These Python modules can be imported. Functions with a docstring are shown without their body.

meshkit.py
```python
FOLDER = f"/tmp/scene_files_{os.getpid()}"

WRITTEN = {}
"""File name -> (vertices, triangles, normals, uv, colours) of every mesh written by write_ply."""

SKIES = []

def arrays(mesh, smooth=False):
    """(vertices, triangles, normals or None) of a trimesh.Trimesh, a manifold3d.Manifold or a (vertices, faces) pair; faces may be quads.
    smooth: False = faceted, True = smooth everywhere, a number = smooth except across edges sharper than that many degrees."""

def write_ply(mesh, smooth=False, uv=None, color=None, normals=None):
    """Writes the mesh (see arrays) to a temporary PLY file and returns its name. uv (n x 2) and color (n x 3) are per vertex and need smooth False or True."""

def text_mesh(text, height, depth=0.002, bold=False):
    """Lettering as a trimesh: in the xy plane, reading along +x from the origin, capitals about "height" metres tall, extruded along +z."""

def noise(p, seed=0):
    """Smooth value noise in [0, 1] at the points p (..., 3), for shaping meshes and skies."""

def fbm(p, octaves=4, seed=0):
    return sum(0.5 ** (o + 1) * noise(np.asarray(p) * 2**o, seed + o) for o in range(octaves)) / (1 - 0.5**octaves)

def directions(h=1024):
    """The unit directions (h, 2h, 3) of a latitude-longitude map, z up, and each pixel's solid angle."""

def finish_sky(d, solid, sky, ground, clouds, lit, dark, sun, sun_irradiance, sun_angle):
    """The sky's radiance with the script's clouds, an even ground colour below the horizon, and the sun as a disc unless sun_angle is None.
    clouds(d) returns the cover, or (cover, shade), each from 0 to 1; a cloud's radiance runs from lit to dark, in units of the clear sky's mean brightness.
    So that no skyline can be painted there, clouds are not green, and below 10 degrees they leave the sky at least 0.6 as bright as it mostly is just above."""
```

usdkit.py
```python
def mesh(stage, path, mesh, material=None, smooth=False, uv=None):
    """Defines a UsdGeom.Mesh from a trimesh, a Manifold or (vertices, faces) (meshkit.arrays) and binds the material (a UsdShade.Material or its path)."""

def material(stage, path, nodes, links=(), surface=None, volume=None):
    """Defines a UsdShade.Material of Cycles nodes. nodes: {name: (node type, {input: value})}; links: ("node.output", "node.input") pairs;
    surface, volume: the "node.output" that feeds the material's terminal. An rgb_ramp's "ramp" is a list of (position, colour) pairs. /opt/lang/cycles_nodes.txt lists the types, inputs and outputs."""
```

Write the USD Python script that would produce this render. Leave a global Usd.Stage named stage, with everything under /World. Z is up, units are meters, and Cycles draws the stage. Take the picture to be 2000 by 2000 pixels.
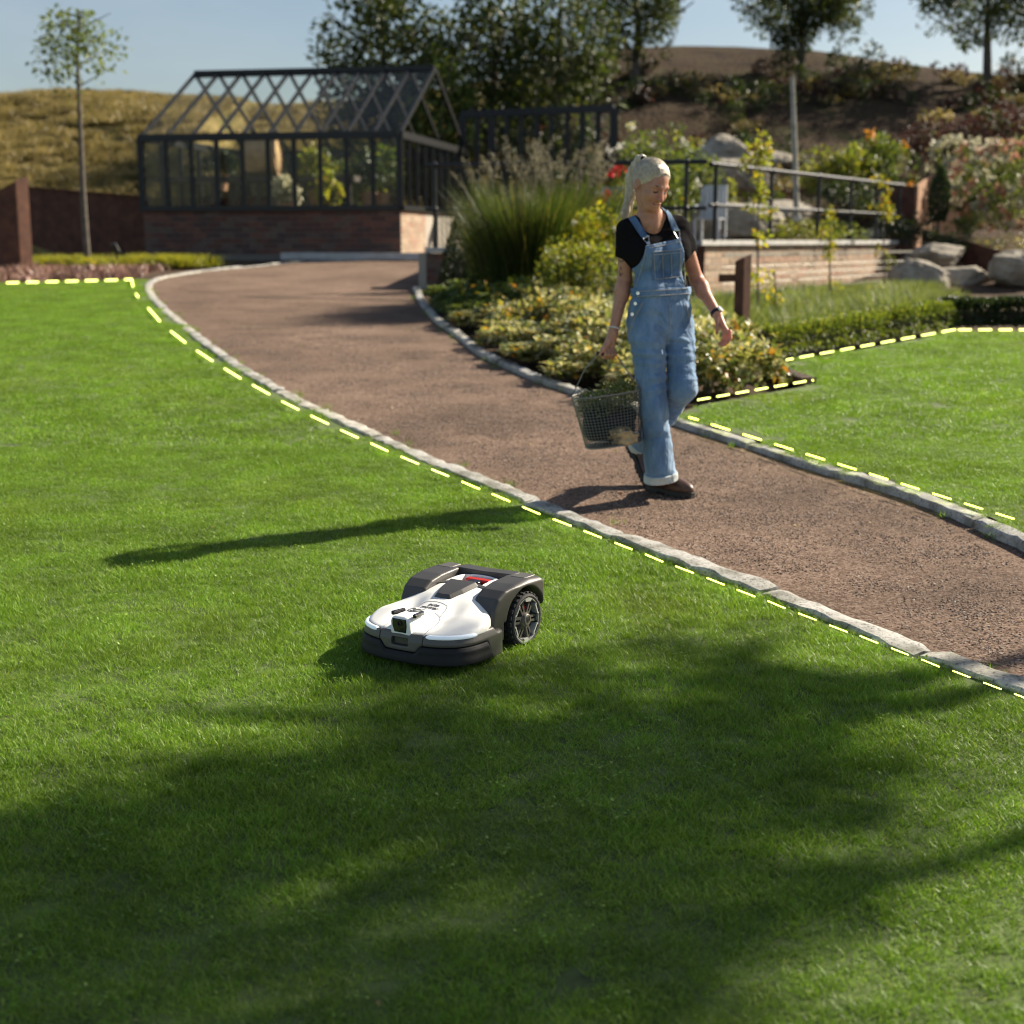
import math, random
import numpy as np
import trimesh
import shapely
from shapely.geometry import Polygon, LineString, Point
from shapely import affinity
import meshkit
import usdkit
from pxr import Usd, UsdGeom, UsdLux, UsdShade, Gf, Sdf, Vt

stage = Usd.Stage.CreateInMemory()
UsdGeom.SetStageUpAxis(stage, 'Z')
UsdGeom.SetStageMetersPerUnit(stage, 1.0)
UsdGeom.Xform.Define(stage, '/World')
UsdGeom.Scope.Define(stage, '/World/Looks')

# ------------------------------------------------------------------ camera, sky, sun
CAM_H, PITCH, FPX = 1.29, math.atan(530 / 2777.0), 2777.0
SLOPE, Y0 = 0.045, 7.08
cam = UsdGeom.Camera.Define(stage, '/World/camera')
cam.AddTranslateOp().Set((0, 0, CAM_H))
cam.AddRotateXOp().Set(90 - math.degrees(PITCH))
cam.CreateHorizontalApertureAttr(36.0)
cam.CreateVerticalApertureAttr(36.0)
cam.CreateFocalLengthAttr(50.0)
cam.CreateFStopAttr(2.7)
cam.CreateFocusDistanceAttr(4.75)
cam.CreateClippingRangeAttr((0.05, 2000.0))
cam.CreateExposureAttr(1.15)

SUN_DIR = np.array([0.88, 0.47, 0.0]); SUN_DIR /= np.linalg.norm(SUN_DIR)
SUN_EL = math.radians(33)
SUN_V = np.array([SUN_DIR[0] * math.cos(SUN_EL), SUN_DIR[1] * math.cos(SUN_EL), math.sin(SUN_EL)])
sky_mat = usdkit.material(stage, '/World/Looks/sky', {
    'tc': ('texture_coordinate', {}),
    'mp': ('mapping', {'scale': (1.0, 1.0, 2.6)}),
    'n': ('noise_texture', {'scale': 2.2, 'detail': 6, 'roughness': 0.55}),
    'r': ('rgb_ramp', {'ramp': [(0.46, (0.0, 0.0, 0.0)), (0.70, (0.15, 0.15, 0.15)), (1.0, (0.35, 0.35, 0.35))]}),
    'sky': ('sky_texture', {'sky_type': 'single_scattering', 'sun_disc': False, 'sun_elevation': SUN_EL,
                            'sun_rotation': math.atan2(SUN_V[0], SUN_V[1]), 'altitude': 100.0,
                            'air_density': 1.0, 'aerosol_density': 1.4, 'ozone_density': 1.0}),
    'mx': ('mix_color', {'b': (9.0, 8.9, 8.8), 'use_clamp': False}),
    'bg': ('background_shader', {'strength': 0.05})},
    [('tc.generated', 'mp.vector'), ('mp.vector', 'n.vector'), ('n.fac', 'r.fac'), ('r.color', 'mx.fac'),
     ('sky.color', 'mx.a'), ('mx.result', 'bg.color')], surface='bg.background')
dome = UsdLux.DomeLight.Define(stage, '/World/sky')
UsdShade.MaterialBindingAPI.Apply(dome.GetPrim()).Bind(sky_mat)
dome.GetPrim().SetCustomDataByKey('kind', 'structure')
sun = UsdLux.DistantLight.Define(stage, '/World/sun')
sun.CreateAngleAttr(0.55)
sun.CreateIntensityAttr(1.25)
sun.GetPrim().CreateAttribute('inputs:normalize', Sdf.ValueTypeNames.Bool).Set(True)
sun.CreateColorAttr((1.0, 0.89, 0.72))
sun.AddRotateZOp().Set(math.degrees(math.atan2(SUN_V[0], -SUN_V[1])))
sun.AddRotateXOp().Set(90 - math.degrees(SUN_EL))

# ------------------------------------------------------------------ picture <-> place
_F = np.array([0, math.cos(PITCH), -math.sin(PITCH)])
_U = np.array([0, math.sin(PITCH), math.cos(PITCH)])
_R = np.array([1.0, 0, 0])
def ray(u, v): return _F + (u - 1000) / FPX * _R - (v - 1000) / FPX * _U
def G(x, y): return SLOPE * (y - Y0)
def ground(u, v, h=0.0):
    d = ray(u, v); t = (CAM_H + SLOPE * Y0 - h) / (SLOPE * d[1] - d[2])
    return np.array([d[0] * t, d[1] * t, CAM_H + d[2] * t])
def P(u, v, D):
    d = ray(u, v); t = D / d[1]
    return np.array([d[0] * t, D, CAM_H + d[2] * t])
def scale_at(D): return FPX * math.cos(PITCH) / D     # rough pixels (of 2000) per metre

# ------------------------------------------------------------------ names and prims
_used = {}
def numbered(parent, name):
    k = (parent, name); n = _used.get(k, -1) + 1; _used[k] = n
    return name if n == 0 else f'{name}_{n:03d}'
def xf(path, loc=None, rotz=0, mat4=None):
    x = UsdGeom.Xform.Define(stage, path)
    if mat4 is not None:
        x.AddTransformOp().Set(Gf.Matrix4d(*np.asarray(mat4, float).T.ravel().tolist()))
    else:
        x.AddTranslateOp().Set(tuple(map(float, loc if loc is not None else (0, 0, 0))))
        if rotz: x.AddRotateZOp().Set(float(rotz))
    return x
def tag(prim, label=None, cat=None, group=None, kind=None):
    prim = prim.GetPrim() if hasattr(prim, 'GetPrim') else prim
    for k, v in (('label', label), ('category', cat), ('group', group), ('kind', kind)):
        if v: prim.SetCustomDataByKey(k, v)
    return prim
def thing(name, label, cat, loc=(0, 0, 0), rotz=0, group=None, kind=None, mat4=None):
    p = '/World/' + numbered('/World', name)
    tag(xf(p, loc, rotz, mat4), label, cat, group, kind)
    return p
RND = set()          # materials whose colour varies from leaf to leaf (or grain to grain) by the mesh attribute 'rnd'
def put_mesh(path, mesh, mat, smooth):
    rnd = mat is not None and (str(mat.GetPath()) if hasattr(mat, 'GetPath') else mat) in RND
    m = usdkit.mesh(stage, path, mesh, mat, smooth=False if rnd else smooth)
    if rnd:
        from scipy.sparse import coo_matrix
        from scipy.sparse.csgraph import connected_components
        f = np.asarray(mesh.faces); n = len(mesh.vertices)
        e = np.vstack([f[:, :2], f[:, 1:]])
        k, lab = connected_components(coo_matrix((np.ones(len(e), np.int8), (e[:, 0], e[:, 1])), (n, n)), directed=False)
        val = np.random.default_rng(n).random(k)[lab]
        UsdGeom.PrimvarsAPI(m).CreatePrimvar('rnd', Sdf.ValueTypeNames.FloatArray, 'vertex').Set(Vt.FloatArray.FromNumpy(val.astype(np.float32)))
    return m
def part(parent, name, mesh, mat, smooth=30, label=None, kind=None):
    p = parent + '/' + numbered(parent, name)
    m = put_mesh(p, mesh, mat, smooth)
    if label or kind: tag(m, label, kind=kind)
    return p
def solo(name, mesh, mat, label=None, cat=None, group=None, kind=None, smooth=30):
    p = '/World/' + numbered('/World', name)
    tag(put_mesh(p, mesh, mat, smooth), label, cat, group, kind)
    return p
def node(parent, name):
    p = parent + '/' + numbered(parent, name); UsdGeom.Xform.Define(stage, p); return p
def copy(src, name, label, loc, rotz=0, scl=1.0, group=None, cat=None):
    p = '/World/' + numbered('/World', name)
    x = UsdGeom.Xform.Define(stage, p)
    x.GetPrim().GetReferences().AddInternalReference(src)
    x.ClearXformOpOrder()
    for a in list(x.GetPrim().GetAttributes()):
        pass
    c, s = math.cos(math.radians(rotz)), math.sin(math.radians(rotz))
    sx, sy, sz = (scl, scl, scl) if np.ndim(scl) == 0 else scl
    M = Gf.Matrix4d(c * sx, s * sx, 0, 0, -s * sy, c * sy, 0, 0, 0, 0, sz, 0, *map(float, loc), 1)
    x.AddTransformOp(opSuffix='placed').Set(M)
    x.GetPrim().SetInstanceable(True)
    tag(x, label, cat, group)
    return p
def instancer(name, protos, mats, pos, quat, idx, scl=None, kind='stuff', label=None, cat=None, parent='/World', smooth=False):
    p = parent + '/' + numbered(parent, name)
    pi = UsdGeom.PointInstancer.Define(stage, p)
    rel = pi.CreatePrototypesRel()
    for i, m in enumerate(protos):
        q = p + f'/piece_{i:03d}'
        put_mesh(q, m, mats[i] if isinstance(mats, list) else mats, smooth)
        rel.AddTarget(q)
    pi.CreatePositionsAttr(Vt.Vec3fArray.FromNumpy(np.asarray(pos, np.float32)))
    pi.CreateOrientationsAttr(Vt.QuathArray([Gf.Quath(float(q[0]), Gf.Vec3h(float(q[1]), float(q[2]), float(q[3]))) for q in quat]))
    pi.CreateProtoIndicesAttr(Vt.IntArray.FromNumpy(np.asarray(idx, np.int32)))
    if scl is not None: pi.CreateScalesAttr(Vt.Vec3fArray.FromNumpy(np.asarray(scl, np.float32)))
    tag(pi, label, cat, kind=kind)
    return p

# ------------------------------------------------------------------ mesh helpers
def join(ms):
    V, F, n = [], [], 0
    for m in ms:
        v, f = (m.vertices, m.faces) if hasattr(m, 'vertices') else m
        V.append(np.asarray(v, float)); F.append(np.asarray(f, int) + n); n += len(v)
    return trimesh.Trimesh(np.vstack(V), np.vstack(F), process=False)
def box(c, size, rz=0.0, bevel=0.0):
    if bevel > 0:
        h = np.asarray(size, float) / 2; b = min(bevel, h.min() * 0.9)
        pts = []
        for sx in (-1, 1):
            for sy in (-1, 1):
                for sz in (-1, 1):
                    k = np.array([sx, sy, sz])
                    for ax in range(3):
                        q = k * (h - b); q[ax] = k[ax] * h[ax]; pts.append(q)
        m = trimesh.convex.convex_hull(np.array(pts))
    else:
        m = trimesh.creation.box(size)
    if rz: m.apply_transform(trimesh.transformations.rotation_matrix(rz, [0, 0, 1]))
    m.apply_translation(c); return m
def tube(pts, r, sides=8, cap=True):
    pts = np.asarray(pts, float); n = len(pts)
    r = np.full(n, r, float) if np.ndim(r) == 0 else np.asarray(r, float)
    T = np.gradient(pts, axis=0); T /= np.linalg.norm(T, axis=1, keepdims=True) + 1e-12
    a = np.array([0, 0, 1.0]) if abs(T[0][2]) < 0.9 else np.array([1.0, 0, 0])
    N = np.cross(T[0], a); N /= np.linalg.norm(N)
    V = []
    th = np.arange(sides) / sides * 2 * np.pi
    for i in range(n):
        N = N - T[i] * (N @ T[i]); N /= np.linalg.norm(N) + 1e-12
        B = np.cross(T[i], N)
        V.append(pts[i] + r[i] * (np.cos(th)[:, None] * N + np.sin(th)[:, None] * B))
    V = np.vstack(V); F = []
    for i in range(n - 1):
        for k in range(sides):
            a0, a1 = i * sides + k, i * sides + (k + 1) % sides
            F += [[a0, a1, a1 + sides], [a0, a1 + sides, a0 + sides]]
    if cap:
        c0, c1 = len(V), len(V) + 1
        V = np.vstack([V, pts[0], pts[-1]])
        for k in range(sides):
            F.append([c0, (k + 1) % sides, k]); F.append([c1, (n - 1) * sides + k, (n - 1) * sides + (k + 1) % sides])
    return trimesh.Trimesh(V, np.array(F), process=False)
def rod(a, b, r, r2=None, sides=8):
    return tube([a, b], [r, r if r2 is None else r2], sides)
def smoothline(pts, step):
    """Catmull-Rom through the points, resampled about every step."""
    p = np.asarray(pts, float)
    q = np.vstack([2 * p[0] - p[1], p, 2 * p[-1] - p[-2]])
    out = []
    for i in range(1, len(q) - 2):
        L = np.linalg.norm(q[i + 1] - q[i]); n = max(4, int(L / step * 2))
        t = np.linspace(0, 1, n, endpoint=False)[:, None]
        out.append(0.5 * ((2 * q[i]) + (-q[i - 1] + q[i + 1]) * t + (2 * q[i - 1] - 5 * q[i] + 4 * q[i + 1] - q[i + 2]) * t**2 + (-q[i - 1] + 3 * q[i] - 3 * q[i + 1] + q[i + 2]) * t**3))
    out = np.vstack(out + [q[-2][None]])
    d = np.r_[0, np.cumsum(np.linalg.norm(np.diff(out, axis=0), axis=1))]
    s = np.linspace(0, d[-1], max(2, int(d[-1] / step) + 1))
    return np.stack([np.interp(s, d, out[:, k]) for k in range(out.shape[1])], 1)
def sheet(poly, zf, step, jitter=0.0, seed=0):
    """A triangulated sheet over a polygon (x, y) with z = zf(x, y)."""
    rng = np.random.default_rng(seed)
    x0, y0, x1, y1 = poly.bounds
    gx, gy = np.meshgrid(np.arange(x0, x1, step), np.arange(y0, y1, step))
    p = np.stack([gx.ravel(), gy.ravel()], 1) + rng.uniform(-jitter, jitter, (gx.size, 2))
    inside = shapely.contains_xy(poly.buffer(-step * 0.4), p[:, 0], p[:, 1])
    b = []
    for ring in [poly.exterior, *poly.interiors]:
        L = ring.length; n = max(8, int(L / step))
        b += [ring.interpolate(k / n * L).coords[0] for k in range(n)]
        b += list(ring.coords)[:-1]
    p = np.unique(np.round(np.vstack([p[inside], b]), 5), axis=0)
    from scipy.spatial import Delaunay
    t = Delaunay(p).simplices
    c = p[t].mean(1)
    t = t[shapely.contains_xy(poly, c[:, 0], c[:, 1])]
    a = p[t]
    area = (a[:, 1, 0] - a[:, 0, 0]) * (a[:, 2, 1] - a[:, 0, 1]) - (a[:, 1, 1] - a[:, 0, 1]) * (a[:, 2, 0] - a[:, 0, 0])
    t[area < 0] = t[area < 0][:, ::-1]
    t = t[np.abs(area) > 1e-9]
    return trimesh.Trimesh(np.column_stack([p, zf(p[:, 0], p[:, 1])]), t, process=False)
def inflate(poly, z0, z1, xform=None):
    m = trimesh.creation.extrude_polygon(poly, z1 - z0, engine='earcut'); m.apply_translation([0, 0, z0])
    if xform is not None: m.apply_transform(xform)
    return m
def leaves(n, pos, size, rng, aspect=0.55, up=0.35, fold=0.15, outward=None, droop=0.0):
    """n folded rhombic leaves (4 triangles each) at the points pos (n, 3)."""
    size = np.broadcast_to(size, (n,))
    d = rng.normal(size=(n, 3)); d /= np.linalg.norm(d, axis=1, keepdims=True)
    if outward is not None: d = d * 0.7 + outward
    d[:, 2] -= droop
    d /= np.linalg.norm(d, axis=1, keepdims=True) + 1e-9
    nrm = rng.normal(size=(n, 3)); nrm[:, 2] = np.abs(nrm[:, 2]) + up * 3
    s = np.cross(nrm, d); s /= np.linalg.norm(s, axis=1, keepdims=True) + 1e-9
    nn = np.cross(d, s)
    L = size[:, None]; W = L * aspect * 0.5
    b = pos; t = pos + d * L - nn * L * 0.12; m = pos + d * L * 0.5 + nn * L * 0.05
    l = pos + d * L * 0.45 + s * W + nn * L * fold; r = pos + d * L * 0.45 - s * W + nn * L * fold
    V = np.stack([b, l, t, r, m], 1).reshape(-1, 3)
    o = np.arange(n)[:, None, None] * 5
    F = (np.array([[0, 3, 4], [3, 2, 4], [2, 1, 4], [1, 0, 4]])[None] + o).reshape(-1, 3)
    return trimesh.Trimesh(V, F, process=False)
def blades(n, base, h, w, rng, lean=0.35, curve=0.35, segs=2, az=None):
    """Grass blades: base (n, 3)."""
    h = np.broadcast_to(h, (n,)); w = np.broadcast_to(w, (n,))
    az = rng.uniform(0, 2 * np.pi, n) if az is None else az
    ln = np.abs(rng.normal(0, lean, n))
    d = np.stack([np.cos(az) * np.sin(ln), np.sin(az) * np.sin(ln), np.cos(ln)], 1)
    out = np.stack([np.cos(az), np.sin(az), np.zeros(n)], 1)
    tw = rng.uniform(0, 2 * np.pi, n)
    s = np.stack([np.cos(tw), np.sin(tw), np.zeros(n)], 1)
    rows = []
    for k in range(segs + 1):
        t = k / segs
        c = base + d * (h * t)[:, None] + (out * curve - np.array([0, 0, 0.35 * curve])) * (h * t * t)[:, None]
        ww = (w * (1 - t) ** 0.6 * 0.5)[:, None]
        rows += [c] if k == segs else [c - s * ww, c + s * ww]
    V = np.stack(rows, 1); m = V.shape[1]
    F = []
    for k in range(segs):
        a = 2 * k
        F += [[a, a + 1, a + 2]] if k == segs - 1 else [[a, a + 1, a + 3], [a, a + 3, a + 2]]
    F = (np.array(F)[None] + np.arange(n)[:, None, None] * m).reshape(-1, 3)
    return trimesh.Trimesh(V.reshape(-1, 3), F, process=False)
def ball_points(n, rng, c, r, shell=0.45):
    """Points in an ellipsoid, mostly near its surface, with a lumpy density."""
    d = rng.normal(size=(n, 3)); d /= np.linalg.norm(d, axis=1, keepdims=True)
    q = rng.uniform(shell, 1, n)[:, None] ** 0.6
    return np.asarray(c) + d * q * np.asarray(r), d
def lumps(n, rng, c, r, k, seed=0, lump=0.42):
    """Leaf points grouped in k clumps that together fill an ellipsoid: an uneven outline with gaps."""
    cc, dd = ball_points(k, rng, (0, 0, 0), (1, 1, 1), 0.25)
    which = rng.integers(0, k, n)
    s = rng.uniform(0.55, 1.25, k)[which][:, None] * lump
    e = rng.normal(size=(n, 3)); e /= np.linalg.norm(e, axis=1, keepdims=True)
    q = rng.uniform(0.3, 1, n)[:, None] ** 0.5
    return np.asarray(c) + (cc[which] * 0.8 + e * q * s) * np.asarray(r), e

# ------------------------------------------------------------------ signed distance modelling
def smin(a, b, k):
    h = np.clip(0.5 + 0.5 * (b - a) / k, 0, 1); return b * (1 - h) + a * h - k * h * (1 - h)
def smax(a, b, k): return -smin(-a, -b, k)
def cap(p, a, b, ra, rb=None):
    rb = ra if rb is None else rb
    a = np.asarray(a, float); b = np.asarray(b, float); ab = b - a
    t = np.clip(((p - a) @ ab) / (ab @ ab + 1e-12), 0, 1)
    return np.linalg.norm(p - a - t[:, None] * ab, axis=1) - (ra + (rb - ra) * t)
def ell(p, c, r):
    q = p - np.asarray(c); r = np.asarray(r, float)
    k0 = np.linalg.norm(q / r, axis=1); k1 = np.linalg.norm(q / r**2, axis=1)
    return k0 * (k0 - 1) / (k1 + 1e-9)
def rbox(p, c, half, r=0.0):
    q = np.abs(p - np.asarray(c)) - (np.asarray(half) - r)
    return np.linalg.norm(np.maximum(q, 0), axis=1) + np.minimum(q.max(1), 0) - r
def poly_sd(q, poly):
    poly = np.asarray(poly, float); d = np.full(len(q), 1e9); s = np.ones(len(q))
    for i in range(len(poly)):
        a, b = poly[i], poly[i - 1]
        e = b - a; w = q - a
        t = np.clip((w @ e) / (e @ e + 1e-15), 0, 1)
        d = np.minimum(d, ((w - t[:, None] * e) ** 2).sum(1))
        c1, c2, c3 = q[:, 1] >= a[1], q[:, 1] < b[1], e[0] * w[:, 1] > e[1] * w[:, 0]
        s = np.where((c1 & c2 & c3) | (~c1 & ~c2 & ~c3), -s, s)
    return s * np.sqrt(d)
def mesh_sdf(fn, lo, hi, h, smooth_it=0):
    lo = np.asarray(lo, float); hi = np.asarray(hi, float)
    c = 4; nb = np.ceil((hi - lo) / (h * c)).astype(int) + 1; n = nb * c
    ci = np.stack(np.meshgrid(*[np.arange(k) for k in nb], indexing='ij'), -1).reshape(-1, 3)
    cen = lo + (ci * c + (c - 1) / 2) * h
    cv = np.concatenate([fn(x) for x in np.array_split(cen, max(1, len(cen) // 200000))])
    near = np.abs(cv) < h * c * 1.6
    val = np.repeat(np.repeat(np.repeat(cv.reshape(nb), c, 0), c, 1), c, 2)
    off = np.stack(np.meshgrid(*[np.arange(c)] * 3, indexing='ij'), -1).reshape(-1, 3)
    gi = (ci[near][:, None] * c + off[None]).reshape(-1, 3)
    for x in np.array_split(gi, max(1, len(gi) // 300000)):
        val[x[:, 0], x[:, 1], x[:, 2]] = fn(lo + x * h)
    val[0], val[-1], val[:, 0], val[:, -1], val[:, :, 0], val[:, :, -1] = (np.maximum(v, h) for v in (val[0], val[-1], val[:, 0], val[:, -1], val[:, :, 0], val[:, :, -1]))
    ins = val < 0
    m = np.array(val.shape) - 1
    s = [slice(0, -1), slice(1, None)]
    cnt = sum(ins[s[i], s[j], s[k]].astype(np.int8) for i in (0, 1) for j in (0, 1) for k in (0, 1))
    cells = np.argwhere((cnt > 0) & (cnt < 8))
    idx = np.full(m, -1, int); idx[cells[:, 0], cells[:, 1], cells[:, 2]] = np.arange(len(cells))
    acc = np.zeros((len(cells), 3)); num = np.zeros(len(cells))
    for ax in range(3):
        o1, o2 = [k for k in range(3) if k != ax]
        for i in (0, 1):
            for j in (0, 1):
                a = cells.copy(); a[:, o1] += i; a[:, o2] += j
                b = a.copy(); b[:, ax] += 1
                va, vb = val[a[:, 0], a[:, 1], a[:, 2]], val[b[:, 0], b[:, 1], b[:, 2]]
                x = (va < 0) != (vb < 0)
                t = np.where(x, va / np.where(x, va - vb, 1), 0)
                p = a.astype(float); p[:, ax] += t
                acc[x] += p[x]; num[x] += 1
    V = lo + acc / num[:, None] * h
    F = []
    for ax in range(3):
        o1, o2 = [(1, 2), (2, 0), (0, 1)][ax]
        sl = [slice(1, -1)] * 3; sl[ax] = slice(0, -1)
        A = ins[tuple(sl)]
        sl2 = list(sl); sl2[ax] = slice(1, None)
        B = ins[tuple(sl2)]
        e = np.argwhere(A != B) + np.array([1 if k != ax else 0 for k in range(3)])
        fl = ins[e[:, 0], e[:, 1], e[:, 2]]
        q = []
        for (i, j) in ((-1, -1), (0, -1), (0, 0), (-1, 0)):
            g = e.copy(); g[:, o1] += i; g[:, o2] += j; q.append(idx[g[:, 0], g[:, 1], g[:, 2]])
        q = np.stack(q, 1); q[~fl] = q[~fl][:, ::-1]
        F.append(q)
    Q = np.vstack(F); Q = Q[(Q >= 0).all(1)]
    T = np.vstack([Q[:, [0, 1, 2]], Q[:, [0, 2, 3]]])
    tm = trimesh.Trimesh(V, T, process=False)
    if smooth_it: trimesh.smoothing.filter_taubin(tm, iterations=smooth_it)
    return tm

# ------------------------------------------------------------------ materials
def mat(name, nodes, links=(), surface='p.BSDF', volume=None):
    return usdkit.material(stage, '/World/Looks/' + name, nodes, links, surface=surface, volume=volume)
def plain(name, col, rough=0.5, metal=0.0, spec=0.5, noise=0.0, nscale=20.0, bump=0.0, bscale=200.0, coat=0.0, bdist=0.002, obj=True):
    nodes = {'p': ('principled_bsdf', {'base_color': col, 'roughness': rough, 'metallic': metal, 'specular_ior_level': spec, 'coat_weight': coat, 'coat_roughness': 0.1})}
    links = []
    if noise or bump:
        nodes['tc'] = ('texture_coordinate', {})
        src = 'tc.object'
    if noise:
        nodes['n'] = ('noise_texture', {'scale': nscale, 'detail': 5, 'roughness': 0.6})
        a = tuple(c * (1 - noise) for c in col); b = tuple(min(1, c * (1 + noise)) for c in col)
        nodes['r'] = ('rgb_ramp', {'ramp': [(0.3, a), (0.7, b)]})
        links += [(src, 'n.vector'), ('n.fac', 'r.fac'), ('r.color', 'p.base_color')]
    if bump:
        nodes['nb'] = ('noise_texture', {'scale': bscale, 'detail': 4, 'roughness': 0.6})
        nodes['b'] = ('bump', {'strength': bump, 'distance': bdist})
        links += [(src, 'nb.vector'), ('nb.fac', 'b.height'), ('b.normal', 'p.normal')]
    return mat(name, nodes, links)
def foliage(name, ramp, rough=0.45, trans=0.35, spec=0.4, wscale=1.5, wamt=0.35, tint=(1.25, 1.2, 0.5)):
    """Leaf colour varies from leaf to leaf (ramp) and in soft patches; light passes through."""
    RND.add('/World/Looks/' + name)
    return mat(name, {
        'g': ('geometry', {}), 'at': ('attribute', {'attribute': 'rnd'}), 'r': ('rgb_ramp', {'ramp': ramp}),
        'n': ('noise_texture', {'scale': wscale, 'detail': 3}),
        'mr': ('map_range', {'from_min': 0.3, 'from_max': 0.7, 'to_min': 1 - wamt, 'to_max': 1 + wamt, 'clamp': True}),
        'hv': ('hsv', {}),
        'p': ('principled_bsdf', {'roughness': rough, 'specular_ior_level': spec}),
        'tm': ('mix_color', {'blend_type': 'multiply', 'fac': 1.0, 'b': tint, 'use_clamp': False}),
        't': ('translucent_bsdf', {}), 'm': ('mix_closure', {'fac': trans})},
        [('at.fac', 'r.fac'), ('g.position', 'n.vector'), ('n.fac', 'mr.value'), ('mr.result', 'hv.value'), ('r.color', 'hv.color'),
         ('hv.color', 'p.base_color'), ('hv.color', 'tm.a'), ('tm.result', 't.color'), ('p.BSDF', 'm.closure1'), ('t.BSDF', 'm.closure2')], surface='m.closure')
# ------------------------------------------------------------------ ground shape
def sstep(a, b, x): t = np.clip((x - a) / (b - a), 0, 1); return t * t * (3 - 2 * t)
def terrain(x, y):
    x = np.asarray(x, float); y = np.asarray(y, float)
    left = G(x, np.minimum(y, 28.0)) + np.maximum(y - 28, 0) * 0.02
    left = left + sstep(33.5, 35.5, y) * 1.15 + np.maximum(y - 34.5, 0) * 0.34
    l2 = G(x, np.minimum(y, 28)) + sstep(-7.3, -7.9, x) * (1.15 * sstep(30.9, 31.6, y) + np.maximum(y - 31.2, 0) * 0.32)
    left = np.where(x < -7.3, np.maximum(left, l2), left)
    right = np.minimum(G(x, y), 0.45) + np.clip(y - 23, 0, 6) * 0.12 + np.maximum(y - 29, 0) * 0.36
    w = sstep(-0.5, 1.5, x)
    z = left * (1 - w) + right * w
    z = z + np.where(y > 30, (meshkit.fbm(np.stack([x * 0.16, y * 0.16, 0 * x], -1), 4, 3) - 0.5) * 1.6 * sstep(30, 38, y), 0)
    top = 6.2 + 1.1 * np.sin(x * 0.11 + 0.6) + 0.5 * np.sin(x * 0.31)
    return np.where(z > top - 1.5, top - 1.5 + 1.5 * np.tanh((z - top + 1.5) / 1.5), z)

LK = [(2900, 1720), (2400, 1500), (2000, 1337), (1833, 1279), (1700, 1226), (1557, 1170), (1480, 1141), (1400, 1113), (1281, 1069), (1180, 1032), (1088, 996),
      (1021, 967), (941, 936), (847, 897), (755, 857), (646, 809), (542, 756), (465, 710), (418, 676), (359, 629), (322, 600), (299, 572), (298, 556), (312, 547), (337, 541), (402, 531), (498, 521), (584, 513), (700, 509), (783, 506)]
RK = [(806, 566), (821, 595), (845, 626), (886, 656), (925, 689), (974, 713), (1018, 735), (1073, 756), (1125, 773), (1230, 802), (1327, 836), (1463, 879), (1556, 910),
      (1690, 950), (1807, 990), (1916, 1038), (2000, 1078), (2200, 1180), (2700, 1430)]
LKg = smoothline(np.array([ground(u, v)[:2] for u, v in LK]), 0.06)
RKg = smoothline(np.array([ground(u, v)[:2] for u, v in RK]), 0.06)
def offset_line(L, d):
    t = np.gradient(L, axis=0); t /= np.linalg.norm(t, axis=1, keepdims=True)
    k = np.array([0.2, 0.2, 0.2, 0.2, 0.2])
    t = np.stack([np.convolve(np.pad(t[:, i], 2, mode='edge'), k, 'valid') for i in (0, 1)], 1)
    t /= np.linalg.norm(t, axis=1, keepdims=True)
    return L + d * np.stack([-t[:, 1], t[:, 0]], 1)
KW = 0.10
LKo = offset_line(LKg, KW)          # left kerb: outer (lawn) side
RKo = offset_line(RKg, 0.09)       # right kerb: outer side
g2 = lambda u, v, h=0.0: tuple(ground(u, v, h)[:2])

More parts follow.
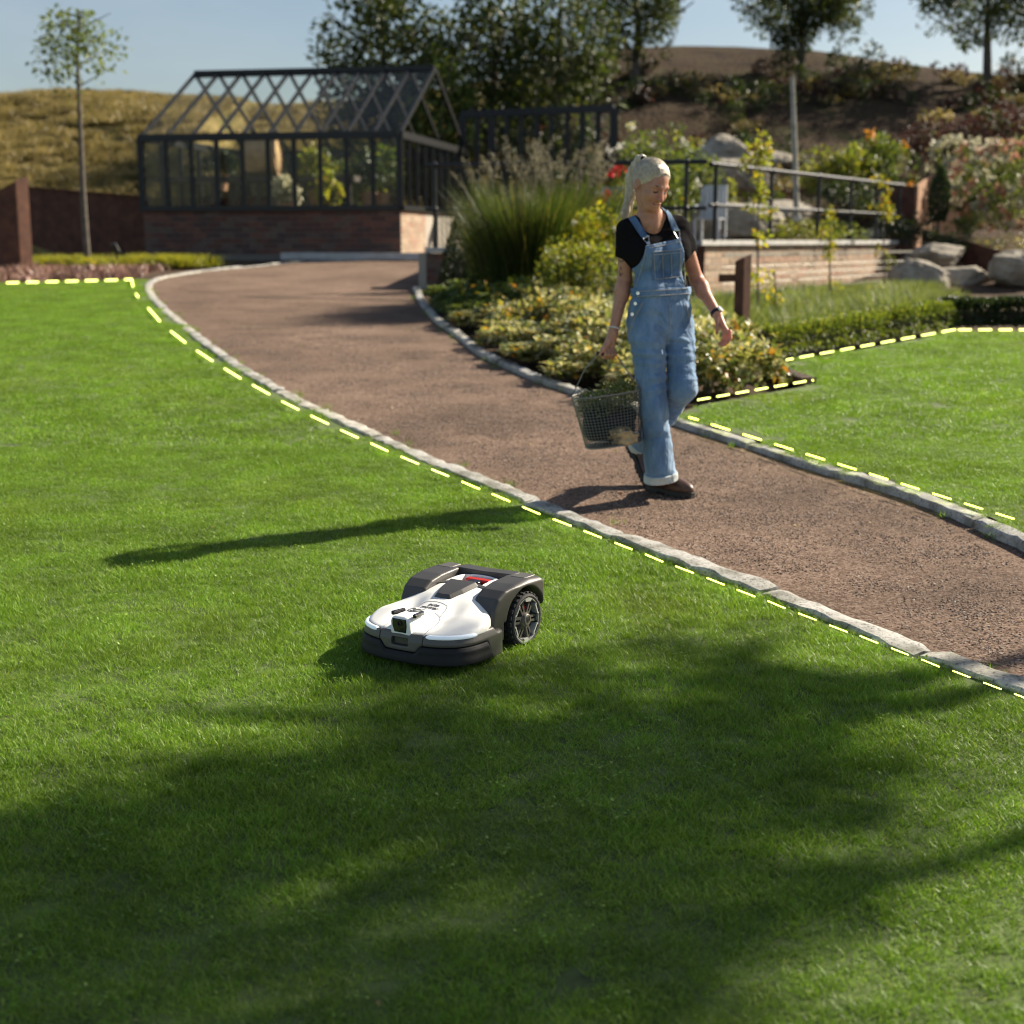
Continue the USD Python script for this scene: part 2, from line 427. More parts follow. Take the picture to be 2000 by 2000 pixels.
path_poly = Polygon(np.vstack([LKg, [g2(835, 505)], [g2(832, 540)], RKg])).buffer(0)
lawnL_poly = Polygon(np.vstack([LKo[: np.argmin(np.linalg.norm(LKo - np.array(g2(275, 549)), axis=1))], [g2(262, 548)], [g2(0, 553)], [g2(-900, 556)], [(-9, 0.5)], [(3.2, 0.5)]])).buffer(0)
iR = np.argmin(np.linalg.norm(RKo - np.array(g2(1300, 826)), axis=1))
lawnR_poly = Polygon(np.vstack([RKo[iR:], [(14, 5.0)], [g2(3300, 640, 0.09)], [g2(1860, 640, 0.09)], [g2(1486, 708, 0.09)], [g2(1576, 742, 0.09)], [g2(1370, 778, 0.09)]])).buffer(0)
RH = 0.04
def zR(x, y): return np.minimum(G(x, y) + RH, 0.47)

def grit(name, c0, c1, c2, scale, bump=0.6):
    return mat(name, {'g': ('geometry', {}), 'v': ('voronoi_texture', {'scale': scale, 'randomness': 1.0}), 'sep': ('separate_color', {}),
        'r': ('rgb_ramp', {'ramp': [(0, c0), (0.55, c1), (1, c2)]}), 'n': ('noise_texture', {'scale': 0.9, 'detail': 6, 'roughness': 0.65}),
        'mr': ('map_range', {'from_min': 0.3, 'from_max': 0.7, 'to_min': 0.62, 'to_max': 1.34, 'clamp': True}), 'hv': ('hsv', {}),
        'nb': ('noise_texture', {'scale': scale * 0.8, 'detail': 6, 'roughness': 0.7}), 'b': ('bump', {'strength': bump, 'distance': 0.02}),
        'p': ('principled_bsdf', {'roughness': 0.95, 'specular_ior_level': 0.15})},
        [('g.position', 'v.vector'), ('v.color', 'sep.color'), ('sep.r', 'r.fac'), ('g.position', 'n.vector'), ('n.fac', 'mr.value'), ('mr.result', 'hv.value'), ('r.color', 'hv.color'),
         ('hv.color', 'p.base_color'), ('g.position', 'nb.vector'), ('nb.fac', 'b.height'), ('b.normal', 'p.normal')])
m_path = grit('gravel', (0.077, 0.048, 0.034), (0.174, 0.117, 0.084), (0.275, 0.20, 0.155), 105.0)
RND |= {'/World/Looks/pebble', '/World/Looks/grass_blade'}
m_pebble = mat('pebble', {'o': ('attribute', {'attribute': 'rnd'}), 'r': ('rgb_ramp', {'ramp': [(0, (0.07, 0.043, 0.03)), (0.5, (0.18, 0.12, 0.085)), (0.92, (0.29, 0.21, 0.16)), (1, (0.45, 0.40, 0.35))]}),
    'p': ('principled_bsdf', {'roughness': 0.85})}, [('o.fac', 'r.fac'), ('r.color', 'p.base_color')])
m_soil = grit('soil', (0.035, 0.022, 0.015), (0.075, 0.05, 0.034), (0.13, 0.09, 0.06), 40.0)
m_turf = plain('turf', (0.07, 0.105, 0.022), 0.95, noise=0.5, nscale=8, obj=False)
m_hill = mat('hillside_grass', {'g': ('geometry', {}), 'n': ('noise_texture', {'scale': 0.5, 'detail': 8, 'roughness': 0.7}),
    'r': ('rgb_ramp', {'ramp': [(0.30, (0.07, 0.085, 0.025)), (0.45, (0.20, 0.16, 0.055)), (0.6, (0.30, 0.23, 0.09)), (0.75, (0.15, 0.14, 0.04))]}),
    'sx': ('separate_xyz', {}), 'mr': ('map_range', {'from_min': -1.5, 'from_max': 2.0, 'to_min': 0, 'to_max': 1, 'clamp': True}),
    'n2': ('noise_texture', {'scale': 0.9, 'detail': 8, 'roughness': 0.7}),
    'r2': ('rgb_ramp', {'ramp': [(0.32, (0.02, 0.015, 0.010)), (0.5, (0.055, 0.036, 0.022)), (0.68, (0.05, 0.05, 0.02))]}), 'm': ('mix_color', {}),
    'nb': ('noise_texture', {'scale': 9.0, 'detail': 6}), 'b': ('bump', {'strength': 0.8, 'distance': 0.15}),
    'p': ('principled_bsdf', {'roughness': 0.95, 'specular_ior_level': 0.1})},
    [('g.position', 'n.vector'), ('n.fac', 'r.fac'), ('g.position', 'n2.vector'), ('n2.fac', 'r2.fac'), ('g.position', 'sx.vector'), ('sx.x', 'mr.value'), ('mr.result', 'm.fac'),
     ('r.color', 'm.a'), ('r2.color', 'm.b'), ('m.result', 'p.base_color'), ('g.position', 'nb.vector'), ('nb.fac', 'b.height'), ('b.normal', 'p.normal')])

# one sheet to the horizon: soil near, hillside behind
def grid_sheet(xs, ys, zf):
    X, Y = np.meshgrid(xs, ys); Z = zf(X, Y); n, m = X.shape
    i = np.arange(n * m).reshape(n, m)
    Q = np.stack([i[:-1, :-1], i[:-1, 1:], i[1:, 1:], i[1:, :-1]], -1).reshape(-1, 4)
    return trimesh.Trimesh(np.stack([X, Y, Z], -1).reshape(-1, 3), np.vstack([Q[:, :3], Q[:, [0, 2, 3]]]), process=False)
solo('ground', grid_sheet(np.arange(-30, 30.1, 0.5), np.arange(-12, 30.1, 0.5), lambda x, y: terrain(x, y) - 0.035), m_soil, kind='structure', smooth=True)
solo('hillside', grid_sheet(np.r_[np.arange(-160, -40, 8), np.arange(-40, 40.1, 0.8), np.arange(48, 161, 8)], np.r_[np.arange(29.6, 60, 0.7), np.arange(60, 301, 12)], lambda x, y: terrain(x, y) - 0.045), m_hill, kind='structure', smooth=True)
rel = lambda x, y, a=0.008, s=1.3: (meshkit.noise(np.stack([x * s, y * s, 0 * x], -1), 7) - 0.5) * a
solo('gravel_path', sheet(path_poly, lambda x, y: G(x, y) + rel(x, y), 0.28), m_path, kind='structure', smooth=True)
solo('lawn', sheet(lawnL_poly, lambda x, y: G(x, y) + 0.004 + rel(x, y, 0.012, 0.8), 0.4), m_turf, kind='structure', smooth=True)
solo('lawn', sheet(lawnR_poly, lambda x, y: zR(x, y) + 0.004, 0.4), m_turf, kind='structure', smooth=True)

# gravel grains
rng = np.random.default_rng(5)
def pebble_patch(n, size, r0, r1, seed):
    g = np.random.default_rng(seed); ms = []
    base = trimesh.creation.icosahedron()
    V, F = [], []
    for k in range(n):
        v = base.vertices * (r0 + (r1 - r0) * g.random() ** 3) * g.uniform(0.6, 1.3, 3) * g.uniform(0.85, 1.15, (12, 1))
        v = v @ trimesh.transformations.random_rotation_matrix(g.random(3))[:3, :3].T
        v[:, 2] *= 0.7
        V.append(v + np.r_[g.uniform(-size / 2, size / 2, 2), r0 * 0.15]); F.append(base.faces + 12 * k)
    return trimesh.Trimesh(np.vstack(V), np.vstack(F), process=False)
def grid_spots(poly, step, rng, vmin=470, keep=None):
    x0, y0, x1, y1 = poly.bounds
    gx, gy = np.meshgrid(np.arange(x0, x1, step), np.arange(max(y0, 1.5), min(y1, 40), step))
    p = np.stack([gx.ravel(), gy.ravel()], 1) + rng.uniform(-step * .3, step * .3, (gx.size, 2))
    ok = np.abs(p[:, 0]) < 0.37 * p[:, 1] + 0.35
    p = p[ok]; return p[shapely.contains_xy(poly, p[:, 0], p[:, 1])]
tilt = 0.5 * math.atan(SLOPE)
def zquat(a):      # turn about z, then lean with the slope of the ground
    c, s = np.cos(a / 2), np.sin(a / 2); ct, st = math.cos(tilt), math.sin(tilt)
    return np.stack([ct * c, st * c, -st * s, ct * s], 1)
sp = grid_spots(path_poly.buffer(-0.16), 0.3, rng); sp = sp[rng.random(len(sp)) < np.clip((17 - sp[:, 1]) / 8, 0, 1)]
instancer('gravel_grains', [pebble_patch(420, 0.34, 0.0022, 0.0065, k) for k in range(4)], m_pebble,
          np.column_stack([sp, G(sp[:, 0], sp[:, 1]) + rel(sp[:, 0], sp[:, 1])]), zquat(rng.uniform(0, 6.28, len(sp))), rng.integers(0, 4, len(sp)), label='small brown grains of gravel on the path', cat='gravel')

# grass of the lawns
m_grass = mat('grass_blade', {'g': ('geometry', {}), 'at': ('attribute', {'attribute': 'rnd'}), 'n3': ('noise_texture', {'scale': 0.55, 'detail': 4, 'roughness': 0.6}), 'mr3': ('map_range', {'from_min': 0.52, 'from_max': 0.75, 'to_min': 0.0, 'to_max': 0.5, 'clamp': True}), 'dry': ('mix_color', {'b': (0.24, 0.26, 0.05)}),
    'r': ('rgb_ramp', {'ramp': [(0, (0.095, 0.182, 0.018)), (0.45, (0.158, 0.278, 0.029)), (0.8, (0.225, 0.365, 0.050)), (0.96, (0.29, 0.40, 0.08)), (1, (0.34, 0.33, 0.12))]}),
    'n': ('noise_texture', {'scale': 2.6, 'detail': 5, 'roughness': 0.6}), 'mr': ('map_range', {'from_min': 0.3, 'from_max': 0.7, 'to_min': 0.72, 'to_max': 1.28, 'clamp': True}), 'hv': ('hsv', {}),
    'p': ('principled_bsdf', {'roughness': 0.42, 'specular_ior_level': 0.32}),
    'tm': ('mix_color', {'blend_type': 'multiply', 'fac': 1.0, 'b': (1.3, 1.35, 0.5), 'use_clamp': False}), 't': ('translucent_bsdf', {}), 'm': ('mix_closure', {'fac': 0.38})},
    [('at.fac', 'r.fac'), ('g.position', 'n3.vector'), ('n3.fac', 'mr3.value'), ('mr3.result', 'dry.fac'), ('r.color', 'dry.a'), ('g.position', 'n.vector'), ('n.fac', 'mr.value'), ('mr.result', 'hv.value'), ('dry.result', 'hv.color'), ('hv.color', 'p.base_color'),
     ('hv.color', 'tm.a'), ('tm.result', 't.color'), ('p.BSDF', 'm.closure1'), ('t.BSDF', 'm.closure2')], surface='m.closure')
def grass_patch(n, size, h0, h1, w, seed, clover=0):
    g = np.random.default_rng(seed)
    b = np.column_stack([g.uniform(-size / 2, size / 2, (n, 2)), np.zeros(n)])
    h = g.uniform(h0, h1, n) * (0.75 + 0.5 * meshkit.noise(b * 14.0, seed))
    ms = [blades(n, b, h, g.uniform(0.7, 1.2, n) * w, g, lean=0.45, curve=0.45)]
    if clover:
        c = np.column_stack([g.normal(0, size / 5, (clover, 2)), g.uniform(0.018, 0.03, clover)])
        ms.append(leaves(clover, c, 0.011, g, aspect=0.9, up=1.5, fold=0.1))
    return join(ms)
def lawn_grass(poly, zf, far_edge, label, seed):
    g = np.random.default_rng(seed)
    pts = grid_spots(poly.buffer(-0.02), 0.122, g)
    near = pts[pts[:, 1] < 8.5]
    far = grid_spots(poly.buffer(-0.06), 0.24, g); far = far[far[:, 1] >= 8.5]
    protos = [grass_patch(760, 0.18, 0.014, 0.031, 0.0024, k, 10 if k == 5 else 0) for k in range(6)] + [grass_patch(760, 0.32, 0.018, 0.036, 0.0048, 10 + k) for k in range(3)]
    p = np.vstack([near, far]); i = np.r_[g.integers(0, 6, len(near)), g.integers(6, 9, len(far))]
    s = g.uniform(0.85, 1.2, len(p))[:, None] * np.array([1, 1, 1.0]); s[:, 2] *= 0.75 + 0.55 * meshkit.noise(np.column_stack([p * 2.1, 0 * p[:, :1]]), 4)
    instancer('lawn_grass', protos, m_grass, np.column_stack([p, zf(p[:, 0], p[:, 1])]), zquat(g.uniform(0, 6.28, len(p))), i, s, label=label, cat='grass')
    return len(p)
lawn_grass(lawnL_poly, lambda x, y: G(x, y) + rel(x, y, 0.012, 0.8), 22, 'short mown grass of the lawn left of the gravel path', 21)
lawn_grass(lawnR_poly, lambda x, y: zR(x, y), 16, 'short mown grass of the lawn right of the gravel path', 22)

# granite kerbs, stone by stone
m_stone = [mat(f'granite_{k}', {'tc': ('geometry', {}), 'n': ('noise_texture', {'scale': 70.0, 'detail': 6, 'roughness': 0.75}), 'n2': ('noise_texture', {'scale': 7.0, 'detail': 5}),
    'r': ('rgb_ramp', {'ramp': [(0.36, (0.09, 0.09, 0.085)), (0.46, c), (0.62, tuple(1.25 * x for x in c))]}), 'r2': ('rgb_ramp', {'ramp': [(0.36, (0.50, 0.50, 0.46)), (0.56, (1, 1, 1))]}),
    'mx': ('mix_color', {'blend_type': 'multiply', 'fac': 1.0}), 'b': ('bump', {'strength': 0.5, 'distance': 0.01}), 'p': ('principled_bsdf', {'roughness': 0.85, 'specular_ior_level': 0.3})},
    [('tc.position', 'n.vector'), ('tc.position', 'n2.vector'), ('n.fac', 'r.fac'), ('n2.fac', 'r2.fac'), ('r.color', 'mx.a'), ('r2.color', 'mx.b'), ('mx.result', 'p.base_color'), ('n.fac', 'b.height'), ('b.normal', 'p.normal')])
    for k, c in enumerate([(0.40, 0.39, 0.36), (0.46, 0.44, 0.385), (0.36, 0.355, 0.335)])]
def kerb(name, line, width, top, depth, seed, label):
    root = '/World/' + numbered('/World', name); tag(UsdGeom.Xform.Define(stage, root), label, 'kerb', kind='structure')
    g = np.random.default_rng(seed); i = 0; n = len(line)
    c = 0.010
    prof = np.array([(0.004, -depth), (0.0, top - c), (c * 0.7, top - 0.002), (width * 0.5, top + 0.003), (width - c * 0.7, top - 0.002), (width, top - c), (width - 0.004, -depth)])
    while i < n - 6:
        k = int(g.integers(13, 21)); j = min(n - 1, i + k)
        if n - 1 - j < 6: j = n - 1
        seg = line[i:j + 1].copy()
        t0 = seg[1] - seg[0]; t1 = seg[-1] - seg[-2]
        seg[0] += t0 / np.linalg.norm(t0) * 0.009; seg[-1] -= t1 / np.linalg.norm(t1) * 0.009
        t = np.gradient(seg, axis=0); t /= np.linalg.norm(t, axis=1, keepdims=True)
        nn = np.stack([-t[:, 1], t[:, 0]], 1)
        dz = g.normal(0, 0.006); dw = g.normal(0, 0.006)
        V = []
        for a in range(len(seg)):
            e = 0.0 if 0 < a < len(seg) - 1 else 0.012
            for q, (w_, z_) in enumerate(prof):
                x, y = seg[a] + nn[a] * (w_ + dw)
                V.append((x, y, G(x, y) + z_ + dz - (e * 0.6 if z_ > 0 else 0)))
        V = np.array(V); V += (meshkit.fbm(V * 16.0, 3, seed)[:, None] - 0.5) * np.array([0.024, 0.024, 0.014]); V += (meshkit.noise(V * 55.0, seed + 1)[:, None] - 0.5) * np.array([0.012, 0.012, 0.010])
        m = len(prof); F = []
        for a in range(len(seg) - 1):
            for b in range(m - 1):
                p0 = a * m + b; F += [[p0, p0 + 1, p0 + m + 1], [p0, p0 + m + 1, p0 + m]]
        for b in range(1, m - 1):
            F.append([0, b + 1, b]); o = (len(seg) - 1) * m; F.append([o, o + b, o + b + 1])
        part(root, 'kerb_stone', trimesh.Trimesh(V, np.array(F)[:, ::-1], process=False), m_stone[int(g.integers(0, 3))], smooth=28)
        i = j
kerb('kerb', LKg, KW, 0.022, 0.12, 31, 'row of pale granite kerb stones between path and left lawn')
kerb('kerb', RKg, 0.09, 0.042, 0.12, 32, 'raised granite kerb stones along the right side of the path')

# glowing dashes along the edges of the lawns
m_glow = mat('glow', {'e': ('emission', {'color': (0.85, 1.0, 0.10), 'strength': 4.2})}, surface='e.emission')
m_glow2 = mat('glow_white', {'e': ('emission', {'color': (0.92, 1.0, 0.22), 'strength': 2.4})}, surface='e.emission')
def dashes(name, segs, hfun, label, mats):
    root = thing(name, label, 'light line')
    for i, s in enumerate(segs):
        pts = [ground(u, v, hfun(u, v)) for u, v in s]
        D = np.mean([p[1] for p in pts]); r = 0.5 * 2.8 / scale_at(D)
        part(root, 'glowing_dash', tube(pts, r, 8), mats(i), smooth=True)
dl = [((290, 602), (312, 627)), ((334, 647), (362, 669)), ((385, 685), (415, 705)), ((439, 720), (470, 739)), ((494, 752), (526, 770)), ((551, 784), (583, 800)), ((608, 812), (641, 828)), ((666, 840), (699, 855)),
      ((725, 866), (757, 881)), ((784, 892), (817, 906)), ((844, 917), (876, 930)), ((903, 941), (936, 955)), ((962, 965), (995, 979)), ((1021, 990), (1054, 1004)), ((1081, 1014), (1115, 1027)), ((1141, 1037), (1174, 1050)),
      ((1201, 1060), (1234, 1073)), ((1261, 1083), (1294, 1097)), ((1320, 1106), (1354, 1119)), ((1381, 1129), (1414, 1142)), ((1440, 1152), (1474, 1165)), ((1500, 1174), (1533, 1188)), ((1560, 1198), (1594, 1211)),
      ((1620, 1221), (1654, 1234)), ((1680, 1242), (1714, 1256)), ((1741, 1266), (1774, 1279)), ((1800, 1288), (1834, 1302)), ((1861, 1310), (1894, 1323)), ((1921, 1333), (1955, 1346)), ((1981, 1355), (2012, 1367))]
fl = [((266, 574), (270, 580))] + [((13 + 38.5 * k, 552.5 - 1.0 * k), (37 + 38.5 * k, 551.8 - 1.0 * k)) for k in range(6)] + [((244, 546), (257, 545.5)), ((257, 545.5), (260, 559))]
dashes('dashed_light_line', dl, lambda u, v: 0.040, 'long curved line of glowing yellow dashes along the left lawn beside the kerb', lambda i: m_glow2 if i < 11 else m_glow)
dashes('dashed_light_line', fl, lambda u, v: 0.045, 'short glowing dashed line at the far end of the left lawn below the heather', lambda i: m_glow2)
k0, k1 = np.array((1390, 829.0)), np.array((1963, 1008.0))
kr = [((1346, 815), (1363, 820))] + [(tuple(k0 + (k1 - k0) * k / 9.28), tuple(k0 + (k1 - k0) * (k / 9.28 + 0.060))) for k in range(10)]
dashes('dashed_light_line', kr, lambda u, v: RH + 0.035, 'glowing yellow dashes along the raised kerb of the right lawn', lambda i: m_glow)
def run(a, b, n, f=0.62):
    a, b = np.array(a, float), np.array(b, float)
    return [(tuple(a + (b - a) * k / n), tuple(a + (b - a) * (k + f) / n)) for k in range(n)]
ff = run((1363, 781), (1588, 742), 6) + run((1588, 743), (1478, 711), 4) + run((1484, 712), (1880, 641), 10) + run((1872, 644), (2110, 644), 6)
dashes('dashed_light_line', ff, lambda u, v: RH + 0.035, 'glowing dashed zigzag line round the flower bed and far side of the right lawn', lambda i: m_glow2)
m_white = plain('mower_white', (0.90, 0.89, 0.84), 0.36, spec=0.4, coat=0.0)
m_dark = plain('mower_grey', (0.052, 0.049, 0.044), 0.45, spec=0.5, noise=0.12, nscale=600, bump=0.25, bscale=900, bdist=0.0006)
m_mid = plain('mower_warm_grey', (0.095, 0.088, 0.076), 0.42, spec=0.5, noise=0.12, nscale=600, bump=0.25, bscale=900, bdist=0.0006)
m_black = plain('mower_black', (0.011, 0.011, 0.012), 0.6, spec=0.3, noise=0.15, nscale=300, bump=0.2, bscale=800, bdist=0.0005)
m_rubber = plain('tyre_rubber', (0.02, 0.02, 0.02), 0.75, noise=0.3, nscale=60, bump=0.3, bscale=300)
m_gloss = plain('gloss_black', (0.008, 0.008, 0.01), 0.12)
m_rim = plain('rim_silver', (0.42, 0.43, 0.42), 0.4, metal=0.35)
m_red = plain('stop_red', (0.45, 0.022, 0.015), 0.35)
m_ink = plain('logo_grey', (0.10, 0.105, 0.115), 0.5)
m_led = mat('led_strip', {'p': ('principled_bsdf', {'base_color': (0.78, 0.85, 0.9), 'roughness': 0.25, 'emission_color': (0.75, 0.88, 1.0), 'emission_strength': 0.10})})

# ------------------------------------------------------------------ robot mower
MA = math.radians(33.5)
mo = ground(1030, 1264)
hx = np.array([-math.sin(MA), -math.cos(MA), 0]); nz = np.array([0, 0.012, 1.0]); nz /= np.linalg.norm(nz)
hx -= nz * (hx @ nz); hx /= np.linalg.norm(hx); ly = np.cross(nz, hx)
M4 = np.eye(4); M4[:3, 0], M4[:3, 1], M4[:3, 2] = hx, ly, nz
MS = 1.0
M4[:3, :3] *= MS
M4[:3, 3] = mo - M4[:3, :3] @ np.array([-0.15, 0.215, 0.0])
mower = thing('robot_mower', 'white and dark grey robotic lawn mower crossing the grass', 'robot mower', mat4=M4)

def sym(h):      # closed outline from its left half, front to back
    h = np.array(h); r = h[::-1].copy(); r[:, 1] *= -1
    return np.vstack([h, r])
def rounded(h, n=160):
    p = sym(h); q = smoothline(np.vstack([p, p[:1]]), 0.008); return q
hood_h = [(0.289, 0.004), (0.285, 0.072), (0.269, 0.130), (0.235, 0.178), (0.185, 0.205), (0.13, 0.211), (0.085, 0.203), (0.040, 0.180), (0.012, 0.142), (-0.02, 0.121), (-0.06, 0.112), (-0.12, 0.106), (-0.165, 0.100), (-0.19, 0.08), (-0.195, 0.04)]
skirt_h = [(0.300, 0.004), (0.295, 0.075), (0.278, 0.137), (0.243, 0.187), (0.19, 0.213), (0.12, 0.219), (0.05, 0.219), (0.012, 0.212), (0.0, 0.19), (-0.01, 0.10)]
hood_h = [(x, y * (1.055 if x > 0.03 else 1.0)) for x, y in hood_h]; skirt_h = [(x, y * (1.045 if x > -0.005 else 1.0)) for x, y in skirt_h]
hood_o, skirt_o = rounded(hood_h), rounded(skirt_h)
TX = np.array([-0.27, -0.2, -0.12, -0.04, 0.04, 0.12, 0.19, 0.25, 0.29]); TZ = np.array([0.222, 0.228, 0.226, 0.214, 0.196, 0.173, 0.152, 0.134, 0.121])
tx_f = np.linspace(-0.27, 0.29, 200); tz_f = np.interp(tx_f, TX, TZ); tz_f = np.convolve(np.pad(tz_f, 12, mode='edge'), np.ones(25) / 25, 'valid')
def hood_top(x, y):
    z = np.interp(x, tx_f, tz_f)
    lobe = sstep(0.03, 0.15, x)
    ay = np.abs(y)
    z = z - (0.55 * lobe + 1.1 * (1 - lobe)) * ay**2
    z = z - 0.016 * np.exp(-((ay - 0.085) / 0.035) ** 2) * sstep(0.02, 0.12, x) * sstep(0.27, 0.17, x)      # the hollow beside the middle ridge
    return z
def pl(p, o): return poly_sd(p[:, :2], o)
def s_hood(p):
    d = smax(pl(p, hood_o), p[:, 2] - hood_top(p[:, 0], p[:, 1]), 0.022)
    d = smax(d, 0.113 - p[:, 2], 0.004)
    d = np.maximum(d, -rbox(p, (-0.130, 0.0, 0.22), (0.052, 0.066, 0.045), 0.012))     # the opening for the knob and the stop button
    return d
part(mower, 'hood', mesh_sdf(s_hood, (-0.2, -0.235, 0.1), (0.3, 0.235, 0.24), 0.003), m_white, smooth=50)
sk_in = np.array(Polygon(skirt_o).buffer(-0.012).exterior.coords)
def low_edge(p):
    ay = np.abs(p[:, 1])
    low = 0.084 - 0.024 * sstep(0.088, 0.056, ay) * (p[:, 0] > 0.2)
    return low - 0.065 * sstep(0.115, 0.075, p[:, 0])          # the cheek reaches down at the back
def s_skirt(p):
    low = low_edge(p)
    lip = 0.005 * sstep(0.004, 0.016, low - p[:, 2])
    d = smax(pl(p, skirt_o) - lip - 0.004 * sstep(0.06, 0.035, p[:, 2]), np.maximum(p[:, 2] - low + 0.0012, 0.024 - p[:, 2]), 0.005)
    g = np.abs(p[:, 2] - 0.042 - 0.0) - 0.0018
    return d
part(mower, 'bumper', mesh_sdf(s_skirt, (-0.03, -0.255, 0.02), (0.325, 0.255, 0.1), 0.0036), m_black, smooth=50)
def s_mid(p):
    low = low_edge(p)
    d = smax(pl(p, skirt_o) + 0.002 + 0.35 * np.maximum(p[:, 2] - 0.095, 0), np.maximum(p[:, 2] - 0.121, low - p[:, 2]), 0.009)
    d = np.maximum(d, -rbox(p, (0.30, 0.0, 0.090), (0.022, 0.034, 0.013), 0.004))
    for s in (-1, 1):                                                            # seams of the middle panel
        d = np.maximum(d, -np.maximum(np.abs(p[:, 1] - s * 0.088) - 0.0012, 0.22 - p[:, 0]))
    notch = rbox(p, (0.01, 0.0, 0.125), (0.045, 0.30, 0.022), 0.016)
    return smax(d, -notch, 0.012)
part(mower, 'side_panel', mesh_sdf(s_mid, (-0.03, -0.255, 0.02), (0.325, 0.255, 0.13), 0.0031), m_mid, smooth=50)
part(mower, 'sensor_recess', box((0.281, 0, 0.090), (0.008, 0.062, 0.022), bevel=0.002), m_dark)
part(mower, 'chassis', mesh_sdf(lambda p: smax(rbox(p, (-0.07, 0, 0.10), (0.18, 0.145, 0.06), 0.02), -1e3 - p[:, 0], 0.01), (-0.27, -0.16, 0.03), (0.13, 0.16, 0.17), 0.005), m_black, smooth=50)
# wheel arches: a side profile pushed across, opened by the wheel
side = np.array([(0.05, 0.075), (0.045, 0.12), (0.032, 0.165), (0.010, 0.200), (-0.03, 0.222), (-0.09, 0.234), (-0.18, 0.240), (-0.245, 0.235), (-0.264, 0.220), (-0.266, 0.18), (-0.266, 0.125), (-0.05, 0.05), (0.03, 0.05)])
for s in (-1, 1):
    def s_arch(p, s=s):
        y = p[:, 1] * s
        prof = poly_sd(p[:, [0, 2]], side)
        d = smax(prof, np.maximum(0.104 - y, y - 0.214 + 0.7 * np.maximum(p[:, 2] - 0.224, 0) + 0.10 * np.maximum(0.1 + p[:, 0], 0)), 0.014)
        w = np.hypot(p[:, 0] + 0.15, p[:, 2] - 0.10) - 0.117
        hole = np.maximum(w, 0.135 - y)
        d = smax(d, -hole, 0.006)
        return smax(d, -np.maximum(np.maximum(0.15 - y, p[:, 2] - 0.115), p[:, 0] + 0.02), 0.004)
    part(mower, 'wheel_arch', mesh_sdf(s_arch, (-0.29, -0.24 if s < 0 else 0.07, 0.03), (0.1, -0.07 if s < 0 else 0.24, 0.26), 0.0036), m_dark, smooth=50)
    part(mower, 'cover_plate', mesh_sdf(lambda p: rbox(p, (-0.205, s * 0.160, 0.2375), (0.036, 0.03, 0.0035), 0.003), (-0.25, s * 0.165 - 0.04, 0.23), (-0.16, s * 0.165 + 0.04, 0.25), 0.0022), m_mid, smooth=50)
def s_deck(p):
    top = 0.218 - 0.25 * np.abs(p[:, 1]) * sstep(-0.1, 0, p[:, 0])
    d = smax(rbox(p, (-0.16, 0, 0.17), (0.10, 0.125, 0.08), 0.02), p[:, 2] - 0.2395 + 0.03 * np.maximum(0.1 - np.abs(p[:, 1]), 0), 0.008)
    d = smax(d, 0.0 - 1 + 0 * p[:, 0], 0.01)
    return np.maximum(d, np.minimum(-0.195 - p[:, 0], 1) * -1)
part(mower, 'rear_deck', mesh_sdf(s_deck, (-0.28, -0.14, 0.1), (-0.18, 0.14, 0.24), 0.003), m_dark, smooth=50)
part(mower, 'well', mesh_sdf(lambda p: rbox(p, (-0.128, 0, 0.174), (0.06, 0.078, 0.008), 0.003), (-0.2, -0.09, 0.16), (-0.06, 0.09, 0.19), 0.003), m_black, smooth=50)
# raised dark cover in front of the opening
cov = np.array([(0.078, 0.0), (0.072, 0.034), (0.058, 0.046), (0.0, 0.060), (-0.066, 0.070), (-0.066, 0.0)])
cov = np.array(Polygon(sym(cov)).buffer(0.004).exterior.coords)
cov_top = np.array(Polygon(sym([(0.052, 0.0), (0.048, 0.024), (0.0, 0.040), (-0.07, 0.052), (-0.07, 0.0)])).exterior.coords)
def s_cover(p):
    z = hood_top(p[:, 0], p[:, 1])
    d1 = smax(pl(p, cov), p[:, 2] - z - 0.005, 0.004)
    k = poly_sd(p[:, :2], cov_top)
    d2 = p[:, 2] - (hood_top(p[:, 0], 0 * p[:, 0]) + 0.010) + np.maximum(k, 0) * 0.95
    return np.maximum(smax(pl(p, cov), np.minimum(d2, p[:, 2] - z - 0.005) if False else d2, 0.004), 0.16 - p[:, 2])
part(mower, 'top_cover', mesh_sdf(s_cover, (-0.08, -0.085, 0.15), (0.095, 0.085, 0.25), 0.0022), m_dark, smooth=50)
part(mower, 'seam_band', mesh_sdf(lambda p: np.maximum(np.maximum(np.abs(p[:, 0] + 0.072 - 0.1 * 0) - 0.011, np.abs(p[:, 2] - hood_top(p[:, 0], p[:, 1])) - 0.0022), np.abs(p[:, 1]) - 0.114), (-0.1, -0.12, 0.17), (-0.05, 0.12, 0.24), 0.002), m_dark, smooth=50)
kn = mesh_sdf(lambda p: smin(smax(np.hypot(p[:, 0] + 0.115, p[:, 1] - 0.012) - 0.026, np.abs(p[:, 2] - 0.208) - 0.011, 0.008), smax(np.hypot(p[:, 0] + 0.115, p[:, 1] - 0.012) - 0.034, np.abs(p[:, 2] - 0.192) - 0.012, 0.006), 0.004), (-0.16, -0.03, 0.17), (-0.07, 0.055, 0.235), 0.0024)
part(mower, 'height_knob', kn, m_gloss, smooth=50)
part(mower, 'stop_button', mesh_sdf(lambda p: rbox(p, (-0.160, 0.004, 0.202), (0.018, 0.052, 0.015), 0.007), (-0.2, -0.06, 0.18), (-0.13, 0.075, 0.235), 0.0024), m_red, smooth=50)
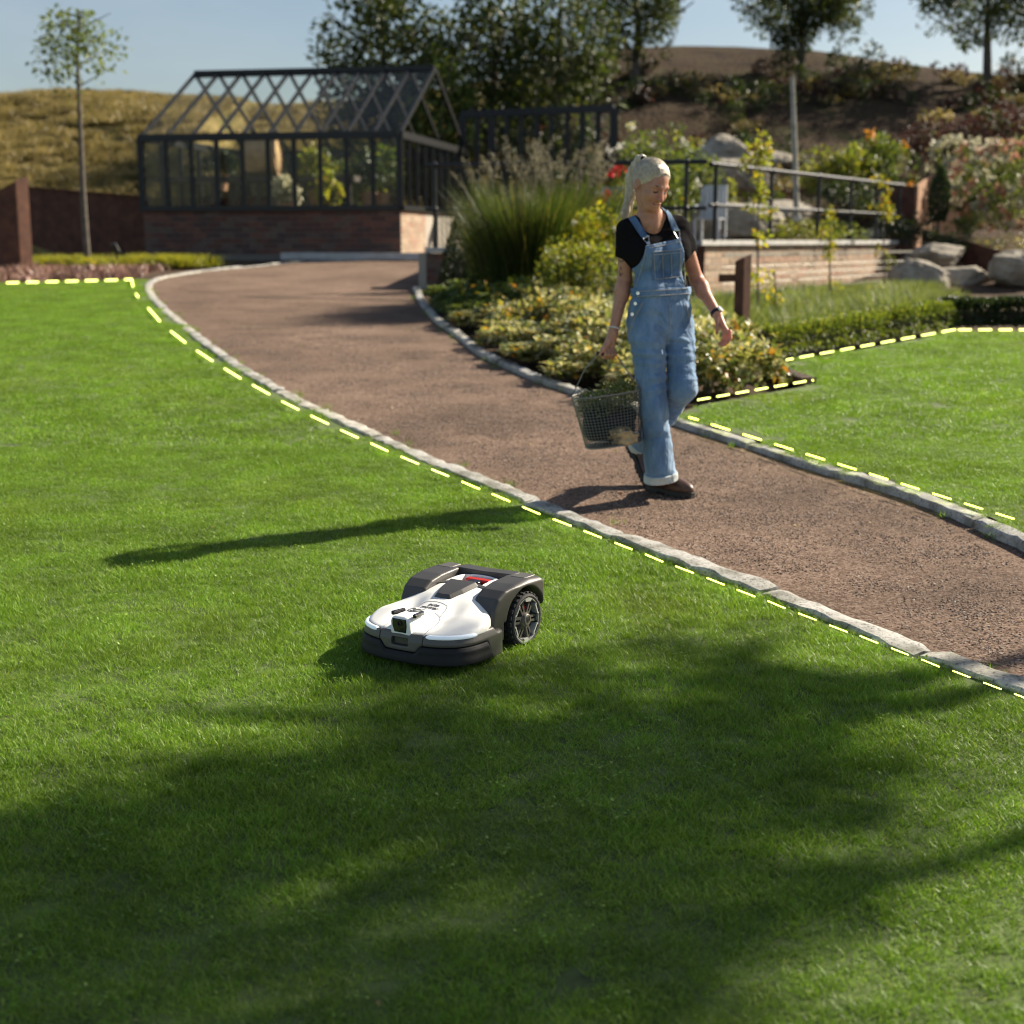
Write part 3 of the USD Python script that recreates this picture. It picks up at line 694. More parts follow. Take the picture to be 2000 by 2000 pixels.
for s in (-1, 1):     # light strips under the edge of the hood
    q = np.array([(0.281, 0.095), (0.273, 0.124), (0.249, 0.163), (0.222, 0.186), (0.192, 0.201), (0.165, 0.207)]); q[:, 1] *= s * 1.052
    q = smoothline(q, 0.01); c = np.array([0.1, 0.0]); q = c + (q - c) * 1.012
    t = np.gradient(q, axis=0); t /= np.linalg.norm(t, axis=1, keepdims=True); nn = np.stack([-t[:, 1], t[:, 0]], 1)
    nn *= np.sign(((q - c) * nn).sum(1))[:, None]
    V, n = [], len(q)
    hh = 0.0065 * np.minimum(1, np.minimum(np.arange(n) + 1, np.arange(n, 0, -1)) / 2.0)
    for i in range(n):
        for o, z in ((-0.006, -1), (0.003, -0.9), (0.0055, 0), (0.001, 0.95), (-0.008, 1.0)): V.append((*(q[i] + nn[i] * o), 0.1165 + hh[i] * z))
    F = []
    for i in range(n - 1):
        for b in range(4):
            a = i * 5 + b; F += [[a, a + 5, a + 6], [a, a + 6, a + 1]]
    st = trimesh.Trimesh(np.array(V), np.array(F), process=False)
    part(mower, 'light_strip', st, m_led, smooth=60)
# camera housing
def s_cam(p):
    x, y, z = p.T
    slope = z - (0.178 - 0.10 * np.maximum(0.2 - x, 0) - 0.12 * np.maximum(x - 0.262, 0))
    w = np.abs(y) - (0.040 + 0.14 * np.maximum(0.235 - x, 0) - 0.35 * np.maximum(z - 0.155, 0) + 0.1 * np.maximum(0.14 - z, 0))
    front = x - (0.296 - 0.30 * np.maximum(0.165 - z, 0) * 0.4)
    return smax(smax(smax(slope, w, 0.018), front, 0.010), 0.11 - z, 0.004)
def s_cam2(p): return smax(s_cam(p), 0.16 - p[:, 0], 0.004)
ch = part(mower, 'camera_housing', mesh_sdf(s_cam2, (0.15, -0.08, 0.1), (0.31, 0.08, 0.19), 0.0022), m_white, smooth=50)
lens_o = np.array([(-0.028, 0.167), (0.028, 0.167), (0.030, 0.145), (0.024, 0.120), (-0.024, 0.120), (-0.030, 0.145)])
part(mower, 'camera_window', mesh_sdf(lambda p: smax(poly_sd(p[:, 1:], lens_o), np.maximum(p[:, 0] - 0.2985 + 0.12 * np.maximum(0.165 - p[:, 2], 0), 0.27 - p[:, 0]), 0.003), (0.265, -0.045, 0.115), (0.305, 0.045, 0.172), 0.0016), m_gloss, smooth=40)
ri = trimesh.creation.annulus(0.006, 0.0095, 0.003); ri.apply_transform(trimesh.transformations.rotation_matrix(math.pi / 2, [0, 1, 0])); ri.apply_translation((0.2985, 0.004, 0.152))
part(mower, 'camera_lens', ri, m_black)
for s in (-1, 1):
    part(mower, 'fin', mesh_sdf(lambda p: rbox(p @ trimesh.transformations.rotation_matrix(s * 0.12, [0, 0, 1])[:3, :3], np.array((0.245, s * 0.042, 0.176)) @ trimesh.transformations.rotation_matrix(s * 0.12, [0, 0, 1])[:3, :3], (0.030, 0.0065, 0.007), 0.004), (0.2, s * 0.042 - 0.025, 0.16), (0.29, s * 0.042 + 0.025, 0.19), 0.0016), m_gloss, smooth=50)
# emblem and lettering, laid on the hood
def on_hood(m, cx, cy, top, lift=0.0012, shear=0.0, fit=None):
    v = m.vertices.copy(); zz = v[:, 2].copy()
    x = cx - v[:, 1]; y = cy + v[:, 0] + shear * v[:, 1]
    z = top(x, y) + lift * np.where(zz > zz.mean(), 1, -1)
    return trimesh.Trimesh(np.column_stack([x, y, z]), m.faces, process=False)
def fine(poly): return join([trimesh.creation.extrude_polygon(g, 0.002, engine='earcut') for g in (poly.geoms if hasattr(poly, 'geoms') else [poly])])
def emblem(sz):
    sh = Polygon([(-0.5, 0.42), (-0.5, -0.05), (-0.40, -0.36), (-0.18, -0.5), (0.18, -0.5), (0.40, -0.36), (0.5, -0.05), (0.5, 0.42)]).buffer(0.08)
    ring = sh.difference(sh.buffer(-0.135))
    crown = shapely.union_all([Polygon([(x - 0.07, 0.44), (x + 0.07, 0.44), (x * 1.12 + 0.10, 0.72), (x * 1.12 - 0.10, 0.72)]) for x in (-0.44, 0.0, 0.44)])
    h = shapely.union_all([shapely.box(-0.22, -0.26, -0.10, 0.24), shapely.box(0.10, -0.26, 0.22, 0.24), shapely.box(-0.12, -0.07, 0.12, 0.05), shapely.box(-0.28, 0.16, -0.04, 0.25), shapely.box(0.04, 0.16, 0.28, 0.25), shapely.box(-0.28, -0.27, -0.04, -0.18), shapely.box(0.04, -0.27, 0.28, -0.18)])
    return affinity.scale(shapely.union_all([ring.simplify(0.01), crown, h]), sz, sz, origin=(0, 0))
part(mower, 'emblem', on_hood(fine(emblem(0.040)), 0.212, 0.0, lambda x, y: 0.178 - 0.10 * np.maximum(0.2 - x, 0) - 0.12 * np.maximum(x - 0.262, 0) + 0 * y, 0.002), m_ink, smooth=False)
for k, (t, dx, dy, hgt) in enumerate((('auto', 0.0, -0.026, 0.0135), ('mower', 0.019, -0.044, 0.0135))):
    tm = meshkit.text_mesh(t, hgt, 0.002, bold=True); w = tm.bounds[1][0]
    tm.vertices[:, 0] = (tm.vertices[:, 0] - w / 2) * 1.15
    tm = tm.subdivide_to_size(0.008) if False else tm
    part(mower, 'lettering', on_hood(tm, 0.116 + dx, 0.004 - 0.006 * k, hood_top, 0.0014, 0.25), m_ink, smooth=False)
# panel seams in the hood
def seam(pts, top=hood_top, r=0.0008):
    q = smoothline(np.array(pts), 0.008); return tube(np.column_stack([q, top(q[:, 0], q[:, 1]) + 0.0002]), r, 5)
part(mower, 'panel_seam', seam([(0.272, -0.088), (0.23, -0.082), (0.168, -0.070), (0.152, -0.055), (0.150, 0.0), (0.152, 0.055), (0.168, 0.070), (0.23, 0.082), (0.272, 0.088)]), m_ink)
part(mower, 'panel_seam', seam([(0.155, -0.062), (0.10, -0.052), (0.092, -0.040), (0.088, 0.0), (0.092, 0.040), (0.10, 0.052), (0.155, 0.062)]), m_ink)
# wheels
def wheel_mesh_parts(s):
    w = node(mower, 'wheel')
    T = trimesh.transformations.translation_matrix((-0.15, s * 0.150, 0.098)) @ trimesh.transformations.rotation_matrix(-s * math.pi / 2, [1, 0, 0])
    def put(m): m = m.copy(); m.apply_transform(T); return m
    R = 0.098
    prof = np.array([(0.078, 0.0), (0.088, 0.0), (0.0935, 0.004), (0.0935, 0.056), (0.090, 0.063), (0.084, 0.066), (0.078, 0.064), (0.075, 0.052), (0.075, 0.0), (0.078, 0.0)])
    ty = trimesh.creation.revolve(prof[::-1], sections=72)
    lug = []
    for k in range(26):
        for row in (0, 1, 2):
            a = (k + 0.5 * (row % 2)) / 26 * 2 * math.pi
            b = box((0.0948, 0, 0.010 + row * 0.021), (0.0075, 0.0135, 0.0165), bevel=0.0015)
            b.apply_transform(trimesh.transformations.rotation_matrix(a, [0, 0, 1])); lug.append(b)
    part(w, 'tyre', put(join([ty] + lug)), m_rubber, smooth=35)
    ang = lambda k, n=12: k / n * 2 * math.pi + 0.13
    # bright zigzag edge of the rim
    zz = []
    for k in range(6):
        for da, r in ((-0.30, 0.0785), (0.14, 0.0785), (0.20, 0.070), (0.62, 0.070), (0.68, 0.0785)): zz.append((1.05 * r * math.cos(k * math.pi / 3 + da), 1.05 * r * math.sin(k * math.pi / 3 + da)))
    outer = Polygon(zz); inner = outer.buffer(-0.0055, join_style=2)
    part(w, 'rim_edge', put(inflate(outer.difference(inner), 0.040, 0.0635)), m_rim, smooth=25)
    for k in (1, 4): 
        a = k * math.pi / 3 + 0.42
        part(w, 'rim_panel', put(inflate(Polygon([(0.066 * math.cos(a - .22), 0.066 * math.sin(a - .22)), (0.078 * math.cos(a - .26), 0.078 * math.sin(a - .26)), (0.0795 * math.cos(a), 0.0795 * math.sin(a)), (0.078 * math.cos(a + .26), 0.078 * math.sin(a + .26)), (0.066 * math.cos(a + .22), 0.066 * math.sin(a + .22))]), 0.056, 0.0645)), m_rim)
    disc = trimesh.creation.cylinder(0.080, 0.006, sections=48); disc.apply_translation((0, 0, 0.036))
    part(w, 'rim_disc', put(disc), m_dark)
    for k in range(6):
        a = k * math.pi / 3 - 0.08
        pr = Polygon([(0.018, -0.0125), (0.074, -0.0165), (0.074, 0.0165), (0.018, 0.0125)])
        sl = Polygon([(0.034, -0.0045), (0.066, -0.0055), (0.066, 0.0055), (0.034, 0.0045)])
        sp_ = inflate(pr.difference(sl), 0.036, 0.054)
        v = sp_.vertices; top_ = v[:, 2] > 0.05; v[top_, 1] *= 0.78; v[top_, 2] += 0.004 * (1 - np.hypot(v[top_, 0], v[top_, 1]) / 0.08)
        sp_.apply_transform(trimesh.transformations.rotation_matrix(a, [0, 0, 1]))
        part(w, 'spoke', put(sp_), m_dark, smooth=25)
    hub = mesh_sdf(lambda p: smax(np.hypot(p[:, 0], p[:, 1]) - 0.027 + 0.35 * np.maximum(p[:, 2] - 0.05, 0), np.abs(p[:, 2] - 0.05) - 0.018, 0.006), (-0.035, -0.035, 0.03), (0.035, 0.035, 0.072), 0.0022)
    part(w, 'hub', put(hub), m_mid, smooth=50)
    em = fine(emblem(0.017)); em.apply_translation((0, 0, 0.0672))
    if s > 0: em.apply_transform(trimesh.transformations.rotation_matrix(math.pi, [0, 0, 1]))
    part(w, 'emblem', put(em), m_black, smooth=False)
    rd = box((0.050, 0, 0.050), (0.030, 0.0045, 0.008), bevel=0.001)
    rd.apply_transform(trimesh.transformations.rotation_matrix(-1.16 - 0.3, [0, 0, 1])); part(w, 'red_marker', put(rd), m_red)
for s in (1, -1): wheel_mesh_parts(s)
# ------------------------------------------------------------------ the woman on the path
W0 = ground(1300, 976)
PD = W0[1]                                            # about 7.1 m
J = lambda u, v, d=0.0: P(u, v, PD + d)
m_skin = mat('skin', {'tc': ('geometry', {}), 'n': ('noise_texture', {'scale': 38.0, 'detail': 4}), 'r': ('rgb_ramp', {'ramp': [(0.3, (0.36, 0.17, 0.10)), (0.7, (0.46, 0.235, 0.15))]}),
    'nb': ('noise_texture', {'scale': 160.0, 'detail': 3}), 'b': ('bump', {'strength': 0.25, 'distance': 0.003}),
    'p': ('principled_bsdf', {'roughness': 0.48, 'specular_ior_level': 0.4, 'subsurface_weight': 0.12, 'subsurface_scale': 0.01, 'subsurface_radius': (1.0, 0.35, 0.2)})},
    [('tc.position', 'n.vector'), ('n.fac', 'r.fac'), ('r.color', 'p.base_color'), ('tc.position', 'nb.vector'), ('nb.fac', 'b.height'), ('b.normal', 'p.normal')])
m_shirt = mat('black_cotton', {'tc': ('geometry', {}), 'n': ('noise_texture', {'scale': 14.0, 'detail': 4}), 'b': ('bump', {'strength': 0.5, 'distance': 0.02}), 'p': ('principled_bsdf', {'base_color': (0.010, 0.009, 0.010), 'roughness': 1.0, 'specular_ior_level': 0.05})},
    [('tc.position', 'n.vector'), ('n.fac', 'b.height'), ('b.normal', 'p.normal')])
def denim(name, dark, mid, light, wear=0.5):
    return mat(name, {'tc': ('geometry', {}), 'mp': ('mapping', {'scale': (1.0, 1.0, 0.45)}), 'n': ('noise_texture', {'scale': 9.0, 'detail': 6, 'roughness': 0.6}),
        'r': ('rgb_ramp', {'ramp': [(0.30, dark), (0.5, mid), (0.72, light)]}), 'nf': ('noise_texture', {'scale': 420.0, 'detail': 3, 'roughness': 0.7}),
        'mr': ('map_range', {'from_min': 0.3, 'from_max': 0.7, 'to_min': 0.8, 'to_max': 1.2, 'clamp': True}), 'hv': ('hsv', {}),
        'mp2': ('mapping', {'scale': (1.0, 1.0, 0.55), 'rotation': (0.3, 0.5, 0.2)}), 'nw': ('noise_texture', {'scale': 13.0, 'detail': 4, 'roughness': 0.5, 'distortion': 0.8}), 'b': ('bump', {'strength': 0.75, 'distance': 0.035}),
        'p': ('principled_bsdf', {'roughness': 0.85, 'specular_ior_level': 0.25, 'sheen_weight': 0.15})},
        [('tc.position', 'mp.vector'), ('mp.vector', 'n.vector'), ('n.fac', 'r.fac'), ('r.color', 'hv.color'), ('tc.position', 'nf.vector'), ('nf.fac', 'mr.value'), ('mr.result', 'hv.value'), ('hv.color', 'p.base_color'),
         ('tc.position', 'mp2.vector'), ('mp2.vector', 'nw.vector'), ('nw.fac', 'b.height'), ('b.normal', 'p.normal')])
m_denim = denim('denim', (0.075, 0.14, 0.25), (0.135, 0.225, 0.36), (0.23, 0.33, 0.46))
m_denim2 = denim('denim_dark', (0.055, 0.11, 0.205), (0.095, 0.17, 0.285), (0.155, 0.24, 0.37))
m_cuff = denim('denim_inside', (0.36, 0.41, 0.42), (0.45, 0.50, 0.50), (0.55, 0.58, 0.57))
m_stitch = plain('stitching', (0.42, 0.40, 0.36), 0.8)
m_hair = mat('silver_hair', {'tc': ('geometry', {}), 'mp': ('mapping', {'scale': (90.0, 24.0, 60.0), 'rotation': (0.5, 0.4, 0.5)}), 'n': ('noise_texture', {'scale': 1.0, 'detail': 4, 'roughness': 0.6}), 'r': ('rgb_ramp', {'ramp': [(0.30, (0.40, 0.325, 0.22)), (0.5, (0.50, 0.42, 0.30)), (0.75, (0.60, 0.525, 0.40))]}),
    'b': ('bump', {'strength': 0.12, 'distance': 0.003}), 'p': ('principled_bsdf', {'roughness': 0.42, 'specular_ior_level': 0.5})},
    [('tc.position', 'mp.vector'), ('mp.vector', 'n.vector'), ('n.fac', 'r.fac'), ('r.color', 'p.base_color'), ('n.fac', 'b.height'), ('b.normal', 'p.normal')])
m_boot = plain('boot_leather', (0.075, 0.036, 0.024), 0.42, noise=0.35, nscale=25, bump=0.25, bscale=120)
m_sole = plain('boot_sole', (0.017, 0.015, 0.014), 0.7)
m_metal = plain('buckle_metal', (0.75, 0.74, 0.70), 0.18, metal=1.0)
m_wire = plain('basket_wire', (0.22, 0.21, 0.18), 0.55, metal=0.4)

woman = thing('person', 'woman in blue denim dungarees and black t-shirt walking along the path carrying a wire basket', 'person')

# --- head frame: looks down towards the right of the picture
HC = J(1271, 361, -0.02)
yaw, dip, roll = math.radians(33), math.radians(24), math.radians(5)
f0 = np.array([math.sin(yaw), -math.cos(yaw), 0]); l0 = np.array([math.cos(yaw), math.sin(yaw), 0])
hf = f0 * math.cos(dip) - np.array([0, 0, 1]) * math.sin(dip); hu = f0 * math.sin(dip) + np.array([0, 0, 1]) * math.cos(dip); hl = l0
hl, hu = hl * math.cos(roll) - hu * math.sin(roll), hu * math.cos(roll) + hl * math.sin(roll)
HM = np.stack([hf, hl, hu], 1)                        # local (front, left, up) -> world
hw = lambda f, l, u: HC + HM @ np.array([f, l, u])
def s_head(p):
    q = (p - HC) @ HM
    a = np.abs(q[:, 1]); m = np.column_stack([q[:, 0], a, q[:, 2]])
    d = ell(q, (-0.012, 0, 0.030), (0.097, 0.075, 0.088))
    d = smin(d, ell(q, (0.032, 0, -0.030), (0.062, 0.060, 0.078)), 0.03)
    d = smin(d, ell(q, (0.060, 0, -0.088), (0.030, 0.034, 0.026)), 0.028)
    d = smin(d, cap(m, (0.0, 0.058, -0.045), (0.055, 0.028, -0.092), 0.014, 0.012), 0.025)      # jaw
    d = smin(d, ell(m, (0.058, 0.040, -0.030), (0.022, 0.020, 0.020)), 0.022)                  # cheek
    d = smin(d, cap(m, (0.082, 0.012, 0.018), (0.070, 0.045, 0.016), 0.010), 0.012)          # brow
    d = smax(d, -ell(m, (0.095, 0.032, 0.000), (0.016, 0.019, 0.012)), 0.012)                  # eye socket
    d = smin(d, ell(m, (0.073, 0.032, 0.000), (0.011, 0.016, 0.011)), 0.005)                   # lowered lid
    d = smin(d, cap(q, (0.088, 0, 0.010), (0.110, 0, -0.034), 0.0075, 0.0115), 0.010)          # nose
    d = smin(d, ell(m, (0.096, 0.011, -0.037), (0.011, 0.008, 0.008)), 0.006)
    d = smin(d, cap(q, (0.088, -0.014, -0.062), (0.088, 0.014, -0.062), 0.0065), 0.008)
    d = smin(d, cap(q, (0.086, -0.012, -0.072), (0.086, 0.012, -0.072), 0.0075), 0.008)
    d = smax(d, -cap(m, (0.097, 0.0, -0.0665), (0.086, 0.024, -0.0645), 0.0022), 0.004)
    ear = smax(ell(m, (-0.008, 0.078, -0.008), (0.020, 0.010, 0.032)), -ell(m, (0.000, 0.088, -0.004), (0.011, 0.008, 0.018)), 0.006)
    return smin(d, ear, 0.008)
# --- body joints
neck_b, neck_t = J(1272, 428, 0.01), hw(-0.03, 0, -0.055)
shR, shL = J(1224, 450, 0.02), J(1327, 444, 0.10)
elR, wrR = J(1220, 548, 0.06), J(1197, 652, -0.02)
elL, wrL = J(1361, 548, 0.16), J(1401, 615, 0.02)
chR, chL = J(1253, 482, 0.04), J(1308, 478, 0.10)
waR, waL = J(1268, 565, 0.03), J(1314, 563, 0.08)
hpR, hpL = J(1259, 640, 0.03), J(1322, 636, 0.10)
knF, anF = J(1278, 795, -0.06), J(1291, 938, 0.0)
knB, anB = J(1334, 758, -0.02), J(1252, 872, 0.42)
FB = np.array([math.sin(math.radians(22)), -math.cos(math.radians(22)), 0])     # the way the chest faces
def s_torso(p, g=0.0):
    d = cap(p, chR, chL, 0.088 + g)
    d = smin(d, cap(p, chR - FB * 0.0 + np.array([0.0, 0, -0.02]), chL + np.array([0, 0, -0.02]), 0.094 + g), 0.04)
    for c in (chR, chL): d = smin(d, ell(p, c + FB * 0.062 + np.array([0, 0, -0.035]), np.array([0.052, 0.045, 0.055]) + g), 0.05)
    d = smin(d, cap(p, waR + np.array([0.004, 0, 0]), waL - np.array([0.008, 0, 0]), 0.080 + g), 0.07)
    d = smin(d, cap(p, shR + np.array([0.01, 0, 0.0]), shL + np.array([-0.01, 0, 0.0]), 0.045 + g), 0.05)
    d = smin(d, cap(p, hpR + np.array([0.006, 0, 0]), hpL - np.array([0.008, 0, 0]), 0.084 + g), 0.08)
    return d
def s_trap(p, g=0.0):
    return np.minimum(cap(p, shR + np.array([0.02, 0, 0.02]), neck_b + np.array([0, 0, 0.02]), 0.028 + g, 0.045 + g), cap(p, shL + np.array([-0.02, 0, 0.02]), neck_b + np.array([0, 0, 0.02]), 0.028 + g, 0.045 + g))
# right hand: closed round the grip of the basket handle; left hand: loosely curled
g0, g1 = J(1166, 690, -0.06), J(1203, 692, -0.01)          # the grip
gx = (g1 - g0) / np.linalg.norm(g1 - g0)
hd = np.array([0, 0, -1.0]); hd -= gx * (hd @ gx); hd /= np.linalg.norm(hd); hn = np.cross(gx, hd)   # hn points away from the camera or to it
if hn[1] > 0: hn = -hn
gm = (g0 + g1) / 2
def fingersR():
    out = []
    for k, t in enumerate((-0.024, -0.006, 0.012, 0.029)):
        r = (0.0088, 0.0092, 0.0088, 0.0078)[k]
        b = gm + gx * (t + 0.006) - hd * 0.022 + hn * 0.012; a = b + hd * 0.024 + hn * 0.012; c = gm + gx * (t + 0.004) + hd * 0.019 + hn * 0.006; e = gm + gx * (t + 0.002) + hd * 0.011 - hn * 0.016
        out += [(b, a, r * 1.1, r), (a, c, r, r * 0.95), (c, e, r * 0.95, r * 0.8)]
    th0 = wrR + (gm - wrR) * 0.45 - gx * 0.012 + hn * 0.012
    th1 = gm - gx * 0.034 - hd * 0.016 + hn * 0.012; th2 = gm - gx * 0.044 + hd * 0.006 + hn * 0.008
    out += [(th0, th1, 0.013, 0.010), (th1, th2, 0.010, 0.0075)]
    return out
palmR = [(wrR, gm + gx * 0.024 - hd * 0.026 + hn * 0.004, 0.022, 0.015), (wrR, gm - gx * 0.014 - hd * 0.028 + hn * 0.004, 0.022, 0.016), (gm + gx * 0.03 - hd * 0.02, gm - gx * 0.02 - hd * 0.02, 0.013, 0.013)]
hL = J(1416, 645, -0.02)
dL = (hL - wrL) / np.linalg.norm(hL - wrL); sL = np.cross(dL, np.array([0, -1.0, 0])); sL /= np.linalg.norm(sL); nL = np.cross(sL, dL)   # sL across the palm, nL its back
if sL[0] < 0: sL, nL = -sL, -nL
def fingersL():
    out = []
    for k, t in enumerate((0.030, 0.012, -0.005, -0.021)):
        L = (0.036, 0.040, 0.037, 0.030)[k]; r = (0.0088, 0.0090, 0.0086, 0.0076)[k]
        b = hL + sL * t * 0.55 + np.array([0, -1, 0]) * (t * 0.75) + dL * 0.012
        back = np.array([-0.55, 0, -0.55]) * 1.0
        d1 = dL * 0.85 + np.array([-0.25, -0.1, -0.5]); d1 /= np.linalg.norm(d1)
        d2 = np.array([-0.55, -0.1, -0.8]); d2 /= np.linalg.norm(d2)
        d3 = np.array([-0.9, -0.05, -0.35]); d3 /= np.linalg.norm(d3)
        a = b + d1 * L; c = a + d2 * L * 0.7; e = c + d3 * L * 0.5
        out += [(b, a, r * 1.1, r), (a, c, r, r * 0.92), (c, e, r * 0.92, r * 0.78)]
    t0 = wrL + dL * 0.025 - np.array([0.012, 0.016, 0]); t1 = t0 + dL * 0.035 + np.array([-0.016, -0.012, -0.012]); t2 = t1 + np.array([-0.004, -0.004, -0.028])
    out += [(t0, t1, 0.0125, 0.0095), (t1, t2, 0.0095, 0.0075)]
    return out
palmL = [(wrL, hL + np.array([0, 0.018, 0]) + dL * 0.012, 0.021, 0.013), (wrL, hL - np.array([0, 0.02, 0]) + dL * 0.012, 0.021, 0.013), (hL + np.array([0, 0.014, 0]), hL - np.array([0, 0.016, 0]), 0.013, 0.013)]
fR, fL = fingersR(), fingersL()
def s_arms(p):
    d = cap(p, shR, elR, 0.043, 0.034)
    d = smin(d, cap(p, elR, wrR, 0.036, 0.0235), 0.02)
    d2 = smin(cap(p, shL, elL, 0.042, 0.033), cap(p, elL, wrL, 0.035, 0.0235), 0.02)
    d2 = smin(d2, ell(p, elL * 0.75 + wrL * 0.25, (0.036, 0.038, 0.05)), 0.02)
    d = smin(d, ell(p, elR * 0.78 + wrR * 0.22, (0.037, 0.038, 0.055)), 0.02)
    return np.minimum(d, d2)
def s_hands(p):
    d = np.full(len(p), 1e9)
    for L, k in ((palmR, 0.012), (palmL, 0.012)):
        e = np.full(len(p), 1e9)
        for a, b, r0, r1 in L: e = smin(e, cap(p, a, b, r0, r1), k)
        for a, b, r0, r1 in (fR if L is palmR else fL): e = smin(e, cap(p, a, b, r0, r1), 0.004)
        d = np.minimum(d, e)
    return d
def s_legs(p, g=0.0):
    a = smin(cap(p, hpR, knF, 0.072 + g, 0.050 + g), cap(p, knF, anF, 0.050 + g, 0.034 + g), 0.03)
    b = smin(cap(p, hpL, knB, 0.072 + g, 0.050 + g), cap(p, knB, anB, 0.050 + g, 0.034 + g), 0.03)
    return smin(a, b, 0.02)
def s_body(p):
    d = s_head(p)
    d = smin(d, cap(p, neck_b - np.array([0, 0, 0.03]), neck_t, 0.048, 0.042), 0.013)
    d = smin(d, s_trap(p), 0.03)
    d = smin(d, s_torso(p, -0.012), 0.03)
    d = smin(d, s_arms(p), 0.02)
    d = smin(d, s_hands(p), 0.010)
    return smin(d, s_legs(p, -0.006), 0.03)
lo = np.array([J(1120, 0, 0)[0], PD - 0.35, W0[2] + 0.02]); hi = np.array([J(1450, 0, 0)[0], PD + 0.62, W0[2] + 1.75])
body = mesh_sdf(s_body, lo, hi, 0.0045)
bp = part(woman, 'body', body, m_skin, smooth=True)
for s in (-1, 1):
    part(woman, 'eyebrow', tube([hw(0.089, s * 0.016, 0.020), hw(0.084, s * 0.034, 0.024), hw(0.070, s * 0.050, 0.018)], [0.0026, 0.0036, 0.0022], 6), plain('brow', (0.12, 0.085, 0.06), 0.8) if s < 0 else '/World/Looks/brow')
    part(woman, 'eyelashes', tube([hw(0.0865, s * 0.018, -0.004), hw(0.0845, s * 0.032, -0.0085), hw(0.074, s * 0.046, -0.005)], [0.0022, 0.0034, 0.0024], 6), plain('lash', (0.02, 0.013, 0.01), 0.7) if s < 0 else '/World/Looks/lash')
lips = mesh_sdf(lambda p: (lambda q: smin(cap(q, (0.0885, -0.019, -0.0605), (0.0885, 0.019, -0.0605), 0.0052), cap(q, (0.0872, -0.014, -0.071), (0.0872, 0.014, -0.071), 0.0066), 0.001))((p - HC) @ HM), hw(0.088, 0, -0.067) - 0.03, hw(0.088, 0, -0.067) + 0.03, 0.002)
part(woman, 'lips', lips, plain('lip', (0.36, 0.135, 0.10), 0.45), smooth=True)
# hair drawn back into a pony tail
def s_hair(p):
    q = (p - HC) @ HM
    n = (meshkit.noise(np.column_stack([q[:, 0] * 22, q[:, 1] * 150, q[:, 2] * 60])) - 0.5) * 0.006
    line = q[:, 2] - (-0.040 + 0.95 * q[:, 0] + 8.0 * np.maximum(q[:, 0], 0) ** 2 - 0.10 * np.maximum(np.abs(q[:, 1]) - 0.05, 0)) + (meshkit.noise(q * 70.0, 3) - 0.5) * 0.012
    t = sstep(-0.004, 0.05, line)[:, None]
    d = ell(q, (-0.0145, 0, 0.030), (0.1035, 0.081, 0.095)) + 0.0045 * (1 - t[:, 0]) + n * 0.5
    return smax(d, -line * 0.72, 0.004)
hl_ = lo.copy()
hair = mesh_sdf(s_hair, HC - 0.16, HC + 0.16, 0.0036)
hp = part(woman, 'hair', hair, m_hair, smooth=True)
tail_pts = smoothline([hw(-0.105, 0.0, 0.075), hw(-0.135, -0.004, 0.078), J(1234, 345, 0.10), J(1233, 375, 0.10), J(1226, 402, 0.09), J(1219, 428, 0.07)], 0.02)
tr = np.interp(np.linspace(0, 1, len(tail_pts)), [0, 0.08, 0.3, 0.65, 0.9, 1], [0.016, 0.020, 0.026, 0.025, 0.017, 0.005])
def s_tail(p):
    d = np.full(len(p), 1e9)
    for i in range(len(tail_pts) - 1): d = smin(d, cap(p, tail_pts[i], tail_pts[i + 1], tr[i], tr[i + 1]), 0.01)
    return d + (meshkit.noise(np.column_stack([p[:, 0] * 130, p[:, 1] * 130, p[:, 2] * 9])) - 0.5) * 0.012
part(woman, 'pony_tail', mesh_sdf(s_tail, tail_pts.min(0) - 0.05, tail_pts.max(0) + 0.05, 0.003), m_hair, smooth=True)
part(woman, 'hair_tie', tube([tail_pts[0], tail_pts[1]], 0.021, 12), m_shirt)
# loose strands
sr = np.random.default_rng(8); st = []
hr = np.array([0.1035, 0.081, 0.095]) + 0.0006; hc_ = np.array([-0.016, 0, 0.030])
e_ = (np.array([-0.108, 0.0, 0.078]) - hc_) / hr; e_ /= np.linalg.norm(e_)
for k in range(320):
    a = sr.uniform(-1, 1); w = abs(a)
    d_ = np.array([np.interp(w, [0, 0.45, 0.75, 1], [0.078, 0.055, -0.005, -0.06]), math.copysign(np.interp(w, [0, 0.45, 0.75, 1], [0, 0.058, 0.082, 0.068]), a), np.interp(w, [0, 0.45, 0.75, 1], [0.082, 0.055, -0.005, -0.050])])
    d_ = (d_ - hc_) / hr; d_ /= np.linalg.norm(d_); om = math.acos(np.clip(d_ @ e_, -1, 1)); ts_ = np.linspace(0.04, 0.97, 9)
    q_ = np.array([(math.sin((1 - t) * om) * d_ + math.sin(t * om) * e_) / math.sin(om) for t in ts_]) * hr * (1 + sr.uniform(-0.004, 0.012)) + hc_
    st.append(tube(HC + q_ @ HM.T, np.interp(ts_, [0, 0.3, 1], [0.0008, 0.0016, 0.0014]), 4))
for k in range(60):
    o = sr.normal(0, 0.012, 3); st.append(tube(tail_pts[1:] + o * np.linspace(0.6, 1.6, len(tail_pts) - 1)[:, None] + np.cumsum(sr.normal(0, 0.001, (len(tail_pts) - 1, 3)), 0), 0.0011, 4))
part(woman, 'hair_strands', join(st), m_hair, smooth=False)
part(woman, 'earring', trimesh.Trimesh(*(lambda m: (m.vertices + hw(-0.002, -0.086, -0.040), m.faces))(trimesh.creation.icosphere(2, 0.0055))), m_metal)
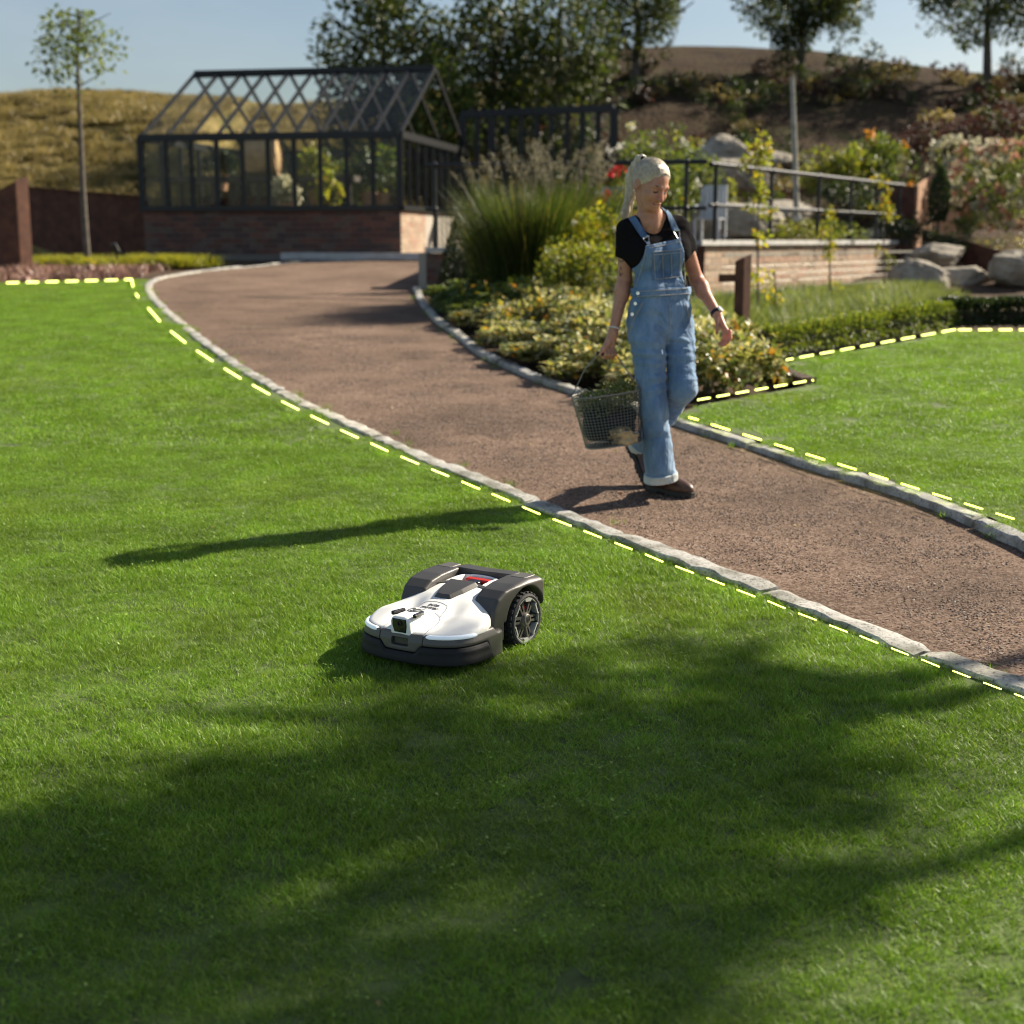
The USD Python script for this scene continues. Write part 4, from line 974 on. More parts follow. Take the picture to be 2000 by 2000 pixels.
# t-shirt
def s_shirt(p):
    wr = (meshkit.fbm(p * np.array([9, 9, 14.0]), 3, 2) - 0.5) * 0.012
    d = s_torso(p, 0.004)
    d = smin(d, s_trap(p, 0.004), 0.03)
    eR, eL = shR + (elR - shR) * 0.52, shL + (elL - shL) * 0.46
    aR = (elR - shR) / np.linalg.norm(elR - shR); aL = (elL - shL) / np.linalg.norm(elL - shL)
    d = smin(d, smax(cap(p, shR, elR, 0.053, 0.050), (p - eR) @ aR, 0.008), 0.02)
    d = smin(d, smax(cap(p, shL, elL, 0.053, 0.050), (p - eL) @ aL, 0.008), 0.02)
    nk = cap(p, neck_b + FB * 0.028 + np.array([0, 0, -0.012]), neck_b + FB * 0.04 + np.array([0, 0, 0.12]), 0.060, 0.085)
    d = smax(d, -nk, 0.008)
    return smax(d + wr, waR[2] - 0.06 - p[:, 2], 0.01)
part(woman, 't_shirt', mesh_sdf(s_shirt, (lo[0], lo[1], waR[2] - 0.1), (hi[0], hi[1], shR[2] + 0.16), 0.005), m_shirt, smooth=True)
# dungarees: trousers, bib, straps
BX = np.cross(FB, [0, 0, 1.0]); BX = -BX if BX[0] < 0 else BX
BC = (waR + waL) / 2
def bibxy(p): q = p - BC; return np.column_stack([q @ BX, q[:, 2]])
def pxb(u, v):   # a point of the picture on the front of the bib, in bib coordinates
    d = ray(u, v); o = np.array([0, 0, CAM_H]); pl0 = BC + FB * 0.10
    t = ((pl0 - o) @ FB) / (d @ FB); return bibxy((o + d * t)[None])[0]
def s_trouser(p, g=0.0):
    d = cap(p, hpR + np.array([0.004,0,0]), hpL - np.array([0.010,0,0]), 0.088 + g)
    d = smin(d, cap(p, waR + np.array([0.004, 0, 0.0]), waL - np.array([0.008, 0, 0]), 0.080 + g), 0.05)
    d = smin(d, ell(p, (hpR + hpL) / 2 - FB * 0.045, np.array([0.122, 0.095, 0.12]) + g), 0.05)
    kF = J(1277, 800, -0.04)
    a = smin(cap(p, J(1265, 665, 0.0), kF, 0.090 + g, 0.066 + g), cap(p, kF, anF, 0.066 + g, 0.079 + g), 0.04)
    b = smin(cap(p, J(1324, 662, 0.07), knB, 0.086 + g, 0.064 + g), cap(p, knB, anB, 0.064 + g, 0.068 + g), 0.05)
    axF = (anF - kF) / np.linalg.norm(anF - kF); axB = (anB - knB) / np.linalg.norm(anB - knB)
    a = smax(a, (p - anF) @ axF, 0.004); b = smax(b, (p - anB) @ axB, 0.004)
    d = smin(d, cap(p, J(1263, 603, 0.02), J(1317, 600, 0.07), 0.086 + g), 0.05)
    d = smin(d, s_torso(p, 0.011 + g), 0.02)
    return smin(smin(a, b, 0.006), d, 0.025)
def wrk(p, k=0.011):
    q = p * np.array([7.0, 7.0, 13.0]); q[:, 2] += 5 * p[:, 0] * np.sin(p[:, 2] * 9)
    return (meshkit.fbm(q, 3, 11) - 0.5) * k + (meshkit.noise(p * np.array([26, 26, 42.0]), 5) - 0.5) * 0.004
wtop = J(1290, 562, 0)[2]
def s_pants(p): return smax(s_trouser(p) + wrk(p, 0.022), p[:, 2] - wtop, 0.006)
part(woman, 'trousers', mesh_sdf(s_pants, (lo[0], lo[1], W0[2] + 0.03), (hi[0], hi[1], wtop + 0.04), 0.0056), m_denim, smooth=True)
bib_px = [(1263, 480), (1330, 466), (1337, 500), (1341, 560), (1342, 576), (1236, 576), (1241, 562), (1256, 515)]
bib_o = np.array([pxb(*q) for q in bib_px])
def s_bibshell(p, g):
    d = s_torso(p, 0.0135 + g)
    return d
def patch(o, g, th, fn=None):
    def f(p):
        sh = (s_bibshell(p, g) if fn is None else fn(p)) + wrk(p, 0.006)
        d = np.maximum(sh, -(sh + th))
        return np.maximum(smax(d, poly_sd(bibxy(p), o), 0.003), -((p - BC) @ FB))
    return f
zb = (wtop - 0.1, J(1300, 455, 0)[2] + 0.05)
BL, BHh = np.array([lo[0] + 0.1, lo[1], zb[0]]), np.array([hi[0] - 0.1, hi[1] - 0.3, zb[1]])
bibp = part(woman, 'bib', mesh_sdf(patch(bib_o, 0.0, 0.008), BL, BHh, 0.003), m_denim, smooth=True)
pocket = np.array([pxb(*q) for q in [(1275, 490), (1331, 485), (1331, 541), (1278, 548)]])
part(bibp, 'chest_pocket', mesh_sdf(patch(pocket, 0.0045, 0.006), BL, BHh, 0.003), m_denim2, smooth=True)
band_o = np.array([pxb(*q) for q in [(1233, 567), (1344, 560), (1346, 576), (1231, 583)]])
part(woman, 'waistband', mesh_sdf(lambda p: np.maximum(smax(np.abs(s_trouser(p, 0.002) + wrk(p, 0.004)) - 0.003, poly_sd(bibxy(p), band_o * np.array([1.5, 1.0])), 0.003), -1 - p[:, 2]), BL - 0.05, BHh, 0.0032), m_denim, smooth=True)
# stitched seams: thread laid on the cloth
def drape(pts_px, fn, lift=0.0012, r=0.0011, mk=None):
    pts = []
    for (u, v) in pts_px:
        d = ray(u, v); d = d / np.linalg.norm(d); t = (PD - 0.6) / d[1]
        o = np.array([0, 0, CAM_H])
        for _ in range(60):
            s_ = fn((o + d * t)[None])[0]
            if s_ < 0.0004: break
            t += max(s_ * 0.7, 0.0003)
        pts.append(o + d * (t - lift))
    return np.array(pts)
bibf = lambda p: s_bibshell(p, 0.0) + wrk(p, 0.006)
pkf = lambda p: s_bibshell(p, 0.0045) + wrk(p, 0.006)
def dense(px, n=14): px = np.array(px, float); s_ = np.linspace(0, len(px) - 1, n); return np.stack([np.interp(s_, np.arange(len(px)), px[:, k]) for k in (0, 1)], 1)
seams = [(dense([(1276, 492), (1330, 487)]), pkf), (dense([(1277, 498), (1330, 493)]), pkf), (dense([(1277, 491), (1280, 545)]), pkf), (dense([(1279, 546), (1330, 540)]), pkf), (dense([(1329, 488), (1329, 540)]), pkf), (dense([(1294, 497), (1296, 543)]), pkf), (dense([(1311, 496), (1312, 541)]), pkf),
         (dense([(1262, 486), (1254, 520), (1241, 562)]), bibf), (dense([(1266, 485), (1330, 472)]), bibf), (dense([(1336, 500), (1339, 558)]), bibf)]
trf = lambda p: s_pants(p)
seams += [(dense([(1308, 590), (1309, 640), (1304, 672)], 18), trf), (dense([(1258, 590), (1240, 622), (1231, 650)]), trf), (dense([(1255, 590), (1237, 622), (1229, 645)]), trf), (dense([(1340, 592), (1350, 640)]), trf)]
seams += [(dense([(1232, 570), (1290, 567), (1343, 563)], 20), lambda p: s_trouser(p, 0.007)), (dense([(1231, 580), (1290, 577), (1345, 573)], 20), lambda p: s_trouser(p, 0.007))]
for px, fn in seams:
    q = drape(px, fn)
    ok = np.abs(np.gradient(q[:, 1])) < 0.02
    if ok.sum() > 3: part(woman, 'stitched_seam', tube(q[ok], 0.0012, 5), m_stitch)
for (u, v) in ((1242, 573), (1237, 593), (1231, 614)):
    c = drape([(u + 4, v)], lambda p: s_trouser(p, 0.006))[0]
    b = trimesh.creation.cylinder(0.0085, 0.004, sections=20); b.apply_transform(trimesh.geometry.align_vectors([0, 0, 1], [-0.35, -0.93, 0.05])); b.apply_translation(c)
    part(woman, 'side_button', b, m_metal, smooth=30)
# straps over the shoulders
shf = lambda p: np.minimum(smin(s_torso(p, 0.004), s_trap(p, 0.004), 0.03) - 0.002, 1)
def strap(px, w):
    q = drape(dense(px, 12), shf, lift=0.004)
    t = np.gradient(q, axis=0); t /= np.linalg.norm(t, axis=1, keepdims=True)
    n = np.array([shf((a + np.eye(3) * 1e-3)) - shf((a - np.eye(3) * 1e-3)) for a in q]); n /= np.linalg.norm(n, axis=1, keepdims=True)
    s_ = np.cross(t, n); s_ /= np.linalg.norm(s_, axis=1, keepdims=True)
    V = np.stack([q - s_ * w - n * 0.002, q - s_ * w + n * 0.003, q + s_ * w + n * 0.003, q + s_ * w - n * 0.002], 1).reshape(-1, 3); F = []
    for i in range(len(q) - 1):
        for k in range(4):
            a, b = i * 4 + k, i * 4 + (k + 1) % 4; F += [[a, b, b + 4], [a, b + 4, a + 4]]
    return trimesh.Trimesh(V, np.array(F), process=False), q, n, t, s_
for px, bk, top in (([(1227, 416), (1238, 430), (1252, 452), (1261, 465)], (1266, 476), (1259, 462)), ([(1294, 407), (1304, 415), (1312, 432), (1320, 452)], (1326, 468), (1318, 450))):
    m, q, n, t, s_ = strap(px, 0.0165)
    sp_ = part(woman, 'shoulder_strap', m, m_denim2, smooth=True)
    e, nn, tt, ss = q[-1], n[-1], t[-1], s_[-1]
    part(sp_, 'strap_slider', tube([e - ss * 0.019 + nn * 0.006, e + ss * 0.019 + nn * 0.006], 0.0035, 8), m_metal)
    a = e + nn * 0.006; b = drape([bk], bibf, lift=0.006)[0]
    for o in (-1, 1): part(sp_, 'buckle_wire', tube(smoothline([a + o * ss * 0.016, a + o * ss * 0.010 + (b - a) * 0.5, b + o * ss * 0.004], 0.006), 0.0022, 6), m_metal)
    bt = trimesh.creation.cylinder(0.0095, 0.006, sections=20); bt.apply_transform(trimesh.geometry.align_vectors([0, 0, 1], nn)); bt.apply_translation(b + nn * 0.002)
    part(sp_, 'bib_button', bt, m_metal, smooth=30)
# turned-up cuffs
for c, ax, r, h in ((anF, anF - J(1277, 800, -0.04), 0.083, 0.042), (anB, anB - knB, 0.072, 0.045)):
    ax = ax / np.linalg.norm(ax)
    def s_cuff(p):
        q = p - c; z = q @ ax; rr = np.linalg.norm(q - z[:, None] * ax, axis=1) + (meshkit.noise(p * 22.0, 4) - 0.5) * 0.012
        return smax(np.abs(rr - r + 0.004) - 0.008, np.abs(z + h * 0.42) - h * 0.5, 0.005)
    part(woman, 'trouser_cuff', mesh_sdf(s_cuff, c - 0.13, c + 0.13, 0.004), m_cuff, smooth=True)
# boots
def boot(heel, toe, up, ank):
    f = (toe - heel); L = np.linalg.norm(f); f /= L; up = up - f * (up @ f); up /= np.linalg.norm(up); s = np.cross(f, up)
    Mx = np.stack([f, s, up], 1)
    def loc(p): return (p - heel) @ Mx
    def s_up(p):
        q = loc(p); x, y, z = q.T
        d = ell(q, (L - 0.072, 0, 0.045), (0.080, 0.044, 0.042))
        d = smin(d, cap(q, (0.035, 0, 0.06), (L - 0.10, 0, 0.05), 0.036, 0.040), 0.03)
        d = smin(d, cap(q, (0.045, 0, 0.06), (ank - heel) @ Mx, 0.040, 0.044), 0.03)
        return smax(d, 0.026 - z, 0.004)
    base = np.array(Polygon([(-0.008, -0.030), (0.03, -0.037), (0.09, -0.034), (L - 0.09, -0.046), (L - 0.03, -0.042), (L + 0.006, -0.015), (L + 0.006, 0.015), (L - 0.03, 0.042), (L - 0.09, 0.046), (0.09, 0.034), (0.03, 0.037), (-0.008, 0.030)]).buffer(0.004).exterior.coords)
    def s_sole(p):
        q = loc(p); d = np.maximum(poly_sd(q[:, :2], base), np.abs(q[:, 2] - 0.015) - 0.0155)
        tread = np.maximum(0.011 - np.abs((q[:, 0] % 0.024) - 0.012) - 0.004, 0) * (q[:, 2] < 0.011)
        arch = np.maximum(np.maximum(np.abs(q[:, 0] - 0.10) - 0.022, q[:, 2] - 0.009), -1)
        return np.maximum(np.maximum(d, np.where(q[:, 2] < 0.010, np.abs((q[:, 0] % 0.026) - 0.013) - 0.0095, -1)), -arch)
    c = (heel + toe + up * 0.08) / 2
    b = part(woman, 'boot', mesh_sdf(s_up, c - 0.24, c + 0.24, 0.0042), m_boot, smooth=True)
    part(b, 'sole', mesh_sdf(s_sole, c - 0.24, c + 0.24, 0.0038), m_sole, smooth=35)
    part(b, 'welt', mesh_sdf(lambda p: (lambda q: np.maximum(np.abs(poly_sd(q[:, :2], base) - 0.001) - 0.003, np.abs(q[:, 2] - 0.030) - 0.003))(loc(p)), c - 0.24, c + 0.24, 0.003), m_sole, smooth=40)
hz = np.array([0, -SLOPE, 1.0])
hF = ground(1271, 958); fdir = np.array([0.70, -0.714, 0]); tF = hF + fdir * 0.268; tF[2] = G(0, tF[1])
boot(hF, tF, np.array([0, 0, 1.0]), anF + np.array([0, 0, 0.02]))
hB = anB + np.array([-0.07, 0.02, -0.01]); tB = J(1254, 936, 0.33); tB[2] = max(tB[2], G(0, tB[1]) + 0.012)
fb = tB - hB; tB = hB + fb / np.linalg.norm(fb) * 0.262
boot(hB, tB, np.array([0.75, -0.25, 0.5]), anB)
# tattoo lines, watch, bracelet
tz_ = [[(1211, 490), (1216, 496), (1222, 494)], [(1212, 500), (1218, 505), (1224, 500), (1221, 493)], [(1208, 508), (1214, 512), (1220, 508)], [(1211, 520), (1213, 528)], [(1209, 538), (1216, 534)], [(1209, 530), (1213, 540)], [(1226, 486), (1230, 492)]]
armf = lambda p: s_arms(p)
part(woman, 'tattoo', join([tube(drape(dense(t, 6), armf, lift=0.0), 0.0022, 5) for t in tz_]), plain('tattoo_ink', (0.075, 0.06, 0.055), 0.6))
def band(a, b, t, r, half, m, name):
    ax = (b - a) / np.linalg.norm(b - a); c = a + (b - a) * t
    return part(woman, name, mesh_sdf(lambda p: (lambda q: (lambda z: smax(np.abs(np.linalg.norm(q - z[:, None] * ax, axis=1) - r) - 0.003, np.abs(z) - half, 0.002))(q @ ax))(p - c), c - r - 0.02, c + r + 0.02, 0.002), m, smooth=True), c, ax
wp, wc, wax = band(elL, wrL, 0.94, 0.0265, 0.009, m_gloss, 'watch')
fc = trimesh.creation.cylinder(0.017, 0.008, sections=28); wn = np.array([0.75, -0.55, 0.35]); wn -= wax * (wn @ wax); wn /= np.linalg.norm(wn)
fc.apply_transform(trimesh.geometry.align_vectors([0, 0, 1], wn)); fc.apply_translation(wc + wn * 0.029); part(wp, 'watch_face', fc, m_metal)
band(elR, wrR, 0.90, 0.0275, 0.004, plain('bracelet_beads', (0.62, 0.60, 0.56), 0.4), 'bracelet')

# ------------------------------------------------------------------ the wire basket she carries
bx = np.array([0.985, 0.17, 0]); by = np.array([-0.17, 0.985, 0])
rimc, botc = J(1184, 767, -0.04), J(1198, 866, -0.04)
def ring(t):      # t 0 at the rim, 1 at the bottom
    c = rimc + (botc - rimc) * t; a, b = 0.172 + (0.138 - 0.172) * t, 0.115 + (0.098 - 0.115) * t
    tiltv = (0.022 - 0.004 * t)
    th = np.linspace(0, 2 * np.pi, 97)
    ex = np.sign(np.cos(th)) * np.abs(np.cos(th)) ** 0.75; ey = np.sign(np.sin(th)) * np.abs(np.sin(th)) ** 0.75
    return c + (ex * a)[:, None] * bx + (ey * b)[:, None] * by + (ex * tiltv)[:, None] * np.array([0, 0, 1.0])
bk = thing('wire_basket', 'grey wire mesh basket full of greens hanging from the woman’s right hand'.replace('’', "'"), 'basket')
part(bk, 'rim', tube(ring(0), 0.0042, 6, cap=False), m_wire, smooth=True)
part(bk, 'base_hoop', tube(ring(1), 0.0042, 6, cap=False), m_wire, smooth=True)
wires = []
ts = np.linspace(0.04, 0.96, 17)
for t in ts: wires.append(tube(ring(t)[::2], 0.0017, 3, cap=False))
rs = np.stack([ring(t) for t in (0, 0.5, 1)])
arc = np.r_[0, np.cumsum(np.linalg.norm(np.diff(ring(0.5), axis=0), axis=1))]
for s_ in np.linspace(0, arc[-1], 53)[:-1]:
    i = np.interp(s_, arc, np.arange(97)); a = int(i); f_ = i - a
    wires.append(tube((rs[:, a] * (1 - f_) + rs[:, min(a + 1, 96)] * f_), 0.0017, 3, cap=False))
part(bk, 'wire_mesh', join(wires), m_wire, smooth=False, label='square wire mesh of the basket')
rb = ring(0.985); part(bk, 'base', trimesh.Trimesh(np.vstack([rb[:-1], rb[:-1].mean(0)]), np.array([[k, (k + 1) % 96, 96] for k in range(96)]), process=False), m_wire)
ra, rb2 = ring(0)[48 - 4], ring(0)[91]
hpts = smoothline([ra, J(1131, 745, -0.06), J(1142, 722, -0.06), J(1158, 705, -0.06), g0 - gx * 0.004, g0], 0.02)
hpt2 = smoothline([g1, g1 + gx * 0.004 + hd * 0.006, J(1216, 712, -0.10), J(1231, 733, -0.13), rb2], 0.02)
hdl = part(bk, 'handle', join([tube(hpts, 0.0028, 6), tube(hpt2, 0.0028, 6)]), m_wire)
part(hdl, 'grip', tube([g0, g1], 0.0085, 10), m_black)
g = np.random.default_rng(77)
n = 1500
q = np.column_stack([g.uniform(-1, 1, (n, 2)), np.zeros(n)]); q = q[np.hypot(q[:, 0], q[:, 1]) < 1]
hb = rimc + (q[:, :1] * 0.15 + 0.01) * bx + q[:, 1:2] * 0.095 * by + (0.02 * q[:, :1] + g.uniform(-0.095, 0.012 + 0.035 * (q[:, :1] > 0.0), (len(q), 1))) * np.array([0, 0, 1.0])
m_herb = foliage('herb_leaf', [(0, (0.10, 0.14, 0.04)), (0.6, (0.19, 0.24, 0.07)), (1, (0.34, 0.36, 0.18))])
herbs = thing('herb_bunch', 'bunch of leafy green herbs heaped in the top of the wire basket', 'herbs')
part(herbs, 'leaves', leaves(len(hb), hb, 0.022, g, up=0.6), m_herb, smooth=False)
stems = [tube([a, a + g.normal(0, 0.03, 3) + np.array([0, 0, 0.012])], 0.0012, 3) for a in hb[::9]]
part(herbs, 'stems', join(stems), m_herb, smooth=False)
def s_clod(p):
    c = J(1219, 851, -0.115); q = p - c
    return ell(q, (0, 0, 0), (0.072, 0.032, 0.045)) + (meshkit.fbm(p * 30.0, 4, 9) - 0.5) * 0.06
solo('root_lump', mesh_sdf(s_clod, J(1219, 851, -0.115) - 0.11, J(1219, 851, -0.115) + 0.11, 0.004), plain('root_skin', (0.40, 0.29, 0.17), 0.85, noise=0.4, nscale=30, bump=0.5, bscale=60), 'pale knobbly lump of root lying in the bottom of the wire basket', 'root', smooth=True)
def s_cloth(p):
    c = rimc * 0.42 + botc * 0.58; q = np.column_stack([(p - c) @ bx, (p - c) @ by, p[:, 2] - c[2]])
    return rbox(q, (-0.004, 0.012, -0.005), (0.126, 0.078, 0.088), 0.045) + (meshkit.fbm(p * 18.0, 3, 4) - 0.5) * 0.03
solo('dark_cloth', mesh_sdf(s_cloth, botc - np.array([0.2, 0.15, 0.05]), rimc + np.array([0.2, 0.15, 0.03]), 0.009), plain('navy_cloth', (0.012, 0.016, 0.022), 0.95), 'dark navy cloth bundled inside the wire basket', 'cloth', smooth=True)
# ------------------------------------------------------------------ materials of the garden
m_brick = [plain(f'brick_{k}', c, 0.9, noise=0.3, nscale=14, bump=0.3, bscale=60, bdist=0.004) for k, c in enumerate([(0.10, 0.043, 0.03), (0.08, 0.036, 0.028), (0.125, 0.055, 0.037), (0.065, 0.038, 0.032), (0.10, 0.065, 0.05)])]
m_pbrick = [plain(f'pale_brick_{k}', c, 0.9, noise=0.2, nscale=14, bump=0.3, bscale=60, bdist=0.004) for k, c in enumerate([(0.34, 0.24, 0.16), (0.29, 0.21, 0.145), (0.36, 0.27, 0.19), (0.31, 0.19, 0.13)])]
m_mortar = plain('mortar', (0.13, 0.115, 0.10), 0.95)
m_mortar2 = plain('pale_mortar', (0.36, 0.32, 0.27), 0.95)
m_coping = plain('coping_stone', (0.40, 0.39, 0.37), 0.8, noise=0.2, nscale=6, bump=0.3, bscale=50, bdist=0.004)
m_corten = mat('weathered_steel', {'g': ('geometry', {}), 'n': ('noise_texture', {'scale': 5.0, 'detail': 7, 'roughness': 0.7}), 'r': ('rgb_ramp', {'ramp': [(0.3, (0.045, 0.02, 0.014)), (0.55, (0.10, 0.042, 0.025)), (0.8, (0.16, 0.07, 0.038))]}), 'p': ('principled_bsdf', {'roughness': 0.8, 'specular_ior_level': 0.3})},
    [('g.position', 'n.vector'), ('n.fac', 'r.fac'), ('r.color', 'p.base_color')])
m_steel = plain('black_steel', (0.010, 0.011, 0.012), 0.42, spec=0.35)
m_pane = mat('window_glass', {'f': ('fresnel', {'IOR': 1.45}), 't': ('transparent_bsdf', {'color': (0.95, 0.96, 0.94)}), 'g': ('glossy_bsdf', {'color': (0.9, 0.9, 0.9), 'roughness': 0.01}), 'k': ('math', {'math_type': 'multiply', 'value2': 0.45}), 'm': ('mix_closure', {})},
    [('f.fac', 'k.value1'), ('k.value', 'm.fac'), ('t.BSDF', 'm.closure1'), ('g.BSDF', 'm.closure2')], surface='m.closure')
m_wood = plain('pale_wood', (0.42, 0.28, 0.14), 0.6, noise=0.25, nscale=8)
m_dwood = plain('dark_wood', (0.035, 0.026, 0.02), 0.7, noise=0.3, nscale=10)
m_bark = plain('bark', (0.09, 0.075, 0.058), 0.9, noise=0.45, nscale=9, bump=0.6, bscale=30, bdist=0.01)
m_pbark = plain('pale_bark', (0.26, 0.25, 0.215), 0.85, noise=0.3, nscale=12, bump=0.3, bscale=40, bdist=0.004)
m_rock = mat('boulder_rock', {'g': ('geometry', {}), 'n': ('noise_texture', {'scale': 2.4, 'detail': 8, 'roughness': 0.65, 'distortion': 0.6}), 'r': ('rgb_ramp', {'ramp': [(0.30, (0.13, 0.115, 0.095)), (0.5, (0.29, 0.26, 0.21)), (0.72, (0.42, 0.38, 0.31))]}),
    'nb': ('noise_texture', {'scale': 16.0, 'detail': 6}), 'b': ('bump', {'strength': 0.6, 'distance': 0.04}), 'p': ('principled_bsdf', {'roughness': 0.9, 'specular_ior_level': 0.2})},
    [('g.position', 'n.vector'), ('n.fac', 'r.fac'), ('r.color', 'p.base_color'), ('g.position', 'nb.vector'), ('nb.fac', 'b.height'), ('b.normal', 'p.normal')])
m_terra = plain('terracotta', (0.34, 0.19, 0.11), 0.85, noise=0.15, nscale=10)
m_white_paint = plain('grey_paint', (0.42, 0.44, 0.46), 0.5)
L_green = foliage('leaf_green', [(0, (0.065, 0.109, 0.027)), (0.6, (0.131, 0.181, 0.045)), (1, (0.242, 0.275, 0.073))], trans=0.4)
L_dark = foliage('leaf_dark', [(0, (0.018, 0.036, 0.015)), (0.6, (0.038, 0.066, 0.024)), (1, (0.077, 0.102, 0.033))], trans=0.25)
L_bright = foliage('leaf_bright', [(0, (0.126, 0.173, 0.031)), (0.6, (0.221, 0.258, 0.046)), (1, (0.378, 0.345, 0.069))], trans=0.45)
L_yellow = foliage('leaf_yellow', [(0, (0.144, 0.199, 0.022)), (0.5, (0.265, 0.298, 0.033)), (0.85, (0.398, 0.354, 0.039)), (1, (0.464, 0.287, 0.044))], trans=0.5)
L_var = foliage('leaf_variegated', [(0, (0.07, 0.11, 0.035)), (0.22, (0.15, 0.19, 0.05)), (0.40, (0.30, 0.31, 0.07)), (0.55, (0.46, 0.45, 0.22)), (0.75, (0.62, 0.61, 0.42)), (0.88, (0.50, 0.45, 0.10)), (0.95, (0.52, 0.36, 0.05)), (1, (0.45, 0.20, 0.03))], trans=0.4, rough=0.34, tint=(1.05, 1.0, 0.7))
L_hedge = foliage('leaf_box', [(0, (0.083, 0.130, 0.024)), (0.6, (0.166, 0.221, 0.041)), (1, (0.283, 0.299, 0.073))], wamt=0.2, trans=0.4)
L_lav = foliage('leaf_lavender', [(0, (0.090, 0.133, 0.053)), (0.6, (0.161, 0.210, 0.088)), (1, (0.269, 0.294, 0.140))], wamt=0.3, trans=0.4)
L_grass = foliage('leaf_tall_grass', [(0, (0.021, 0.048, 0.011)), (0.55, (0.048, 0.080, 0.017)), (0.85, (0.106, 0.128, 0.031)), (1, (0.255, 0.212, 0.095))], trans=0.45)
L_plume = foliage('grass_plume', [(0, (0.140, 0.133, 0.077)), (1, (0.294, 0.266, 0.182))], trans=0.5, tint=(1, 1, 1))
L_burg = foliage('leaf_burgundy', [(0, (0.025, 0.012, 0.012)), (0.6, (0.055, 0.028, 0.024)), (1, (0.10, 0.06, 0.045))], tint=(1.2, 0.8, 0.6))
L_pink = foliage('flower_pink', [(0, (0.38, 0.16, 0.11)), (0.6, (0.52, 0.27, 0.18)), (1, (0.55, 0.42, 0.26))], tint=(1, 1, 1))
L_cream = foliage('flower_cream', [(0, (0.42, 0.40, 0.24)), (1, (0.62, 0.60, 0.44))], tint=(1, 1, 1))
L_orange = foliage('flower_orange', [(0, (0.55, 0.20, 0.02)), (1, (0.62, 0.34, 0.05))], tint=(1, 1, 1))
L_autumn = foliage('leaf_autumn', [(0, (0.36, 0.34, 0.03)), (0.6, (0.42, 0.33, 0.035)), (1, (0.45, 0.20, 0.03))], tint=(1, 1, 1))
L_red = foliage('flower_red', [(0, (0.40, 0.015, 0.02)), (1, (0.55, 0.05, 0.05))], tint=(1, 1, 1))
L_white = foliage('flower_white', [(0, (0.66, 0.64, 0.56)), (1, (0.78, 0.77, 0.70))], tint=(1, 1, 1))
L_heath = foliage('heather', [(0, (0.208, 0.120, 0.096)), (0.7, (0.336, 0.192, 0.152)), (1, (0.384, 0.272, 0.160))], trans=0.2, tint=(1, 1, 1))
L_sedge = foliage('leaf_sedge', [(0, (0.154, 0.195, 0.027)), (0.6, (0.288, 0.300, 0.037)), (1, (0.499, 0.420, 0.075))], trans=0.45)
L_dry = foliage('leaf_dry_grass', [(0, (0.102, 0.107, 0.031)), (0.4, (0.224, 0.173, 0.061)), (0.8, (0.326, 0.250, 0.102)), (1, (0.408, 0.326, 0.153))], trans=0.45, tint=(1, 1, 0.8))
L_tree = foliage('leaf_tree', [(0, (0.028, 0.048, 0.015)), (0.6, (0.058, 0.085, 0.025)), (1, (0.115, 0.130, 0.037))], wamt=0.45)

def brick_wall(parent, a, b, z0, z1, mats, mor, bl, bh, depth, seed, out, cap_left=0.0):
    """Bricks along a-b (2-D), courses from z0 to z1, standing proud of a mortar core on the side the normal 'out' points to."""
    g = np.random.default_rng(seed)
    a, b = np.array(a, float), np.array(b, float); L = np.linalg.norm(b - a); d = (b - a) / L; rz = math.atan2(d[1], d[0]); out = np.array(out, float)
    c = (a + b) / 2 - out * depth / 2
    part(parent, 'mortar', box((c[0], c[1], (z0 + z1) / 2 - 0.2), (L, depth, z1 - z0 + 0.4), rz), mor)
    rows = max(1, round((z1 - z0) / bh)); h = (z1 - z0) / rows; n = max(1, round(L / bl)); w = L / n; j = 0.012
    for r in range(rows):
        cuts = [0.0] + [w * (k + (0.5 if r % 2 else 1.0)) for k in range(n)]
        cuts = [x for x in cuts if x < L - 0.02] + [L]
        for x0, x1 in zip(cuts[:-1], cuts[1:]):
            p = a + d * (x0 + x1) / 2 + out * (0.006 - 0.05 + g.uniform(-0.003, 0.004))
            part(parent, 'brick', box((p[0], p[1], z0 + h * (r + 0.5)), (x1 - x0 - j, 0.10, h - j), rz), mats[int(g.integers(0, len(mats)))], smooth=False)
def beam(a, b, w, h=None):
    a, b = np.array(a, float), np.array(b, float); h = w if h is None else h
    d = b - a; L = np.linalg.norm(d)
    m = trimesh.creation.box((L, w, h)); x = d / L
    up = np.array([0, 0, 1.0]) if abs(x[2]) < 0.95 else np.array([0, 1.0, 0])
    y = np.cross(up, x); y /= np.linalg.norm(y); z = np.cross(x, y)
    T = np.eye(4); T[:3, 0], T[:3, 1], T[:3, 2], T[:3, 3] = x, y, z, (a + b) / 2
    m.apply_transform(T); return m

